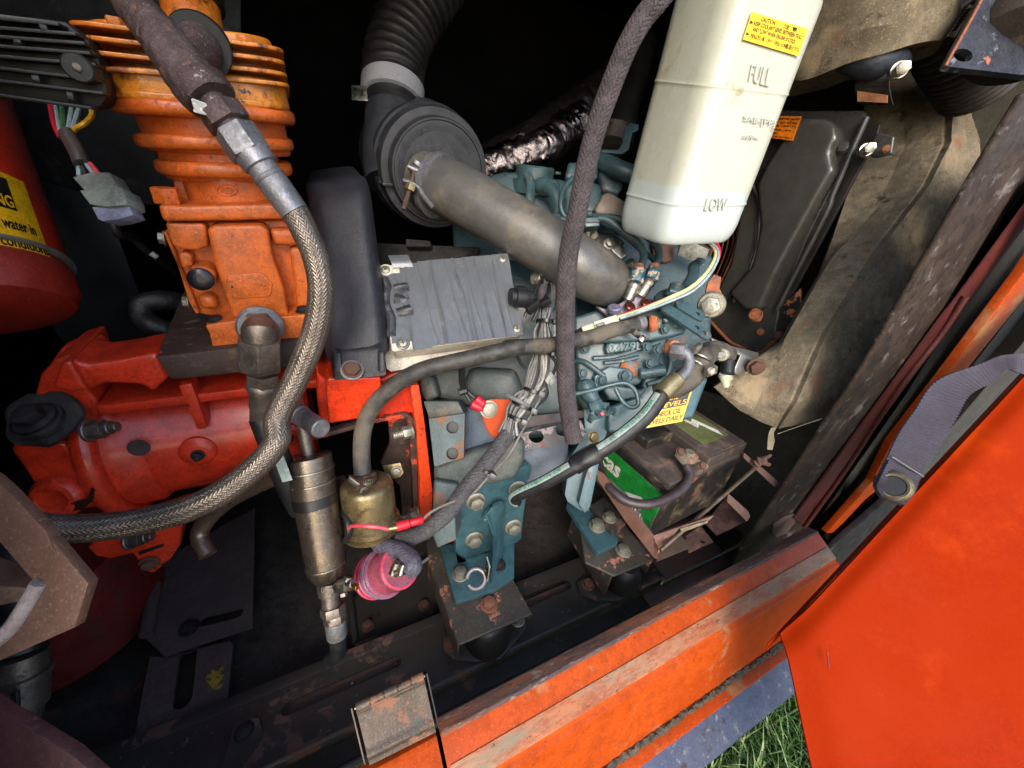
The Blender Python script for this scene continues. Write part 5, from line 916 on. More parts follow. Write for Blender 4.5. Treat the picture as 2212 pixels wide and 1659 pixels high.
# oil tank / sump box with sticker
ed('sump_box', 2, 2, [(720, 380), (960, 290), (1000, 100), (1460, 160), (1350, 455), (1160, 500), (880, 565), (720, 560)], .61, .14, m_teal2, .006)
for a, b in ((705, 545), ): bolt(en, L(2, 2, 620, 590, .56), (-.1, -.8, .4), .0115, m_gold, 'plain', 'brass_bolt')
st = quad(*[L(2, 2, a, b, .6085) for a, b in [(1105, 345 - 55), (1338, 242), (1262, 478), (968, 532)]])
st = quad(L(2, 2, 1080, 292, .6075), L(2, 2, 1338, 242, .6075), L(2, 2, 1262, 478, .6075), L(2, 2, 968, 532, .6075))
mk('oil_level_sticker', sheet(lambda s, q, h: st(s, q, h + .001), 2, 2, .0008), m_ylw, en)
mk('sticker_black_panel', sheet(lambda s, q, h: st(.05 + .90 * s, .05 + .43 * q, h + .0014), 2, 2, .0003), m_blk, en)
text(en, 'OIL', st, (.42, .09, .66, .23), m_ylw, .0016, 'sticker_text', .012); text(en, 'LEVELS', st, (.24, .29, .93, .44), m_ylw, .0016, 'sticker_text', .012)
text(en, 'CHECK OIL', st, (.18, .55, .88, .71), m_blk, .0012, 'sticker_text', .01); text(en, 'LEVELS DAILY', st, (.06, .77, .98, .92), m_blk, .0012, 'sticker_text', .01)
for a, b, d_ in ((560, 1240, .584), (545, 1420, .584), (1010, 1230, .575), (1090, 1250, .575), (590, 1620, .588), (1030, 1345, .585), (640, 1105, .574), (1140, 1100, .572)): bolt(en, L(2, 1, a, b, d_), (-.1, -.8, .5), .0095, m_teal, 'plain', 'casing_bolt')
for l in ([(700, 1440, .58), (560, 1340, .585), (470, 1330, .60)], [(1150, 1240, .60), (1180, 1330, .60), (1140, 1450, .60), (1010, 1500, .60)]): mk('oil_pipe', dt([(*t(2, 1, a, b), d) for a, b, d in l], .0042, seg=10, n=24), m_teal, en)
# bell housing
bl = thing('bell_housing', 'grey-blue cast bell housing behind the wire bundle and orange tab', 'housing', (.2, .5, -.6))
ed('upper_casting', 1, 2, [(1000, -60), (1250, 40), (1500, -30), (2100, -60), (2150, 300), (2020, 420), (1960, 500), (1500, 350), (1290, 300), (1200, 240)], .60, .10, m_bell, .012, bl)
ed('round_casting', 1, 2, [(1560, 80), (1900, 90), (1960, 250), (1900, 400), (1600, 330), (1500, 240)], .585, .05, m_bell, .02, bl)
ed('casting_rib', 1, 2, [(1200, 130), (1300, 140), (1345, 300), (1240, 340), (1200, 250)], .575, .05, m_bell, .008, bl)
ed('middle_casting', 1, 2, [(1480, 360), (1900, 420), (1960, 640), (1540, 760), (1480, 700)], .60, .06, M('dark_blue_cast', C('33455c'), .5, 0, var=C('2a3a4a'), vs=8, bump=.3), .006, bl)
ed('lower_casting', 1, 2, [(1290, 800), (1540, 690), (1830, 600), (1970, 600), (1960, 760), (1900, 900), (1480, 1000), (1310, 1000)], .585, .07, m_bell, .012, bl)
ed('lower_rim', 1, 2, [(1300, 900), (1480, 930), (1480, 1180), (1320, 1380), (1290, 1200)], .57, .06, m_bellr, .006, bl)
def block2(name, pts, d, dep, mat): return mk(name, prism([L(1, 2, a, b, d) for a, b in pts], ray(CX, CY).normalized() * dep + V((-.03, 0, .01)), .003, 3), mat, bl)
hb_ = [circ(L(1, 2, a, b, .532), -ray(CX, CY), .0085, 18) for a, b in ((1440, 522), (1440, 712))]
mk('square_block', plate([L(1, 2, a, b, .532) for a, b in [(1270, 460), (1530, 420), (1522, 740), (1310, 805)]], hb_, ray(CX, CY).normalized() * .010), m_bellr, bl, smooth=False)
mk('square_block_body', prism([L(1, 2, a, b, .5425) for a, b in [(1268, 460), (1531, 420), (1523, 741), (1308, 806)]], ray(CX, CY).normalized() * .05 + V((-.012, 0, .015)), .002), m_bellr, bl)
for a, b in ((1440, 522), (1440, 712)): mk('hole_shade_disc', lathe(L(1, 2, a, b, .5422), -ray(CX, CY), [(0, .0082), (.0006, .0080)], 18), m_blk, bl)  # dark discs paint the shade at the bottom of the holes
mk('block_top', prism([L(1, 2, a, b, .545) for a, b in [(1225, 330), (1480, 330), (1528, 422), (1272, 462)]], ray(CX, CY).normalized() * .05, .003), m_bell, bl)
ed('foot_block', 1, 2, [(1280, 1270), (1460, 1170), (1470, 1340), (1330, 1400)], .53, .05, m_bellr, .003, bl)
ed('underside', 1, 2, [(640, 1380), (700, 1385), (1000, 1400), (1260, 1330), (1280, 1290), (1250, 1280), (1000, 1360), (720, 1350)], .57, .03, M('grey_scuffed_rim', C('3a3638'), .5, .1, var=C('4a4648'), vs=12, bump=.3), .004, bl)
# orange tab with bolt and crimped red lugs
ot = thing('orange_tab', 'bright orange leaf shaped tab with a bolt and two red crimped wires', 'tab', (.25, .5, -.4))
ed('tab', 1, 2, [(1640, 390), (1660, 335), (1720, 315), (1850, 315), (1890, 345), (1880, 440), (1800, 600), (1770, 610), (1720, 585), (1680, 520)], .545, .006, M('bright_orange_tab', (.42, .05, .004, 1), .5, 0, g=.3, bump=.1, **{'Specular IOR Level': .15}), .0015, ot)
bolt(ot, L(1, 2, 1705, 390, .541), (-.15, -.9, .4), .0160, m_bolt, 'plain', 'bolt')
for a, b, a2, b2 in ((1580, 350, 1650, 385), (1610, 310, 1665, 355)): mk('crimp_lug', join(cyl(L(1, 2, a, b, .532), L(1, 2, a2, b2, .535), .0062, 12), cyl(L(1, 2, a2, b2, .536), L(1, 2, a2 + 30, b2 + 15, .539), .004, 10)), m_redp, ot)
for dx in (0, 22): mk('black_wire', dt([(*t(1, 2, 1500 + dx, 60), .55), (*t(1, 2, 1500 + dx, 180), .54), (*t(1, 2, 1520 + dx, 250), .532), (*t(1, 2, 1570 + dx * 1.4, 310 + 20 - dx), .532)], .0026, seg=8, n=24), m_wireb, ot)
mk('cable_tie', rough(cyl(L(1, 2, 1490, 268, .529), L(1, 2, 1550, 250, .529), .0052, 8), .0006, 90), m_zip, ot)
# wire bundle with ties, then textile sleeve
wb = thing('wire_bundle', 'bundle of grey wires held by black cable ties down the engine side', 'wire bundle', (.3, .5, -.4))
path = [(t(2, 1, 285, 760), .56), (t(2, 1, 290, 900), .545), (t(2, 1, 270, 1030), .535), (t(2, 1, 262, 1130), .53), (t(2, 1, 250, 1240), .53), (t(2, 1, 215, 1400), .525), (t(2, 1, 150, 1560), .52), (t(2, 2, 75, 350), .515), (t(2, 2, 20, 470), .51), (t(1, 2, 1840, 570), .51)]
rw = random.Random(4)
for k in range(24):
    a = 2.39996 * k; rr = .0115 * math.sqrt((k + .5) / 24); pts = []
    for i, ((u, v), d) in enumerate(path):
        sp = (1.1, .9, .75, 1.25, .8, 1.25, .8, 1.25, .8, 1.3)[i]; aa = a + i * .22 + rw.uniform(-.25, .25)
        pts.append(D(u, v, d) + V((.87, -.35, .25)) * rr * sp * math.cos(aa) + V((.2, .75, .6)) * rr * sp * math.sin(aa))
    mk('wire', tube(pts, .0018, seg=7, n=70), (m_wireg, m_wireg, m_wireb)[k % 3] if k % 5 else M('light_grey_wire', C('98958c'), .5) if 'light_grey_wire' not in bpy.data.materials else bpy.data.materials['light_grey_wire'], wb)
def tie(c, r, a, b, a2, b2, d, rad, tail=None):
    p, q = L(c, r, a, b, d), L(c, r, a2, b2, d); m = (p + q) / 2; ax = (q - p).cross(ray(CX, CY)).normalized(); o = lathe(m - ax * .0025, ax, [(0, rad), (.0004, rad + .0012), (.0046, rad + .0012), (.005, rad)], 24)
    hd = box(q - ray(CX, CY) * .012, (q - p).normalized() * .009, ax * .008, ray(CX, CY).normalized() * .008, .001)
    sh = [o, hd]
    if tail: sh.append(box((L(c, r, *tail[:2], d - .015) + L(c, r, *tail[2:], d - .015)) / 2, L(c, r, *tail[2:], d - .015) - L(c, r, *tail[:2], d - .015), ax * .005, ray(CX, CY).normalized() * .0015, .0004))
    mk('cable_tie', join(*sh), m_zip, wb)
tie(2, 1, 215, 1040, 345, 1050, .537, .0135); tie(2, 1, 130, 1530, 240, 1570, .523, .0135, (240, 1545, 275, 1530)); tie(1, 2, 1870, 330, 2030, 400, .517, .0140, (1830, 285, 2000, 370))
tie(1, 2, 1870, 440, 1960, 480, .514, .0135); tie(1, 2, 1650, 810, 1735, 860, .505, .0108, (1690, 870, 1760, 890)); tie(2, 1, 200, 1270, 330, 1280, .53, .0110)
for l in ([(250, 730, .55), (210, 800, .54), (170, 900, .53), (120, 1010, .53)], [(300, 770, .55), (290, 830, .54), (230, 930, .53), (180, 1040, .53)], [(310, 1290, .54), (350, 1350, .54), (320, 1440, .54)], [(60, 1270, .55), (90, 1340, .55), (130, 1380, .55)]):
    mk('loose_wire', dt([(*t(2, 1, a, b), d) for a, b, d in l], .0024, seg=8, n=24), m_wireb, wb)
mk('tie_head', box(L(2, 1, 180, 935, .522), V((.016, 0, .012)), V((0, .01, 0)), V((-.006, 0, .010)), .0015), m_zip, wb)
mk('tie_head', box(L(2, 1, 265, 905, .525), V((.014, 0, .008)), V((0, .01, 0)), V((-.004, 0, .009)), .0015), m_zip, wb)
mk('tape_wrap', rough(cyl(L(2, 1, 255, 800, .56), L(2, 1, 285, 960, .545), .0115, 16), .001, 60), m_knit, wb)
mk('cream_terminal', join(box(L(2, 1, 300, 1455, .53), V((.010, 0, .010)), V((0, .006, 0)), V((-.006, 0, .008)), .001), box(L(2, 1, 330, 1470, .53), V((.012, 0, .003)), V((0, .006, 0)), V((0, 0, .007)), .001)), m_white, wb)
mk('textile_sleeve', dt([(*t(1, 2, 1850, 560), .512), (*t(1, 2, 1760, 690), .508), (*t(1, 2, 1660, 820), .505), (*t(1, 2, 1540, 960), .500), (*t(1, 2, 1440, 1100), .497), (*t(1, 2, 1340, 1200), .495), (*t(1, 2, 1200, 1295), .50), (*t(1, 2, 1060, 1340), .51)], .0095, seg=72, n=620, fn=braid(12, .0065, .0013)), M('grey_textile', C('403e40'), .75, 0, var=C('4c494a'), vs=40, bump=.3, bs=300), wb)
single('sensor_plug', join(cyl(L(2, 1, 190, 740, .58), L(2, 1, 260, 730, .57), .012, 18), hexnut(L(2, 1, 225, 735, .573), L(2, 1, 245, 733, .57), .015)), m_bolt, 'dull steel sensor plug beside the taped box corner', 'sensor')
# sensor harness: red, cream and black wires with a translucent plug
sh_ = thing('sensor_harness', 'red, cream and black wires with a milky plug crossing the blue engine', 'wire harness', (.5, .45, -.3))
base = [(1430, 445, .56), (1500, 500, .55), (1508, 580, .54), (1440, 700, .535), (1330, 800, .535), (1200, 860, .54), (1050, 920, .545), (930, 965, .55), (800, 1010, .55)]
for k, (col, r_) in enumerate(((m_rw, .0030), (m_yw, .0030), (m_blk, .0024), (m_ww, .0020))):
    off = [(18, -8), (-4, 4), (8, 26), (14, 16)][k]
    mk(('red_wire', 'cream_wire', 'black_wire', 'grey_wire')[k], dt([(*t(2, 1, a + off[0], b + off[1] + (6 * math.sin(i + k) if k else 0)), d - .002 * k) for i, (a, b, d) in enumerate(base)], r_, seg=10, n=70), col, sh_)
hp_ = M('milky_plug', C('b4b496'), .35, 0, var=C('a0a084'))
ed('plug', 2, 1, [(620, 1045), (790, 990), (815, 1045), (800, 1060), (640, 1110)], .545, .014, hp_, .002, sh_); ed('plug_latch', 2, 1, [(640, 1060), (700, 1042), (708, 1065), (650, 1085)], .541, .006, M('plug_recess', C('5c5c50'), .5), .001, sh_)
ed('plug_tail', 2, 1, [(530, 1080), (620, 1050), (640, 1110), (545, 1135)], .547, .012, hp_, .002, sh_)
for dy in (0, 10): mk('tail_wire', dt([(*t(2, 1, 540, 1095 + dy), .548), (*t(2, 1, 470, 1140 + dy), .556), (*t(2, 1, 380, 1190), .57)], .003, seg=8, n=12), m_blk, sh_)
fcl = thing('fuel_hose_clamp', 'zinc worm clamp at the engine end of the dusty fuel hose', 'clamp', (.4, .45, -.3))
pA, pB = L(2, 1, 925, 1060, .562), L(2, 1, 975, 1045, .566)
mk('band', rings(pA, pB, [(0, .0112), (.05, .0124), (.95, .0124), (1, .0112)], 36), m_fit2, fcl)
mk('screw_housing', join(rough(box(L(2, 1, 925, 1130, .548), V((.012, 0, -.009)), V((0, .008, 0)), V((.004, 0, .006)), .001), .001, 90), hexnut(L(2, 1, 955, 1160, .545), L(2, 1, 985, 1185, .543), .0062)), m_steel, fcl)
# =============== RIGHT SIDE: coolant hose, bottle, radiator shroud, foam, post, door, strap
m_ck = M('coolant_hose_textile', C('3d3536'), .85, 0, var=C('4a4143'), vs=40, bump=.3, bs=300, spots=[(C('6a5e4a'), 12, .64, .2, .95, 0)])
chh = thing('coolant_hose', 'long textile braided coolant hose hanging vertically in front of the intake pipe', 'hose', (.35, .35, -.4))
mk('woven_hose', dt([(*t(2, 0, 1230, -170), .40), (*t(2, 0, 1090, 0), .405), (*t(2, 0, 970, 150), .41), (*t(2, 0, 860, 350), .415), (*t(2, 0, 750, 620), .42), (*t(2, 0, 650, 900), .43), (*t(2, 0, 570, 1200), .44), (*t(2, 0, 500, 1560), .45), (*t(2, 1, 440, 560), .46), (*t(2, 1, 418, 900), .475), (*t(2, 1, 415, 1250), .49), (*t(2, 1, 425, 1560), .50), (*t(2, 2, 455, 500), .515), (*t(2, 2, 480, 620), .52)], .0104, seg=96, n=1700, fn=braid(14, .0062, .0014)), m_ck, chh)
# bottle
bo = thing('coolant_bottle', 'milky white coolant expansion bottle with yellow caution sticker and raised FULL and LOW marks', 'bottle', (.45, .4, -.06))
dB = .45
BT = {'L': L(2, 0, 1240, -420, dB + .03), }
# four vertical edges traced at three heights: back-left, front-left ridge, right edge
def bl_(v): pass
tops = [L(2, 0, 1172, -60, .485), L(2, 0, 1655, -70, .397), L(2, 0, 2350, 75, .428)]
bots = [L(2, 0, 780, 1500, .545), L(2, 0, 1180, 1610, .450), L(2, 0, 1760, 1590, .480)]
def bottle_ring(f, shrink=0):
    a, b, c = [tops[i].lerp(bots[i], f) for i in range(3)]; d = a + (c - b)
    pts = []
    quadp = [a, b, c, d]; cen = (a + b + c + d) / 4
    for i in range(4):
        p0, p1, p2 = quadp[i - 1], quadp[i], quadp[(i + 1) % 4]; r = .20
        e0, e1 = (p0 - p1), (p2 - p1); l0, l1 = min(.030, e0.length * .45), min(.030, e1.length * .45)
        s, e = p1 + e0.normalized() * l0, p1 + e1.normalized() * l1
        for k in range(7): u = k / 6; pts.append(s * (1 - u) ** 2 + p1 * 2 * u * (1 - u) + e * u * u)
    return [cen + (p - cen) * (1 - shrink) for p in pts]
Z_LIQ = L(2, 0, 1500, 1385, .45).z
lv = []
def bulge(f): return .006 * math.exp(-((f - .385) / .006) ** 2) + .006 * math.exp(-((f - .925) / .006) ** 2)
seq = [i / 120 for i in range(0, 121)]
vs = []; nR = 28; drop = (bots[0] - tops[0]).normalized()
for k in range(8, 0, -1):
    a = math.radians(90 * k / 8); ring = bottle_ring(0, .20 * (1 - math.cos(a))); vs += [p - drop * .024 * math.sin(a) for p in ring]
for f in seq:
    sh = -bulge(f) * 2.2 + (.006 if f > .39 else 0) + (.004 if f > .93 else 0)
    vs += bottle_ring(f, sh)
for k in range(1, 9):
    a = math.radians(90 * k / 8); ring = bottle_ring(1, .012 + .16 * (1 - math.cos(a))); vs += [p + drop * .030 * math.sin(a) for p in ring]
nr = len(seq) + 16; fs = [(i * nR + k, i * nR + (k + 1) % nR, (i + 1) * nR + (k + 1) % nR, (i + 1) * nR + k) for i in range(nr - 1) for k in range(nR)]
fs += [tuple(range((nr - 1) * nR, nr * nR)), tuple(range(nR - 1, -1, -1))]
bdy = mk('body', (vs, fs), m_bott, bo)
m_liq = M('milky_bottle_over_coolant', C('aeb5ae'), .30, 0, g=.1, var=C('a2a9a2'), vs=5, bump=.04, bs=20); bdy.data.materials.append(m_liq)
for pf_ in bdy.data.polygons:
    zc = sum((bdy.data.vertices[i].co.z for i in pf_.vertices)) / len(pf_.vertices) + wloc(bo).z
    if zc < Z_LIQ: pf_.material_index = 1
bf = lambda s, q, h=0: (tops[1].lerp(bots[1], q)).lerp(tops[2].lerp(bots[2], q), s) + ((tops[2] - tops[1]).cross(bots[1] - tops[1]).normalized() * (-1 if (tops[2] - tops[1]).cross(bots[1] - tops[1]).dot(tops[1]) > 0 else 1)) * (h + .0012)
# find face coordinates of a picture point on the front face
def face_st(u, v):
    p0 = bf(0, 0); n = (bf(1, 0) - p0).cross(bf(0, 1) - p0); r = ray(u, v); P_ = r * (p0.dot(n) / r.dot(n))
    s, q = .5, .5
    for _ in range(30):
        e = P_ - bf(s, q); ds = bf(s + .01, q) - bf(s, q); dq = bf(s, q + .01) - bf(s, q)
        s += e.dot(ds) / ds.dot(ds) * .01; q += e.dot(dq) / dq.dot(dq) * .01
    return s, q
def facequad(pts):
    st_ = [face_st(*p) for p in pts]
    def fn(s, q, h=0):
        a = [st_[0][i] * (1 - s) * (1 - q) + st_[1][i] * s * (1 - q) + st_[2][i] * s * q + st_[3][i] * (1 - s) * q for i in (0, 1)]; return bf(a[0], a[1], h)
    return fn
cs = facequad([t(2, 0, 1765, 90), t(2, 0, 2175, 215), t(2, 0, 2105, 410), t(2, 0, 1700, 290)])
mk('caution_sticker', sheet(lambda s, q, h: cs(s, q, h + .0012), 4, 4, .0006), M('yellow_caution', C('f2c410'), .35, 0, var=C('e8b80c'), vs=20), bo)
text(bo, 'CAUTION', cs, (.18, .07, .42, .22), m_blk, .0013, 'sticker_text'); text(bo, '注 意', cs, (.58, .07, .82, .22), m_blk, .0013, 'sticker_text')
text(bo, 'KEEP COOLANT LEVEL BETWEEN "FULL"', cs, (.09, .27, .96, .42), m_blk, .0013, 'sticker_text', .004); text(bo, 'AND "LOW" WHEN ENGINE IS COLD.', cs, (.10, .48, .86, .63), m_blk, .0013, 'sticker_text', .004)
text(bo, '冷却水は冷たい時、このタンクのFULL〜LOW間に保って下さい', cs, (.09, .70, .97, .88), m_blk, .0013, 'sticker_text')
for q in (.30, .72): mk('arrow_mark', prism([cs(.02, q, .0013), cs(.075, q + .06, .0013), cs(.02, q + .12, .0013)], (cs(0, 0, 1) - cs(0, 0, 0)) * .0003, 0), m_blk, bo)
m_emb = m_bott
def emb(s_, pts, nm, shf=0): text(bo, s_, facequad([t(2, 0, *p) for p in pts]), (0, 0, 1, 1), m_emb, .0, nm, 0.0, 0, .0011)
emb('FULL', [(1770, 465), (1920, 500), (1895, 630), (1745, 590)], 'raised_full'); emb('LOW', [(1450, 1435), (1610, 1435), (1585, 1530), (1428, 1530)], 'raised_low')
emb('SAE-[PP]', [(1715, 835), (1950, 870), (1940, 930), (1705, 890)], 'raised_maker_mark'); emb('>PP<', [(1710, 975), (1830, 985), (1820, 1020), (1700, 1010)], 'raised_material_mark')
# coolant surface seen through the plastic: the lower part of the bottle holds liquid
# radiator shroud
rs = thing('radiator_shroud', 'black pressed steel radiator shroud with bare rusty edges behind the coolant bottle', 'radiator shroud', (.85, .45, -.3))
dS = .70
def SH(c, r, a, b, o=0): p = Xp(*t(c, r, a, b), .84); return p
def sp(name, l, th, mat=None, b=.003, x=.84): return mk(name, prism([Xp(*t(c, r, a, q), x) for c, r, a, q in l], V((th, 0, 0)), b, 3), mat or m_shroud, rs)
sp('main_panel', [(3, 0, 380, 790), (3, 0, 600, 805), (3, 0, 1040, 800), (3, 0, 1075, 860), (3, 1, 640, 440), (3, 1, 440, 940), (3, 1, 400, 1160), (3, 1, 270, 1275), (3, 1, 100, 1200), (3, 1, 0, 1140), (2, 1, 1440, 1020), (2, 1, 1520, 820), (2, 1, 1620, 600), (2, 1, 1670, 380), (2, 1, 1700, 100), (2, 0, 1900, 830)], .012, None, .004)
sp('raised_bulge', [(3, 0, 560, 850), (3, 0, 760, 860), (3, 0, 830, 900), (3, 0, 850, 1000), (3, 0, 790, 1100), (3, 0, 810, 1180), (3, 0, 830, 1230), (3, 1, 720, 120), (3, 1, 400, 700), (3, 1, 290, 960), (3, 1, 180, 960), (3, 1, 60, 840), (3, 1, 230, 640), (3, 1, 290, 350), (3, 1, 260, 60), (3, 0, 330, 1200)], .035, None, .014, .812)
sp('inner_ring', [(2, 1, 1780, 60), (2, 1, 1825, 200), (2, 1, 1800, 500), (2, 1, 1700, 780), (2, 1, 1560, 900), (2, 1, 1520, 820), (2, 1, 1620, 620), (2, 1, 1680, 300), (2, 1, 1730, 80)], .02, None, .005, .825)
def edge(l, r_, name='edge_bead', mat=None, x=.83): return mk(name, tube([Xp(*t(*p), x) for p in l], r_, seg=10, n=10 * len(l)), mat or m_shroud, rs)
edge([(2, 1, 1780, 60), (2, 1, 1825, 200), (2, 1, 1810, 480), (2, 1, 1720, 760), (2, 1, 1640, 900)], .0035, x=.821)
edge([(2, 1, 1700, 100), (2, 1, 1672, 380), (2, 1, 1620, 600), (2, 1, 1520, 820), (2, 1, 1440, 1020)], .003, 'rusty_rim', m_orust, .836)
edge([(3, 0, 1070, 850), (3, 0, 830, 1400), (3, 1, 780, 250), (3, 1, 520, 760), (3, 1, 420, 960)], .0045, 'folded_edge', None, .832)
edge([(3, 0, 500, 1640), (3, 0, 700, 1240), (3, 0, 850, 1010)], .003, 'pressed_line', None, .815) if 0 else None
sp('side_flange', [(3, 0, 1075, 860), (3, 0, 1170, 900), (3, 0, 1140, 1000), (3, 1, 560, 800), (3, 1, 470, 940), (3, 1, 430, 950), (3, 1, 600, 620), (3, 1, 860, 100)], .006, M('brown_black_flange', C('241f1d'), .5, .1, var=C('30261f'), vs=10, bump=.3), .002, .85)
sp('lower_flange', [(3, 1, 440, 930), (3, 1, 590, 800), (3, 1, 600, 1100), (3, 1, 430, 1200), (3, 1, 300, 1270), (3, 1, 290, 1250)], .006, M('peeled_black', C('2b2624'), .5, .1, var=C('1e1c1b'), vs=10, bump=.3, spots=[(C('b0683c'), 22, .60, .04, .8, 0)]), .002, .842)
mk('lower_rim', tube([Xp(*t(*p), .835) for p in [(2, 1, 1440, 1010), (2, 1, 1600, 1180), (3, 1, 150, 1225), (3, 1, 270, 1275), (3, 1, 400, 1190), (3, 1, 440, 1150)]], .0035, seg=8, n=50), m_orust, rs)
# top bracket
mk('top_bracket', sheet(lambda s, q, h: (Xp(*t(3, 0, 1010 + 40 * s + 210 * s, 760 + (1 - q) * 0), .845)).lerp(Xp(*t(3, 0, 1120 + 240 * s, 500 - 30 * s), .845), q) + V((-.035 * math.sin(q * 2.6) + -h, 0, 0)), 6, 20, .004), m_shroud, rs)
mk('primer_strip', sheet(lambda s, q, h: (Xp(*t(3, 0, 1085 + 215 * s, 765 + 10 * s), .845)).lerp(Xp(*t(3, 0, 1085 + 215 * s, 690 + 30 * s), .845), q) + V((-.036 - h, 0, 0)), 6, 6, .002), M('primer_orange', C('c08058'), .7, 0, var=C('a06840'), vs=20), rs)
sp('lower_ear', [(3, 0, 1140, 960), (3, 0, 1270, 985), (3, 0, 1250, 1120), (3, 0, 1130, 1150), (3, 0, 1060, 1120)], .006, None, .004, .835)
for (a, b, x, m, r_) in ((1330, 490, .79, m_steel, .0088), (1090, 1070, .825, m_steel, .0080)):
    mk('flange_bolt', join(cyl(Xp(*t(3, 0, a - 40, b + 30), x), Xp(*t(3, 0, a - 20, b + 15), x - .006), r_ * 1.35, 20), hexnut(Xp(*t(3, 0, a - 20, b + 15), x - .004), Xp(*t(3, 0, a + 10, b), x - .02), r_)), m, rs)
bolt(rs, Xp(*t(3, 0, 905, 1070), .835), (-1, -.2, .1), .012, m_shroud, 'plain', 'bolt'); bolt(rs, Xp(*t(3, 0, 1210, 1080), .83), (-1, -.2, .1), .007, m_orust, 'plain', 'rivet')
bolt(rs, Xp(*t(3, 1, 300, 1120), .838), (-1, -.2, .1), .010, m_orust, 'plain', 'rivet')
bolt(rs, Xp(*t(3, 1, 430, 1145), .832), (-1, -.3, .1), .012, m_rbolt, 'plain', 'rusty_bolt')
mk('dented_hole', rough(lathe(Xp(*t(3, 1, 265, 1000), .811), V((-1, -.2, .2)), [(0, .014), (.003, .011), (-.004, .006)], 16), .003, 90), m_orust, rs)
os_ = quad(*[Xp(*t(3, 0, a, b), .8095) for a, b in [(200, 838), (640, 848), (540, 1020), (150, 990)]])
osn = quad(Xp(*t(3, 0, 240, 838), .8095), Xp(*t(3, 0, 600, 845), .8095), Xp(*t(3, 0, 535, 1022), .8095), Xp(*t(3, 0, 190, 975), .8095))
mk('orange_sticker', sheet(lambda s, q, h: osn(s, q, h + .001), 4, 4, .0008), m_osk, rs)
for k, (s_, x1) in enumerate((('antifreeze and', .99), ('used in this', .97), ('(about -34°F)', .97), ('freeze, or', .93), ('water.', .70))):
    text(rs, s_, osn, (.35, .05 + .165 * k, x1, .16 + .165 * k), m_blk, .0012, 'sticker_text', .01)
text(rs, '19426-87861', osn, (.45, .88, .97, .94), m_blk, .0012, 'sticker_text')
# fan guard rings and radiator core
fg = thing('fan_guard', 'rusty wire fan guard rings in shadow beside the shroud opening', 'fan guard', (.8, .6, -.3))
for k in range(5):
    o = 34 * k
    mk('wire_ring', tube([Xp(*t(2, 1, a - o, b), .86) for a, b in [(1640, 380), (1620, 520), (1550, 700), (1490, 790)]], .0018, seg=6, n=24), m_orust, fg)
mk('core', prism([Xp(*t(2, 1, a, b), .90) for a, b in [(1200, 300), (1700, 300), (1620, 700), (1450, 1050), (1150, 900)]], V((.02, 0, 0)), .002), m_black, fg)
mk('grey_tag', box(L(2, 1, 1340, 540, .66), L(2, 1, 1430, 580, .66) - L(2, 1, 1240, 500, .66), V((0, .003, 0)), V((0, 0, .028)), .001), M('speckled_foil_tag', C('8a8a80'), .5, .3, var=C('3a3a38'), vs=60, bump=.3), fg)
mk('brown_fan_hub', rough(prism([L(2, 1, a, b, .69) for a, b in [(1040, 420), (1240, 440), (1200, 600), (1130, 620), (1060, 560)]], ray(CX, CY) * .04, .006), .002, 30), m_tray, fg)
mk('brown_fan_back', rough(prism([L(2, 1, a, b, .76) for a, b in [(1000, 450), (1500, 450), (1450, 820), (1050, 860)]], ray(CX, CY) * .02, .006), .002, 30), M('dark_rust_brown', C('3a241c'), .8, 0, var=C('2a1a14'), vs=14, bump=.4), fg)
mk('guard_bolt', join(cyl(L(2, 1, 1480, 915, .60), L(2, 1, 1475, 925, .585), .020, 24), hexnut(L(2, 1, 1475, 925, .588), L(2, 1, 1470, 930, .575), .0135)), m_bolt, fg)
mk('bent_tab', rough(prism([L(2, 1, a, b, .61) for a, b in [(1450, 760), (1500, 700), (1550, 720), (1540, 800), (1580, 880), (1560, 940), (1480, 1000), (1415, 940), (1430, 860)]], ray(CX, CY) * .004, .001), .002, 40), m_orust, fg)
# foam lining
fo = thing('foam_lining', 'dusty brown acoustic foam lining on the right wall, torn along its lower edge', 'foam', (.95, .4, -.4))
P3 = [[(3, 0, 1060, 380, .98), (3, 0, 1300, 400, .95), (3, 0, 1700, 480, .89), (3, 0, 2700, 560, .97)],
      [(3, 0, 1050, 1000, .97), (3, 0, 1350, 1050, .92), (3, 0, 1680, 1030, .85), (3, 0, 2600, 1000, .97)],
      [(3, 0, 900, 1500, .93), (3, 0, 1150, 1500, .90), (3, 0, 1530, 1330, .835), (3, 0, 2420, 1500, .96)],
      [(3, 1, 730, 700, .91), (3, 1, 800, 600, .88), (3, 1, 1130, 570, .82), (3, 1, 1900, 600, .94)],
      [(3, 1, 440, 1200, .90), (3, 1, 480, 1160, .87), (3, 1, 780, 1130, .81), (3, 1, 1520, 1200, .90)],
      [(3, 2, -40, 230, .88), (3, 2, 250, 400, .86), (3, 2, 560, 330, .81), (3, 2, 1150, 320, .88)],
      [(3, 2, 150, 400, .88), (3, 2, 320, 490, .86), (3, 2, 430, 530, .84), (3, 2, 1000, 430, .88)]]
G = [[D(*t(c, r, a, b), x * .80) for c, r, a, b, x in row] for row in P3]
def bil(Gr, s, q):
    m, n = len(Gr) - 1, len(Gr[0]) - 1; y = min(m - 1e-6, q * m); x = min(n - 1e-6, s * n); i, j = int(y), int(x); fy_, fx_ = y - i, x - j
    fy_ = fy_ * fy_ * (3 - 2 * fy_)
    return (Gr[i][j] * (1 - fx_) + Gr[i][j + 1] * fx_) * (1 - fy_) + (Gr[i + 1][j] * (1 - fx_) + Gr[i + 1][j + 1] * fx_) * fy_
fnn = V((-.8, -.5, .15)).normalized()
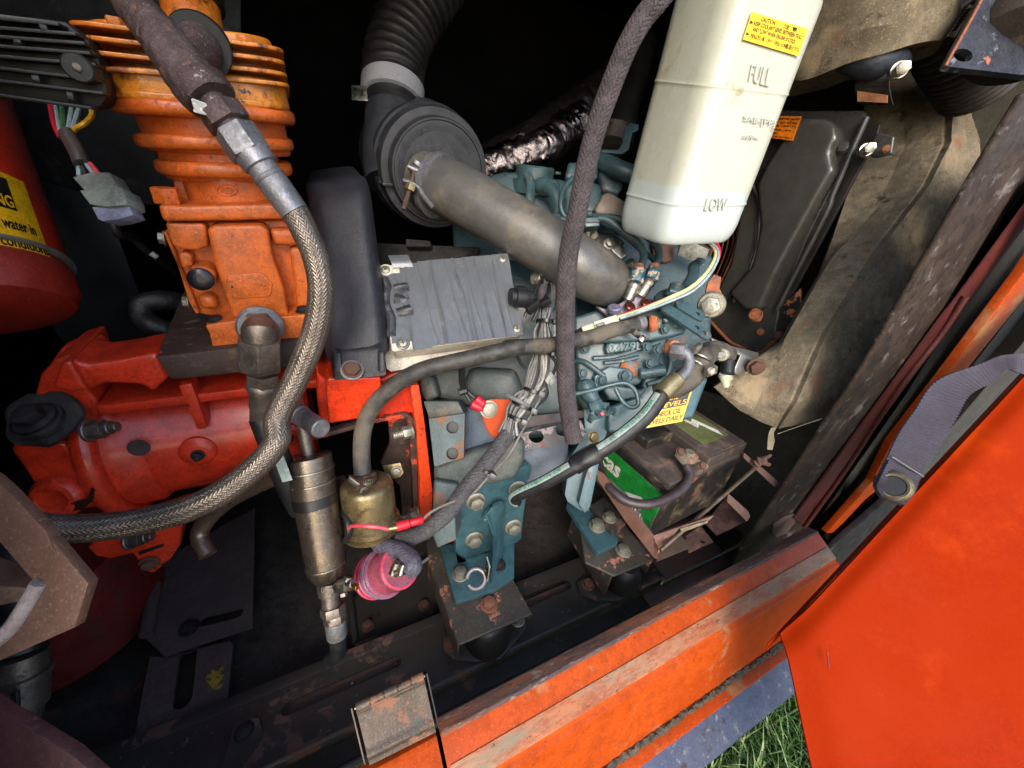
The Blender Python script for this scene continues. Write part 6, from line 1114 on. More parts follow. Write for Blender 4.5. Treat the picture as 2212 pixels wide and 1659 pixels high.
def foamf(s, q, h=0):
    p = bil(G, s, q); 
    if h < 0: return p - fnn * .02
    return p + fnn * (.004 * noise.noise(p * 22) + .0016 * noise.noise(p * 90) + .0035 * math.exp(-((s - .667) / .012) ** 2) - .003 * math.exp(-((s - .63) / .012) ** 2)) + fnn.cross(UP) * 0
mk('foam_sheet', sheet(lambda s, q, h: foamf(s, q, h), 150, 190, .02), m_foam, fo)
mk('torn_flap', rough(sheet(lambda s, q, h: L(3, 2, 370 + 45 * s - 20 * q, 520 + 160 * q, .60) + fnn * h, 6, 14, .0015), .004, 60), M('pale_torn_foam', C('7c735c'), .9, 0, var=C('6a604a'), vs=30, bump=.4), fo)
mk('thread', dt([(*t(3, 2, 420, 570), .59), (*t(3, 2, 560, 520), .595), (*t(3, 2, 740, 460), .60)], .0006, seg=6, n=20), m_foam, fo)
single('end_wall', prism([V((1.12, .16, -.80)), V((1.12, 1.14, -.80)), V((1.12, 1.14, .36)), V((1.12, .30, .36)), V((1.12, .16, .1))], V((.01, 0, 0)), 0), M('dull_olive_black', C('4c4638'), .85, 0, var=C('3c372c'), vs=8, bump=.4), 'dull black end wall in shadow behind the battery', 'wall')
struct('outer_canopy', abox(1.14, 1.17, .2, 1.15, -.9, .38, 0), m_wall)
mk('lower_foam', rough(prism([Xp(1470, 830, .90), Xp(1700, 900, .90), Xp(1900, 760, .90), Xp(1880, 900, .90), Xp(1640, 1240, .90), Xp(1560, 1200, .90), Xp(1480, 1000, .90)], V((.01, 0, 0)), .001), .001, 30), M('olive_grey_foam', C('6a6250'), .95, 0, var=C('544d40'), vs=9, bump=.8, bs=90), fo)
# radiator top hose, foam rag
single('foam_rag', rough(lathe(L(3, 0, 1050, -160, .60), (.2, -.2, -1), [(0, .02), (.01, .11), (.09, .120), (.118, .105), (.125, .06), (.127, .01)], 60), .018, 14), m_foam, 'lump of dusty felt wrapping above the radiator top hose', 'felt')
single('top_radiator_hose', dt([(*t(3, 0, 820, 190), .62, .030), (*t(3, 0, 900, 290), .60, .028), (*t(3, 0, 1000, 390), .585, .026), (*t(3, 0, 1130, 440), .58, .024), (*t(3, 0, 1260, 450), .585, .020), (*t(3, 0, 1330, 440), .60, .012)], .025, seg=28, n=60), M('blue_black_rubber', C('272c36'), .45, 0, var=C('3a3f48'), vs=8, bump=.2), 'blue-black rubber hose curving under the dusty felt at the upper right', 'hose')
dh = thing('duct_hose', 'brown ribbed duct hose at the upper right corner with a slotted metal strap', 'hose', (.9, .4, .1))
mk('ribbed_tube', dt([(*t(3, 0, 1300, -500), .60), (*t(3, 0, 1500, -200), .60), (*t(3, 0, 1620, 60), .60), (*t(3, 0, 1750, 330), .62), (*t(3, 0, 1900, 600), .66)], .050, seg=60, n=200, fn=ridges(.011, .006, .8)), M('brown_corrugation', C('2b2521'), .6, 0, var=C('3a302a'), vs=14, bump=.3), dh)
mk('slotted_strap', sheet(lambda s, q, h: L(3, 0, 1655 + 160 * q + 60 * s * (1 - .4 * q), 260 - 225 * q + 5 * s, .535 + .012 * q + .01 * (1 - q)) - ray(CX, CY) * h, 4, 20, .0015), m_cream, dh)
for k in range(7): mk('strap_slot', box(L(3, 0, 1705 + 16 * k, 215 - 24 * k, .536), V((.012, 0, .004)), V((0, .001, 0)), V((0, 0, .0025)), 0), m_blk, dh)
mbk = thing('muffler_bracket', 'blue-black steel angle plate with a slot and a dusty round pipe at the top right', 'bracket', (.8, .3, .15))
mh = L(3, 0, 1770, 400, .50)
mk('plate', plate([L(3, 0, a, b, .50) for a, b in [(1640, 480), (1900, 0), (2000, -260), (2500, -260), (2500, 570), (2212, 545)]], [circ(mh, -ray(CX, CY), .0085, 16, 1.5)], ray(CX, CY) * .008), M('scuffed_blue_black', C('2a2d36'), .42, .2, var=C('3a3c44'), vs=9, bump=.3, spots=[(C('9a5a40'), 10, .70, .03, .8, 0), (C('6a6c70'), 30, .62, .08, .8, 0)]), mbk, smooth=False)
mk('rusty_edge', tube([L(3, 0, 1640, 480, .499), L(3, 0, 1900, 0, .499), L(3, 0, 2000, -260, .499)], .0018, seg=8, n=20), m_orust, mbk)
mk('round_pipe', rough(lathe(L(3, 0, 2260, 150, .51), -ray(*t(3, 0, 2200, 150)).normalized() + V((0, 0, -.9)), [(-.06, .060), (.03, .060), (.045, .052), (.05, .03)], 50), .001, 60), M('dusty_brown_pipe', C('4a3f34'), .7, .1, var=C('3a3028'), vs=9, bump=.4, spots=[(C('6a5a48'), 14, .6, .15, .9, 0)]), mbk)
# corner post, red seal, front strip
po = thing('corner_post', 'dusty black folded steel corner post with a thin dark red seal', 'post', (.74, .22, -.68))
PR = .215
def pp_(l, y=PR): return [Y(*t(*p), y) for p in l]
mk('post', prism(pp_([(3, 0, 2700, 520), (3, 0, 2212, 680), (3, 1, 1840, 0), (3, 1, 1050, 1370), (3, 2, 130, 1460), (3, 2, -60, 1800), (3, 2, 500, 1900), (3, 2, 1050, 600), (3, 1, 1400, 1560), (3, 1, 2212, 60), (3, 1, 2700, -700)]), V((0, .006, 0)), .0025, 3), m_post, po)
mk('fold', prism(pp_([(3, 0, 2600, 830), (3, 1, 2212, 110), (3, 1, 2070, 290), (3, 1, 1360, 1560), (3, 2, 640, 1300), (3, 2, 700, 1200), (3, 1, 1480, 1430), (3, 1, 2212, 40), (3, 1, 2700, -600)], PR - .004), V((0, .01, 0)), .0025, 3), m_post, po)
mk('red_seal', sheet(lambda s, q, h: Y(*[a + (b - a) * q for a, b in zip(t(3, 1, 2350 + 75 * s, 20 + 60 * s), t(3, 2, 540 + 70 * s, 1180 + 50 * s))], PR - .006) + V((0, -1, 0)) * (h + .004 * math.sin(3.14 * s)), 8, 40, .003), m_seal, po)
mk('red_bead', tube(pp_([(3, 1, 1790, 860), (3, 1, 1600, 1150), (3, 2, 1280, 280), (3, 2, 900, 850), (3, 2, 620, 1240)], PR - .012), .0045, seg=10, n=40), m_seal, po)
mk('bare_spot', rough(prism(pp_([(3, 2, 385, 1290), (3, 2, 400, 1230), (3, 2, 480, 1170), (3, 2, 545, 1150), (3, 2, 560, 1200), (3, 2, 490, 1290), (3, 2, 420, 1320)], PR - .0035), V((0, .003, 0)), .0003), .0004, 90), M('tan_primer_spot', C('7c5f4c'), .8, 0, var=C('6a4c3c'), vs=30), po)
dfm = single('door_foam', prism(pp_([(3, 1, 2700, -900), (3, 1, 2212, 240), (3, 2, 600, 1290), (3, 2, 700, 1330), (3, 2, 900, 1760), (3, 2, 1600, 1000), (3, 2, 2700, -200), (3, 2, 3000, -900)], PR + .01), V((0, .02, 0)), .002), m_foamd, 'dark dusty foam face between the corner post and the orange door', 'foam')
fs_ = thing('front_strip', 'narrow bright orange edge strip rising from the sill corner past the webbing strap', 'strip', (.8, .15, -.55))
yS = .170
mk('strip', prism([Y(*t(*p), yS) for p in [(3, 1, 2700, -40), (3, 1, 2212, 690), (3, 1, 1640, 1440), (3, 2, 1250, 640), (3, 2, 1110, 920), (3, 2, 780, 1290), (3, 2, 830, 1290), (3, 2, 1150, 950), (3, 2, 1260, 770), (3, 2, 1830, 60), (3, 1, 2212, 880), (3, 1, 2700, 250)]], V((0, .012, 0)), .002), m_orange, fs_)
mk('strip_return', prism([Y(*t(*p), yS + .008) for p in [(3, 2, 800, 1300), (3, 2, 1120, 960), (3, 2, 1140, 1010), (3, 2, 960, 1180), (3, 2, 830, 1360), (3, 2, 795, 1340)]], V((0, .008, 0)), .001), M('orange_primer', C('c86a30'), .55, 0, var=C('b85a28'), bump=.2), fs_)
mk('rubber_edge', prism([Y(*t(*p), yS + .01) for p in [(3, 1, 2700, 270), (3, 1, 2212, 880), (3, 2, 1850, 60), (3, 2, 1270, 790), (3, 2, 1130, 1000), (3, 2, 830, 1380), (3, 2, 780, 1420), (3, 2, 790, 1500), (3, 2, 830, 1380), (3, 2, 900, 1330), (3, 2, 1200, 1000), (3, 2, 1330, 860), (3, 2, 1960, 60), (3, 1, 2300, 900)]], V((0, .012, 0)), .001), m_rubb, fs_)
single('rubber_flap', rough(prism([Y(*t(*p), .150) for p in [(3, 2, 775, 1425), (3, 2, 790, 1440), (3, 2, 900, 1330), (3, 2, 1260, 1020), (3, 2, 1500, 900), (3, 2, 1400, 1500), (3, 2, 900, 1900), (3, 2, 790, 1640), (3, 2, 775, 1530)]], V((0, .012, 0)), .003), .002, 20), m_rubb, 'crumpled black rubber flap at the sill corner beside the door', 'flap')
# open door
dr = thing('open_door', 'glossy orange door standing open at the lower right', 'door', (.5, .03, -.6))
d0 = .47; c0 = D(1700, 1380, d0); c1 = D(2212, 830, d0 + .02); ctop = c0 + (D(2800, 197, d0 + .03) - c0); cb = D(1880, 2218, d0 - .09); far = cb + (ctop - c0)
nn = (ctop - c0).cross(cb - c0).normalized(); nn = nn if nn.dot(c0) < 0 else -nn
def dfn(s, q, h=0):
    p = c0.lerp(ctop, q).lerp(cb.lerp(far, q), s); return p + nn * (h - .010 * math.exp(-(s / .045) ** 2) - .008 * math.exp(-(q / .03) ** 2) + .0010 * noise.noise(p * 6) + .0006 * noise.noise(p * 15))
mk('skin', sheet(lambda s, q, h: dfn(s, q, h), 90, 90, .004), m_door, dr)
mk('return_edge', prism([dfn(.002, -.02, -.009), dfn(.002, 1.0, -.009), dfn(.05, 1.0, -.035), dfn(.05, -.02, -.035)], nn * -.002, .001), m_door, dr)
mk('dent_line', rough(tube([L(3, 3, 782, 815, .452), L(3, 3, 786, 870, .450), L(3, 3, 794, 925, .449)], .0007, seg=6, n=14), .0006, 200), m_reddk, dr)
# webbing strap with eyelet
ws = thing('webbing_strap', 'violet-grey ribbed webbing strap with a brass eyelet hanging beside the door', 'strap', (.7, .12, -.35))
sc_ = [((3, 1, 2500, 1190), (3, 1, 2540, 1500), .50), ((3, 1, 2212, 1270), (3, 1, 2190, 1420), .495), ((3, 1, 2050, 1290), (3, 1, 2090, 1390), .49), ((3, 1, 1900, 1350), (3, 1, 1990, 1480), .487), ((3, 2, 1580, 185), (3, 2, 1820, 290), .485), ((3, 2, 1420, 400), (3, 2, 1720, 460), .483), ((3, 2, 1310, 560), (3, 2, 1590, 680), .48), ((3, 2, 1230, 720), (3, 2, 1465, 850), .477), ((3, 2, 1150, 880), (3, 2, 1420, 970), .474), ((3, 2, 1125, 950), (3, 2, 1380, 1030), .473), ((3, 2, 1170, 1030), (3, 2, 1320, 1090), .472)]
def stf(s, q, h=0, z=0):
    n = len(sc_) - 1; x = min(n - 1e-6, q * n); i = int(x); f = x - i
    def pt(i): i = max(0, min(n, i)); a, b, d = sc_[i]; return D(*t(*a), d - z).lerp(D(*t(*b), d - z), s)
    p0, p1, p2, p3 = pt(i - 1), pt(i), pt(i + 1), pt(i + 2)
    p = .5 * (2 * p1 + (p2 - p0) * f + (2 * p0 - 5 * p1 + 4 * p2 - p3) * f * f + (-p0 + 3 * p1 - 3 * p2 + p3) * f ** 3)
    return p - ray(CX, CY) * h
mk('webbing', sheet(lambda s, q, h: stf(s, q, h + (.00075 * math.sin(q * 6.283 * 92) if h >= 0 else 0)), 10, 92 * 8, .002), m_strap, ws)
mk('folded_end', sheet(lambda s, q, h: stf(.02 + .96 * s, .72 + .26 * q, h + .0028 + (.0007 * math.sin(q * 6.283 * 24) if h >= 0 else 0), .001), 10, 200, .002), m_strap, ws)
mk('stitch_line', tube([stf(s, .705 + .01 * s, .0045) for s in (0, .25, .5, .75, 1)], .0009, seg=6, n=20), m_wireg, ws)
ey = L(3, 2, 1265, 945, .466); en_ = -ray(*t(3, 2, 1265, 945)).normalized() + V((-.1, 0, .1))
mk('eyelet', lathe(ey - en_.normalized() * .002, en_, [(0, .0185), (.001, .0185), (.003, .0170), (.0045, .0142), (.004, .0118), (-.004, .0112), (-.004, .0108), (.0, .0108)], 44, caps=False), m_eye, ws)
mk('eyelet_hole', lathe(ey + en_.normalized() * .0005, en_, [(0, .0112), (.0003, .0110)], 32), m_blk, ws)
# =============== BATTERY, TRAY, MOUNTS
bt = thing('battery', 'dusty black battery with a green label and corroded front terminal', 'battery', (.55, .35, -.56))
zt = -.415; zl = zt - .020
def BZ(c, r, a, b, z=zt): return Z(*t(c, r, a, b), z)
A1, A2, A3 = BZ(2, 2, 1735, 690), BZ(2, 2, 1190, 930), BZ(2, 2, 700, 560)      # front right, front left, back left of the lid top
xw = (A1 - A2); yl = (A1 - A2).cross(UP).normalized() * -1
if yl.y < 0: yl = -yl
fr, fl = A1, A2; br_, bl2 = A1 + yl * .24, A2 + yl * .24
def bq(s, q, h=0): return fl.lerp(fr, s) + yl * (.24 * q) + UP * h          # top plane of the case
hB = -.135
def bpr(s0, s1, q0, q1, z0, z1, b=.002): return prism([bq(s0, q0, z0), bq(s1, q0, z0), bq(s1, q1, z0), bq(s0, q1, z0)], UP * (z1 - z0), b, 3)
mk('case', bpr(.015, .985, .012, .99, hB, -.026, .005), m_bat, bt)
mk('rim', bpr(0, 1, 0, 1, -.028, -.014, .003), m_bat, bt)
mk('lid', bpr(.01, .99, .008, .992, -.015, -.004, .002), m_batt, bt)
mk('raised_lid', bpr(.47, 1.0, .02, .98, -.005, .014, .003), m_batt, bt)
mk('raised_lid_edge', bpr(.52, .985, .04, .96, .0135, .0165, .001), m_batt, bt)
mk('terminal_cover', bpr(.14, .46, .34, .72, -.005, .016, .003), m_bat, bt)
mk('cover_clip', bpr(.10, .16, .46, .58, -.005, .010, .002), m_bat, bt)
# labels
lab = lambda s, q, h=0: bq(.56 + .36 * (1 - q) * 1.0, .94 - .80 * s, .0168 + h)
mk('top_label', sheet(lambda s, q, h: lab(s, q, h + .0004), 2, 2, .0004), m_bolive, bt)
text(bt, 'Lucas', lambda s, q, h=0: lab(s, q, h), (.02, .10, .42, .42), m_wht, .0006, 'label_text', .02)
mk('label_arrow', prism([lab(.50, .70, .0006), lab(.80, .52, .0006), lab(.76, .35, .0006), lab(.98, .18, .0006), lab(.90, .10, .0006), lab(.66, .32, .0006), lab(.70, .48, .0006), lab(.48, .62, .0006)], UP * .0003, 0), m_wht, bt)
cols = (m_bluei := M('blue_symbol', C('4a6a98'), .5), m_bluei, M('red_symbol', C('b04438'), .5), M('amber_symbol', C('b08030'), .5))
for k, (s, q) in enumerate(((.20, .66), (.33, .66), (.36, .50), (.24, .48))): mk('warning_symbol', lathe(bq(s, q, .0162), UP, [(0, .0072), (.0004, .0070)], 20 if k < 3 else 3), cols[k], bt)
mk('spot_mark', lathe(bq(.62, .985, .0140), UP, [(0, .006), (.0004, .0058)], 20), m_wht, bt)
# side (left) label: on the long side facing left
nl = (fl - fr).normalized()
def side(s, q, h=0): return bq(.015, .80 - .78 * s, -.034 - .092 * q) + nl * (h + .0006)
mk('grey_band', sheet(lambda s, q, h: side(s, q, h), 2, 2, .0004), m_bgrey, bt)
mk('green_band', prism([side(-.02, -.02, .0006), side(1, .0, .0006), side(1, .52, .0006), side(.82, .40, .0006), side(.76, .62, .0006), side(-.02, .66, .0006)], nl * .0005, 0), m_bgreen, bt)
mk('white_diamond', prism([side(.62, .60, .0013), side(.80, .40, .0013), side(.97, .52, .0013), side(.92, .70, .0013), side(.80, .66, .0013)], nl * .0004, 0), m_wht, bt)
mk('green_diamond', prism([side(.82, .58, .0018), side(.98, .42, .0018), side(1, .95, .0018), side(.9, .80, .0018)], nl * .0004, 0), m_bgreen, bt)
text(bt, 'Lucas', side, (.02, .10, .50, .48), m_wht, .0014, 'label_text', .03)
text(bt, 'PREMIUM', side, (.42, .74, .97, .90), m_wht, .0010, 'label_text', .0)
# clamp terminal
tc2 = bq(.60, .26, .012)
tcl = thing('battery_terminal', 'corroded battery clamp with the black earth cable on the battery lid', 'terminal', bq(.35, .2, 0))
m_cor = M('corroded_lead', C('8a8270'), .7, .3, var=C('6e5a44'), vs=40, bump=.6, spots=[(C('9a5a3a'), 40, .58, .08, .8, 0)])
tC = L(2, 2, 1310, 730, .655)
mk('post', cyl(tC - UP * .010, tC + UP * .010, .0085, 24), m_cor, tcl)
mk('clamp_ring', rough(lathe(tC - UP * .006, UP, [(0, .0135), (.001, .015), (.010, .015), (.011, .0135)], 28), .0012, 90), m_cor, tcl)
mk('clamp_arm', rough(box(L(2, 2, 1385, 775, .645), L(2, 2, 1430, 800, .64) - L(2, 2, 1330, 750, .65), V((0, .010, 0)), UP * .010, .002), .001, 90), m_cor, tcl)
mk('cable_saddle', rough(box(L(2, 2, 1270, 760, .645), L(2, 2, 1320, 820, .64) - L(2, 2, 1220, 700, .65), V((.010, .005, 0)), UP * .010, .002), .001, 90), m_cor, tcl)
for a, b in ((1250, 700), (1410, 800)): bolt(tcl, L(2, 2, a, b, .638), (-.2, -.6, .8), .0095, m_rbolt, 'plain', 'rusty_nut')
single('battery_cable', dt([(*t(2, 2, 1295, 800), .640), (*t(2, 2, 1320, 870), .632), (*t(2, 2, 1270, 960), .62), (*t(2, 2, 1150, 1040), .605), (*t(2, 2, 1000, 1080), .595), (*t(2, 2, 850, 1050), .60), (*t(2, 2, 740, 960), .615), (*t(2, 2, 690, 880), .64), (*t(2, 2, 660, 780), .67)], .0074, seg=22, n=120), M('black_cable', C('3a3032'), .38, 0, var=C('3a2e2c'), vs=8, bump=.08), 'thick black cable looping from the battery terminal across the green label', 'cable')
# hold-down bar, rod, wing nut
hd = thing('hold_down', 'rusty battery hold-down bar with wing nut and thin slanting rod', 'battery clamp', (.7, .3, -.5))
mk('bar', prism([L(2, 2, a, b, .70) for a, b in [(1715, 705), (1990, 935), (1975, 955), (1935, 955), (1710, 740)]], ray(CX, CY) * .006, .001), m_tray, hd)
mk('rod', cyl(L(2, 2, 1795, 815, .685), L(2, 2, 1105, 1415, .60), .0034, 14), M('thin_bright_rod', C('8a7a66'), .4, .8, var=C('6a4c3c'), vs=12, bump=.3), hd)
mk('wing_nut', join(cyl(L(2, 2, 1790, 790, .69), L(2, 2, 1870, 750, .685), .007, 12), box(L(2, 2, 1825, 765, .68), L(2, 2, 1830, 790, .68) - L(2, 2, 1815, 740, .68), V((0, .003, 0)), V((.006, 0, 0)), .001), box(L(2, 2, 1880, 740, .68), L(2, 2, 1905, 735, .68) - L(2, 2, 1850, 765, .68), V((0, .004, 0)), V((0, 0, .006)), .001), box(L(2, 2, 1870, 785, .68), L(2, 2, 1895, 790, .68) - L(2, 2, 1835, 775, .68), V((0, .004, 0)), V((0, 0, .007)), .001)), m_tray, hd)
tr = thing('battery_tray', 'rust brown sheet metal battery tray with folded tabs', 'tray', (.55, .32, -.6))
mk('left_wall', prism([L(2, 2, a, b, .615) for a, b in [(640, 820), (700, 860), (1050, 1290), (1100, 1400), (1085, 1480), (1060, 1470), (850, 1200), (650, 900)]], ray(CX, CY) * .006, .001), M('orange_brown_rust', C('5a3422'), .8, 0, var=C('3a2219'), vs=12, bump=.5), tr)
mk('front_lip', prism([L(2, 2, a, b, .615) for a, b in [(1045, 1310), (1500, 1160), (1460, 1200), (1240, 1260), (1110, 1420), (1060, 1470)]], ray(CX, CY) * .006, .001), m_tray, tr)
zz = -.575
mk('floor', prism([Z(*t(2, 2, a, b), zz) for a, b in [(1100, 1400), (1240, 1290), (1340, 1385), (1080, 1490)]], UP * -.004, .001), M('tan_tray', C('5c4a3e'), .7, .1, var=C('4c3c32'), vs=10, bump=.4), tr)
mk('tab', plate([Z(*t(2, 2, a, b), zz - .01) for a, b in [(1290, 1310), (1400, 1235), (1490, 1350), (1310, 1430)]], [circ(Z(*t(2, 2, 1413, 1350), zz - .01), UP, .0045, 12)], UP * -.003), m_tray, tr, smooth=False)
mk('far_shelf', prism([Z(*t(2, 2, a, b), zz - .01) for a, b in [(1500, 1130), (1600, 1000), (1755, 1150), (1735, 1200), (1520, 1300), (1430, 1210)]], UP * -.004, .001), m_tray, tr)
mk('far_lip', prism([L(2, 2, a, b, .68) for a, b in [(1600, 1000), (1745, 1130), (1760, 1170), (1735, 1205), (1700, 1170), (1590, 1060)]], ray(CX, CY) * .004, .001), m_tray, tr)
mk('torn_rubber', rough(prism([L(2, 2, a, b, .612) for a, b in [(1250, 1255), (1450, 1200), (1455, 1215), (1270, 1285)]], ray(CX, CY) * .003, .001), .002, 60), m_foam, tr)
# engine mount bracket with four big bolts (front)
mb = thing('front_engine_bracket', 'blue welded steel engine bracket with four big bolts above the front rubber mount', 'bracket', (.2, .36, -.62))
yb = .395
mk('back_plate', prism([Y(*t(1, 2, a, b), yb) for a, b in [(1495, 975), (1995, 795), (2012, 830), (1960, 1130), (1940, 1330), (1910, 1360), (1665, 1430), (1660, 1440), (1485, 1505), (1465, 1490), (1465, 1080)]], V((0, .014, 0)), .002), m_teal2, mb)
for a, b in ((1910, 965), (1610, 1055), (1880, 1240), (1598, 1330)): bolt(mb, Y(*t(1, 2, a, b), yb - .001), (-.12, -1, .12), .0178, m_bolt, 'hex', 'bolt')
mk('gusset', prism([Y(*t(1, 2, a, b), .372) for a, b in [(1680, 1160), (1720, 1110), (1770, 1095), (1805, 1120), (1800, 1280), (1775, 1560)]] + [Y(*t(1, 3, 1750, 405), .34), Y(*t(1, 3, 1710, 390), .34), Y(*t(1, 2, 1730, 1500), .345), Y(*t(1, 2, 1735, 1310), .36)], V((.010, .01, 0)), .002), m_teal2, mb)
mk('weld', rough(tube([Y(*t(1, 2, a, b), .385) for a, b in [(1680, 1190), (1710, 1130), (1760, 1105)]], .006, seg=12, n=20, fn=ridges(.006, .0015)), .001, 90), m_teal2, mb)
mk('side_gusset', prism([Y(*t(1, 2, a, b), .39) for a, b in [(1400, 1400), (1465, 1440), (1480, 1505), (1700, 1440), (1700, 1800), (1560, 1500)]], V((0, .004, 0)), .001), m_teal2, mb)
zf = -.618
mk('foot_plate', prism([Z(*t(1, 3, a, b), zf) for a, b in [(1345, 50), (1480, 20), (1890, 10), (1890, 270), (1740, 370), (1465, 455)]], UP * -.010, .002), m_teal2, mb)
bolt(mb, Z(*t(1, 3, 1497, 255), zf), UP, .0168, m_bolt, 'hex', 'foot_bolt'); bolt(mb, Z(*t(1, 3, 1775, 190), zf), UP, .0150, m_bbolt, 'hex', 'foot_bolt')
pcl = thing('p_clip', 'shiny looped steel pipe clip standing on the blue bracket foot', 'clip', (.18, .35, -.6))
pc_ = L(1, 3, 1612, 285, .590)
_fr = frame(V((-.25, -.62, .74)))
mk('loop', tube([pc_ + (_fr[1] * math.cos(a) + _fr[2] * math.sin(a)) * .0142 for a in [math.radians(18 * i) for i in range(19)]], .0030, seg=12, n=60, flat=1.5), M('dark_clip_steel', C('55555a'), .4, .6), pcl)
mk('tongue', sheet(lambda s, q, h: L(1, 3, 1690 + 15 * q, 270 - 110 * q, .580) + (IN * .86 + UP * .5) * (s - .5) * .014 + RT * h, 3, 10, .002), m_steel, pcl)
# channels
def channel(name, label, ztop, pts, tip, x_r, loc, drop, mat=m_chan):
    c = thing(name, label, 'channel', loc)
    mk('top', prism([Z(*p, ztop) for p in pts], UP * -.005, .0025, 3), mat, c)
    return c
c1 = channel('left_cross_channel', 'scuffed black steel channel under the front blue bracket, rust patches at its end', -.632, [t(1, 3, 1250, 40), t(1, 3, 1260, 110), t(1, 3, 1480, 770), t(1, 3, 2025, 540), t(1, 3, 1820, 180), t(1, 3, 1700, -200), t(1, 3, 1300, -200)], None, None, (.18, .4, -.7), 0)
mk('side_web', prism([Z(*t(1, 3, 1260, 130), -.634), Z(*t(1, 3, 1478, 765), -.634), Z(*t(1, 3, 1478, 765), -.634) + V((0, 0, -.045)), Z(*t(1, 3, 1260, 130), -.634) + V((0, 0, -.055))], V((.004, 0, 0)), .001), m_chan, c1)
mk('side_web', prism([Z(*t(1, 3, 1820, 180), -.634), Z(*t(1, 3, 2020, 540), -.634), Z(*t(1, 3, 2020, 540), -.634) + V((0, 0, -.028)), Z(*t(1, 3, 1820, 180), -.634) + V((0, 0, -.04))], V((-.004, 0, 0)), .001), m_chan, c1)
bolt(c1, Z(*t(1, 3, 1705, 475), -.631), UP, .0165, M('pinkish_rusty_bolt', C('8a5c48'), .6, .4, var=C('7a4c3a'), vs=60, bump=.4), 'hex', 'bolt')
c2 = channel('right_cross_channel', 'rust blotched steel channel under the blue engine leg beside the battery', -.600, [t(2, 2, 480, 1000), t(2, 2, 560, 1500), t(2, 2, 770, 1600), t(2, 2, 1057, 1480), t(2, 2, 900, 1300), t(2, 2, 640, 960)], None, None, (.42, .4, -.7), 0)
mk('side_web', prism([Z(*t(2, 2, 470, 1150), -.602), Z(*t(2, 2, 750, 1600), -.602), Z(*t(2, 2, 750, 1600), -.602) + V((0, 0, -.06)), Z(*t(2, 2, 470, 1150), -.602) + V((0, 0, -.065))], V((.004, 0, 0)), .001), m_chan, c2)
mk('side_web', prism([Z(*t(2, 2, 860, 1240), -.602), Z(*t(2, 2, 1052, 1480), -.602), Z(*t(2, 2, 1052, 1480), -.602) + V((0, 0, -.04)), Z(*t(2, 2, 860, 1240), -.602) + V((0, 0, -.05))], V((-.004, 0, 0)), .001), m_chan, c2)
bolt(c2, Z(*t(2, 2, 835, 1420), -.599), UP, .0165, m_bolt, 'hex', 'bolt')
for nm, lb, cc_, c, r, l, dm, dm2, bolts in (('front_rubber_mount', 'domed black rubber engine mount under the left channel end', 0, 1, 3, [(1375, 660), (1440, 640), (1600, 700), (1900, 600), (1990, 590), (1965, 660), (1850, 800), (1780, 870), (1600, 885), (1440, 860), (1370, 800)], (1690, 700), .038, ((1430, 760, m_rbolt), (1915, 585, m_steel))),
        ('rear_rubber_mount', 'domed black rubber engine mount under the right channel end', 0, 2, 3, [(500, 310), (560, 260), (640, 330), (760, 380), (900, 300), (985, 230), (950, 330), (880, 420), (780, 445), (620, 435), (520, 390)], (830, 310), .033, ((580, 330, m_rbolt),))):
    o = thing(nm, lb, 'rubber mount', Z(*t(c, r, *dm), -.698))
    mk('flange', prism([Z(*t(c, r, a, b), -.690) for a, b in l], UP * -.007, .002), m_rail, o)
    mk('dome', lathe(Z(*t(c, r, *dm), -.690), UP, [(0, dm2), (.012, dm2 * .98), (.030, dm2 * .88), (.045, dm2 * .68), (.050, dm2 * .5)], 48), m_rubb, o)
    for a, b, m in bolts: bolt(o, Z(*t(c, r, a, b), -.690), UP, .0145, m, 'hex', 'bolt')
# blue leg
lg = thing('rear_engine_leg', 'narrow blue folded engine leg with a long foot on the right channel', 'bracket', (.41, .36, -.6))
mk('upright', prism([L(2, 2, a, b, .62) for a, b in [(545, 380), (600, 330), (740, 340), (720, 560), (690, 640), (640, 760), (600, 1000), (590, 1130), (530, 1130), (430, 1060), (412, 1010), (450, 740), (560, 570)]], ray(CX, CY) * .05, .002), m_teal2, lg)
mk('rib', prism([L(2, 2, a, b, .600) for a, b in [(650, 640), (690, 660), (600, 1100), (560, 1150), (510, 1080), (560, 880)]], ray(CX, CY) * .02, .003), m_teal2, lg)
mk('foot', prism([Z(*t(2, 2, a, b), -.585) for a, b in [(425, 1080), (440, 1050), (600, 1100), (640, 1110), (805, 1335), (795, 1360), (655, 1430), (635, 1410)]], UP * -.013, .002), m_teal2, lg)
bolt(lg, Z(*t(2, 2, 645, 1240), -.584), UP, .0185, m_bolt, 'hex', 'bolt')
pk = thing('black_packer_block', 'black steel packer block with a bright bolt behind the blue foot', 'block', (.45, .4, -.6))
mk('block', prism([Z(*t(2, 2, a, b), -.570) for a, b in [(600, 1080), (700, 1020), (860, 1220), (760, 1270)]], UP * -.03, .003), m_rail, pk)
bolt(pk, Z(*t(2, 2, 735, 1180), -.569), UP, .0155, m_bolt, 'hex', 'bolt')
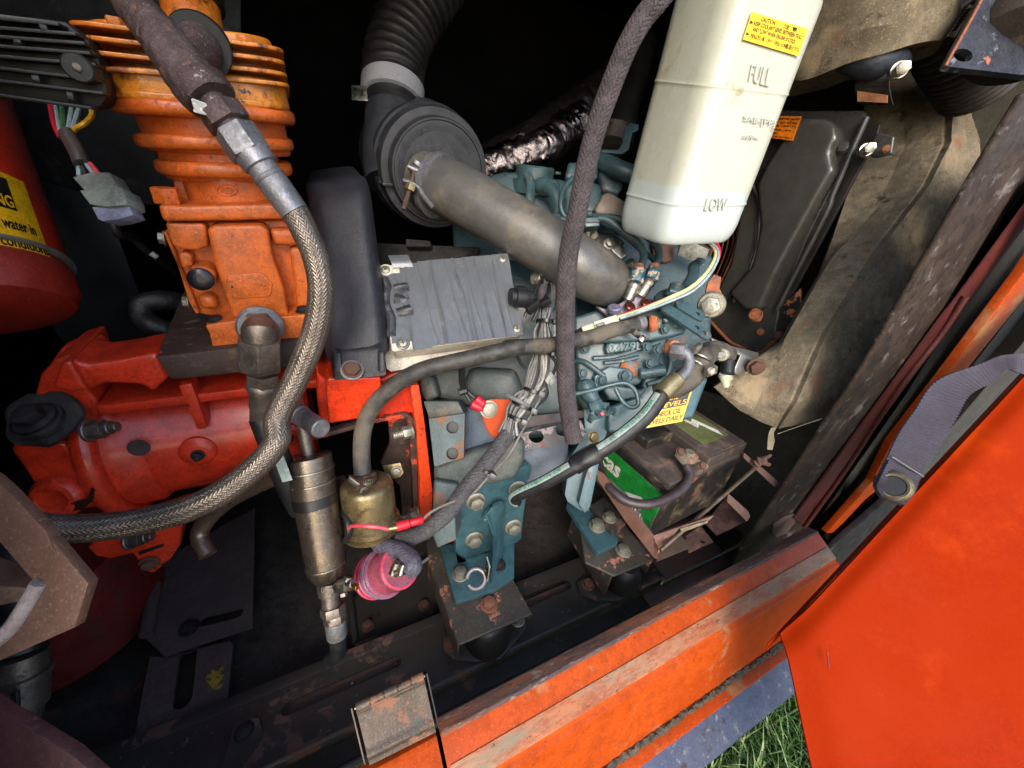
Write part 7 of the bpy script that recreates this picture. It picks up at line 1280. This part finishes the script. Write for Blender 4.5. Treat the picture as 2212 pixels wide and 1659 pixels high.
# engine support rail with peeled paint
er = thing('peeling_support_rail', 'black and white peeling steel strip with holes behind the vertical coolant hose', 'rail', (.3, .45, -.5))
mk('strip', plate([L(2, 2, a, b, .60) for a, b in [(-60, 590), (120, 560), (530, 470), (570, 560), (520, 620), (130, 685), (-60, 700)]], [circ(L(2, 2, a, b, .60), -ray(CX, CY), .010, 14, 1.2) for a, b in ((205, 588), (400, 540))], ray(CX, CY) * .006), M('peeling_black_white', C('2a2628'), .5, 0, var=C('3a3030'), vs=10, bump=.3, spots=[(C('8c7c7c'), 24, .56, .04, .8, 0), (C('7a3c30'), 30, .64, .04, .8, 0)]), er, smooth=False)
mk('upper_flange', prism([L(2, 2, a, b, .605) for a, b in [(-40, 480), (130, 440), (550, 395), (560, 450), (130, 530), (-40, 560)]], ray(CX, CY) * .02, .002), M('dark_brown_rail', C('2a2020'), .5, 0, var=C('3a2a28'), vs=12, bump=.3), er)
mk('blue_web', prism([L(2, 2, a, b, .64) for a, b in [(100, 680), (440, 620), (440, 900), (240, 960), (140, 980), (110, 820)]], ray(CX, CY) * .03, .002), M('deep_blue_paint', C('22374c'), .45, 0, var=C('1c2e40'), vs=6, bump=.15), er)
# hydraulic hose with printed stripe
hy = thing('hydraulic_hose', 'black hydraulic hose with a mint printed stripe reading MADE IN ITALY', 'hose', (.45, .4, -.5))
hc_ = [(*t(2, 1, 1160, 1510), .535, .0112), (*t(2, 2, 1010, 430), .530, .0112), (*t(2, 2, 850, 570), .528, .0110), (*t(2, 2, 690, 680), .528, .0110), (*t(2, 2, 500, 790), .535, .0108), (*t(2, 2, 380, 860), .542, .0106), (*t(2, 2, 240, 935), .555, .0100), (*t(2, 2, 60, 1020), .58, .0092), (*t(1, 2, 1900, 1060), .61, .0092)]
mk('hose', tube([tuple(D(*p[:3])) + (p[3],) for p in hc_], .016, seg=36, n=120), m_rubb, hy)
cen, Lh = catmull([tuple(D(*p[:3])) + (p[3],) for p in hc_], 240)
def strp(s, q, h=0, f0=.0, f1=1.0):
    x = (f0 + (f1 - f0) * q) * 239; i = min(238, int(x)); f = x - i; p = V(cen[i][:3]).lerp(V(cen[i + 1][:3]), f); d = (V(cen[min(239, i + 3)][:3]) - V(cen[max(0, i - 3)][:3])).normalized()
    vw = (-p.normalized()); vw = (vw - d * vw.dot(d)).normalized(); sd = d.cross(vw); a = math.radians(-8 - 50 + 62 * s)
    a = math.radians(-52 + 44 * s) if sd.dot(V((1, 0, -1))) > 0 else math.radians(52 - 44 * s); r = cen[i][3] + .0004 + h
    return p + (vw * math.cos(a) + sd * math.sin(a)) * r
mk('printed_stripe', sheet(lambda s, q, h: strp(s, q, h + .0003, .06, .42), 8, 90, .0004), m_hosepr, hy)
mk('printed_stripe', sheet(lambda s, q, h: strp(s, q, h + .0003, .56, .98), 8, 90, .0004), m_hosepr, hy)
text(hy, 'MADE IN ITALY - 20', lambda s, q, h=0: strp(1 - q, s, h + .0003, .10, .36), (0, .25, 1, .75), m_mint, .0002, 'printed_text', .01)
text(hy, 'R2 HYDRAULIC', lambda s, q, h=0: strp(1 - q, s, h + .0003, .60, .85), (0, .25, 1, .75), m_mint, .0002, 'printed_text', .01)
mk('tape_wrap', rough(tube([V(cen[int(f * 239)][:3]) for f in (.43, .47, .51, .55)], .0130, seg=30, n=24), .0014, 60), m_rubb, hy)
mk('tape_tail', rough(sheet(lambda s, q, h: L(2, 2, 380 + 290 * s, 800 - 150 * s - 45 * math.sin(s * 2.6) + 60 * q, .54) - ray(CX, CY) * h, 14, 5, .0008), .001, 40), m_rubb, hy)
mk('ferrule', rings(L(2, 1, 1140, 1545, .532), L(2, 1, 1235, 1450, .538), [(-.3, .0115), (-.28, .0130), (.9, .0125), (.95, .0112), (1, .0095)], 32), M('yellow_zinc_ferrule', C('a39570'), .4, .8, var=C('8c7e5e'), vs=30, bump=.3, stretch=(1, 1, 1)), hy)
mk('bent_pipe', dt([(*t(2, 1, 1215, 1475), .537), (*t(2, 1, 1290, 1410), .542), (*t(2, 1, 1315, 1330), .546), (*t(2, 1, 1285, 1270), .55), (*t(2, 1, 1230, 1250), .555)], .0076, seg=24, n=50), m_fit2, hy)
mk('union_nut', hexnut(L(2, 1, 1290, 1265, .548), L(2, 1, 1190, 1255, .56), .0125), m_fit2, hy)
mk('adapter', rough(rings(L(2, 1, 1215, 1230, .56), L(2, 1, 1160, 1240, .575), [(0, .0105), (.5, .0115), (.55, .009), (1, .009)], 20), .001, 80), bpy.data.materials['orange_rust'], hy)
# lower radiator hose with clamps
lh = thing('lower_radiator_hose', 'fat black radiator hose elbow with two bright wire clamps under the shroud', 'hose', (.6, .45, -.4))
mk('hose', tube([tuple(D(*t(2, r, a, b), d)) + (q,) for r, a, b, d, q in [(1, 1600, 1290, .64, .0150), (1, 1510, 1255, .625, .0165), (1, 1430, 1290, .61, .0175), (1, 1370, 1390, .60, .0180), (1, 1270, 1480, .60, .0195), (1, 1150, 1520, .61, .0190), (1, 1010, 1510, .64, .0160)]], .03, seg=36, n=70), m_rub, lh)
for a, b, a2, b2 in ((1345, 1270, 1480, 1330), (1320, 1310, 1450, 1390)):
    p, q = L(2, 1, a, b, .59), L(2, 1, a2, b2, .585); m = (p + q) / 2 + ray(CX, CY) * .012; ax = (q - p).cross(ray(CX, CY)).normalized()
    mk('wire_clamp', lathe(m - ax * .002, ax, [(0, .0180), (.0005, .0195), (.0025, .0195), (.003, .0180)], 36), m_steel, lh)
mk('clamp_screw', rough(join(box(L(2, 1, 1470, 1400, .572), V((.019, 0, .004)), V((0, .008, 0)), V((-.004, 0, .013)), .001), hexnut(L(2, 1, 1475, 1400, .568), L(2, 1, 1475, 1405, .561), .006)), .0012, 60), m_bolt, lh)
mk('clamp_tail', rough(box(L(2, 1, 1370, 1240, .58), V((.012, 0, .006)), V((0, .008, 0)), V((0, 0, .012)), .002), .0015, 60), m_bolt, lh)
dv = thing('drain_tap', 'black drain tap with a pale plastic nozzle below the shroud', 'tap', (.7, .42, -.45))
mk('body', cyl(L(2, 1, 1600, 1330, .63), L(2, 1, 1590, 1430, .625), .0105, 20), m_rubb, dv)
mk('nozzle', rings(L(2, 1, 1578, 1440, .622), L(2, 1, 1582, 1525, .62), [(0, .0110), (.2, .009), (.8, .0055), (1, .004)], 14), M('ivory_nozzle', C('bcbc9c'), .4), dv)
mk('ring', lathe(L(2, 1, 1585, 1432, .623), (0, 0, -1), [(0, .0105), (.003, .0115), (.005, .0105)], 24), m_white, dv)
mk('eye_bolt', join(cyl(L(2, 1, 1560, 1280, .62), L(2, 1, 1555, 1285, .605), .0105, 24), cyl(L(2, 1, 1555, 1285, .606), L(2, 1, 1550, 1288, .598), .006, 20)), m_bolt, dv)
rbk = thing('radiator_foot_bracket', 'black angled bracket with a rusty bolt below the shroud corner', 'bracket', (.8, .4, -.45))
mk('plate', rough(prism([L(3, 1, a, b, .66) for a, b in [(-60, 1160), (100, 1220), (290, 1270), (280, 1330), (240, 1400), (130, 1430), (100, 1410), (150, 1290), (-40, 1230)]], ray(CX, CY) * .006, .0015), .0008, 30), m_shroud, rbk)
bolt(rbk, L(3, 1, 265, 1370, .652), (-.6, -.8, .1), .0170, m_rbolt, 'hex', 'bolt')
bolt(rbk, L(3, 1, 40, 1280, .652), (-.6, -.8, .1), .010, m_bolt, 'plain', 'bolt')

# =============== groups of like things
for o in COL.objects:
    if o.parent is None and o.name.split('.')[0] in ('front_rubber_mount', 'rear_rubber_mount'): o['group'] = 'rubber mounts under the channels'
    if o.parent is None and o.name in ('left_cross_channel', 'right_cross_channel'): o['group'] = 'steel channels across the frame rail'
    if o.parent is None and o.name in ('upper_slotted_plate', 'lower_slotted_plate'): o['group'] = 'slotted plates at the lower left'
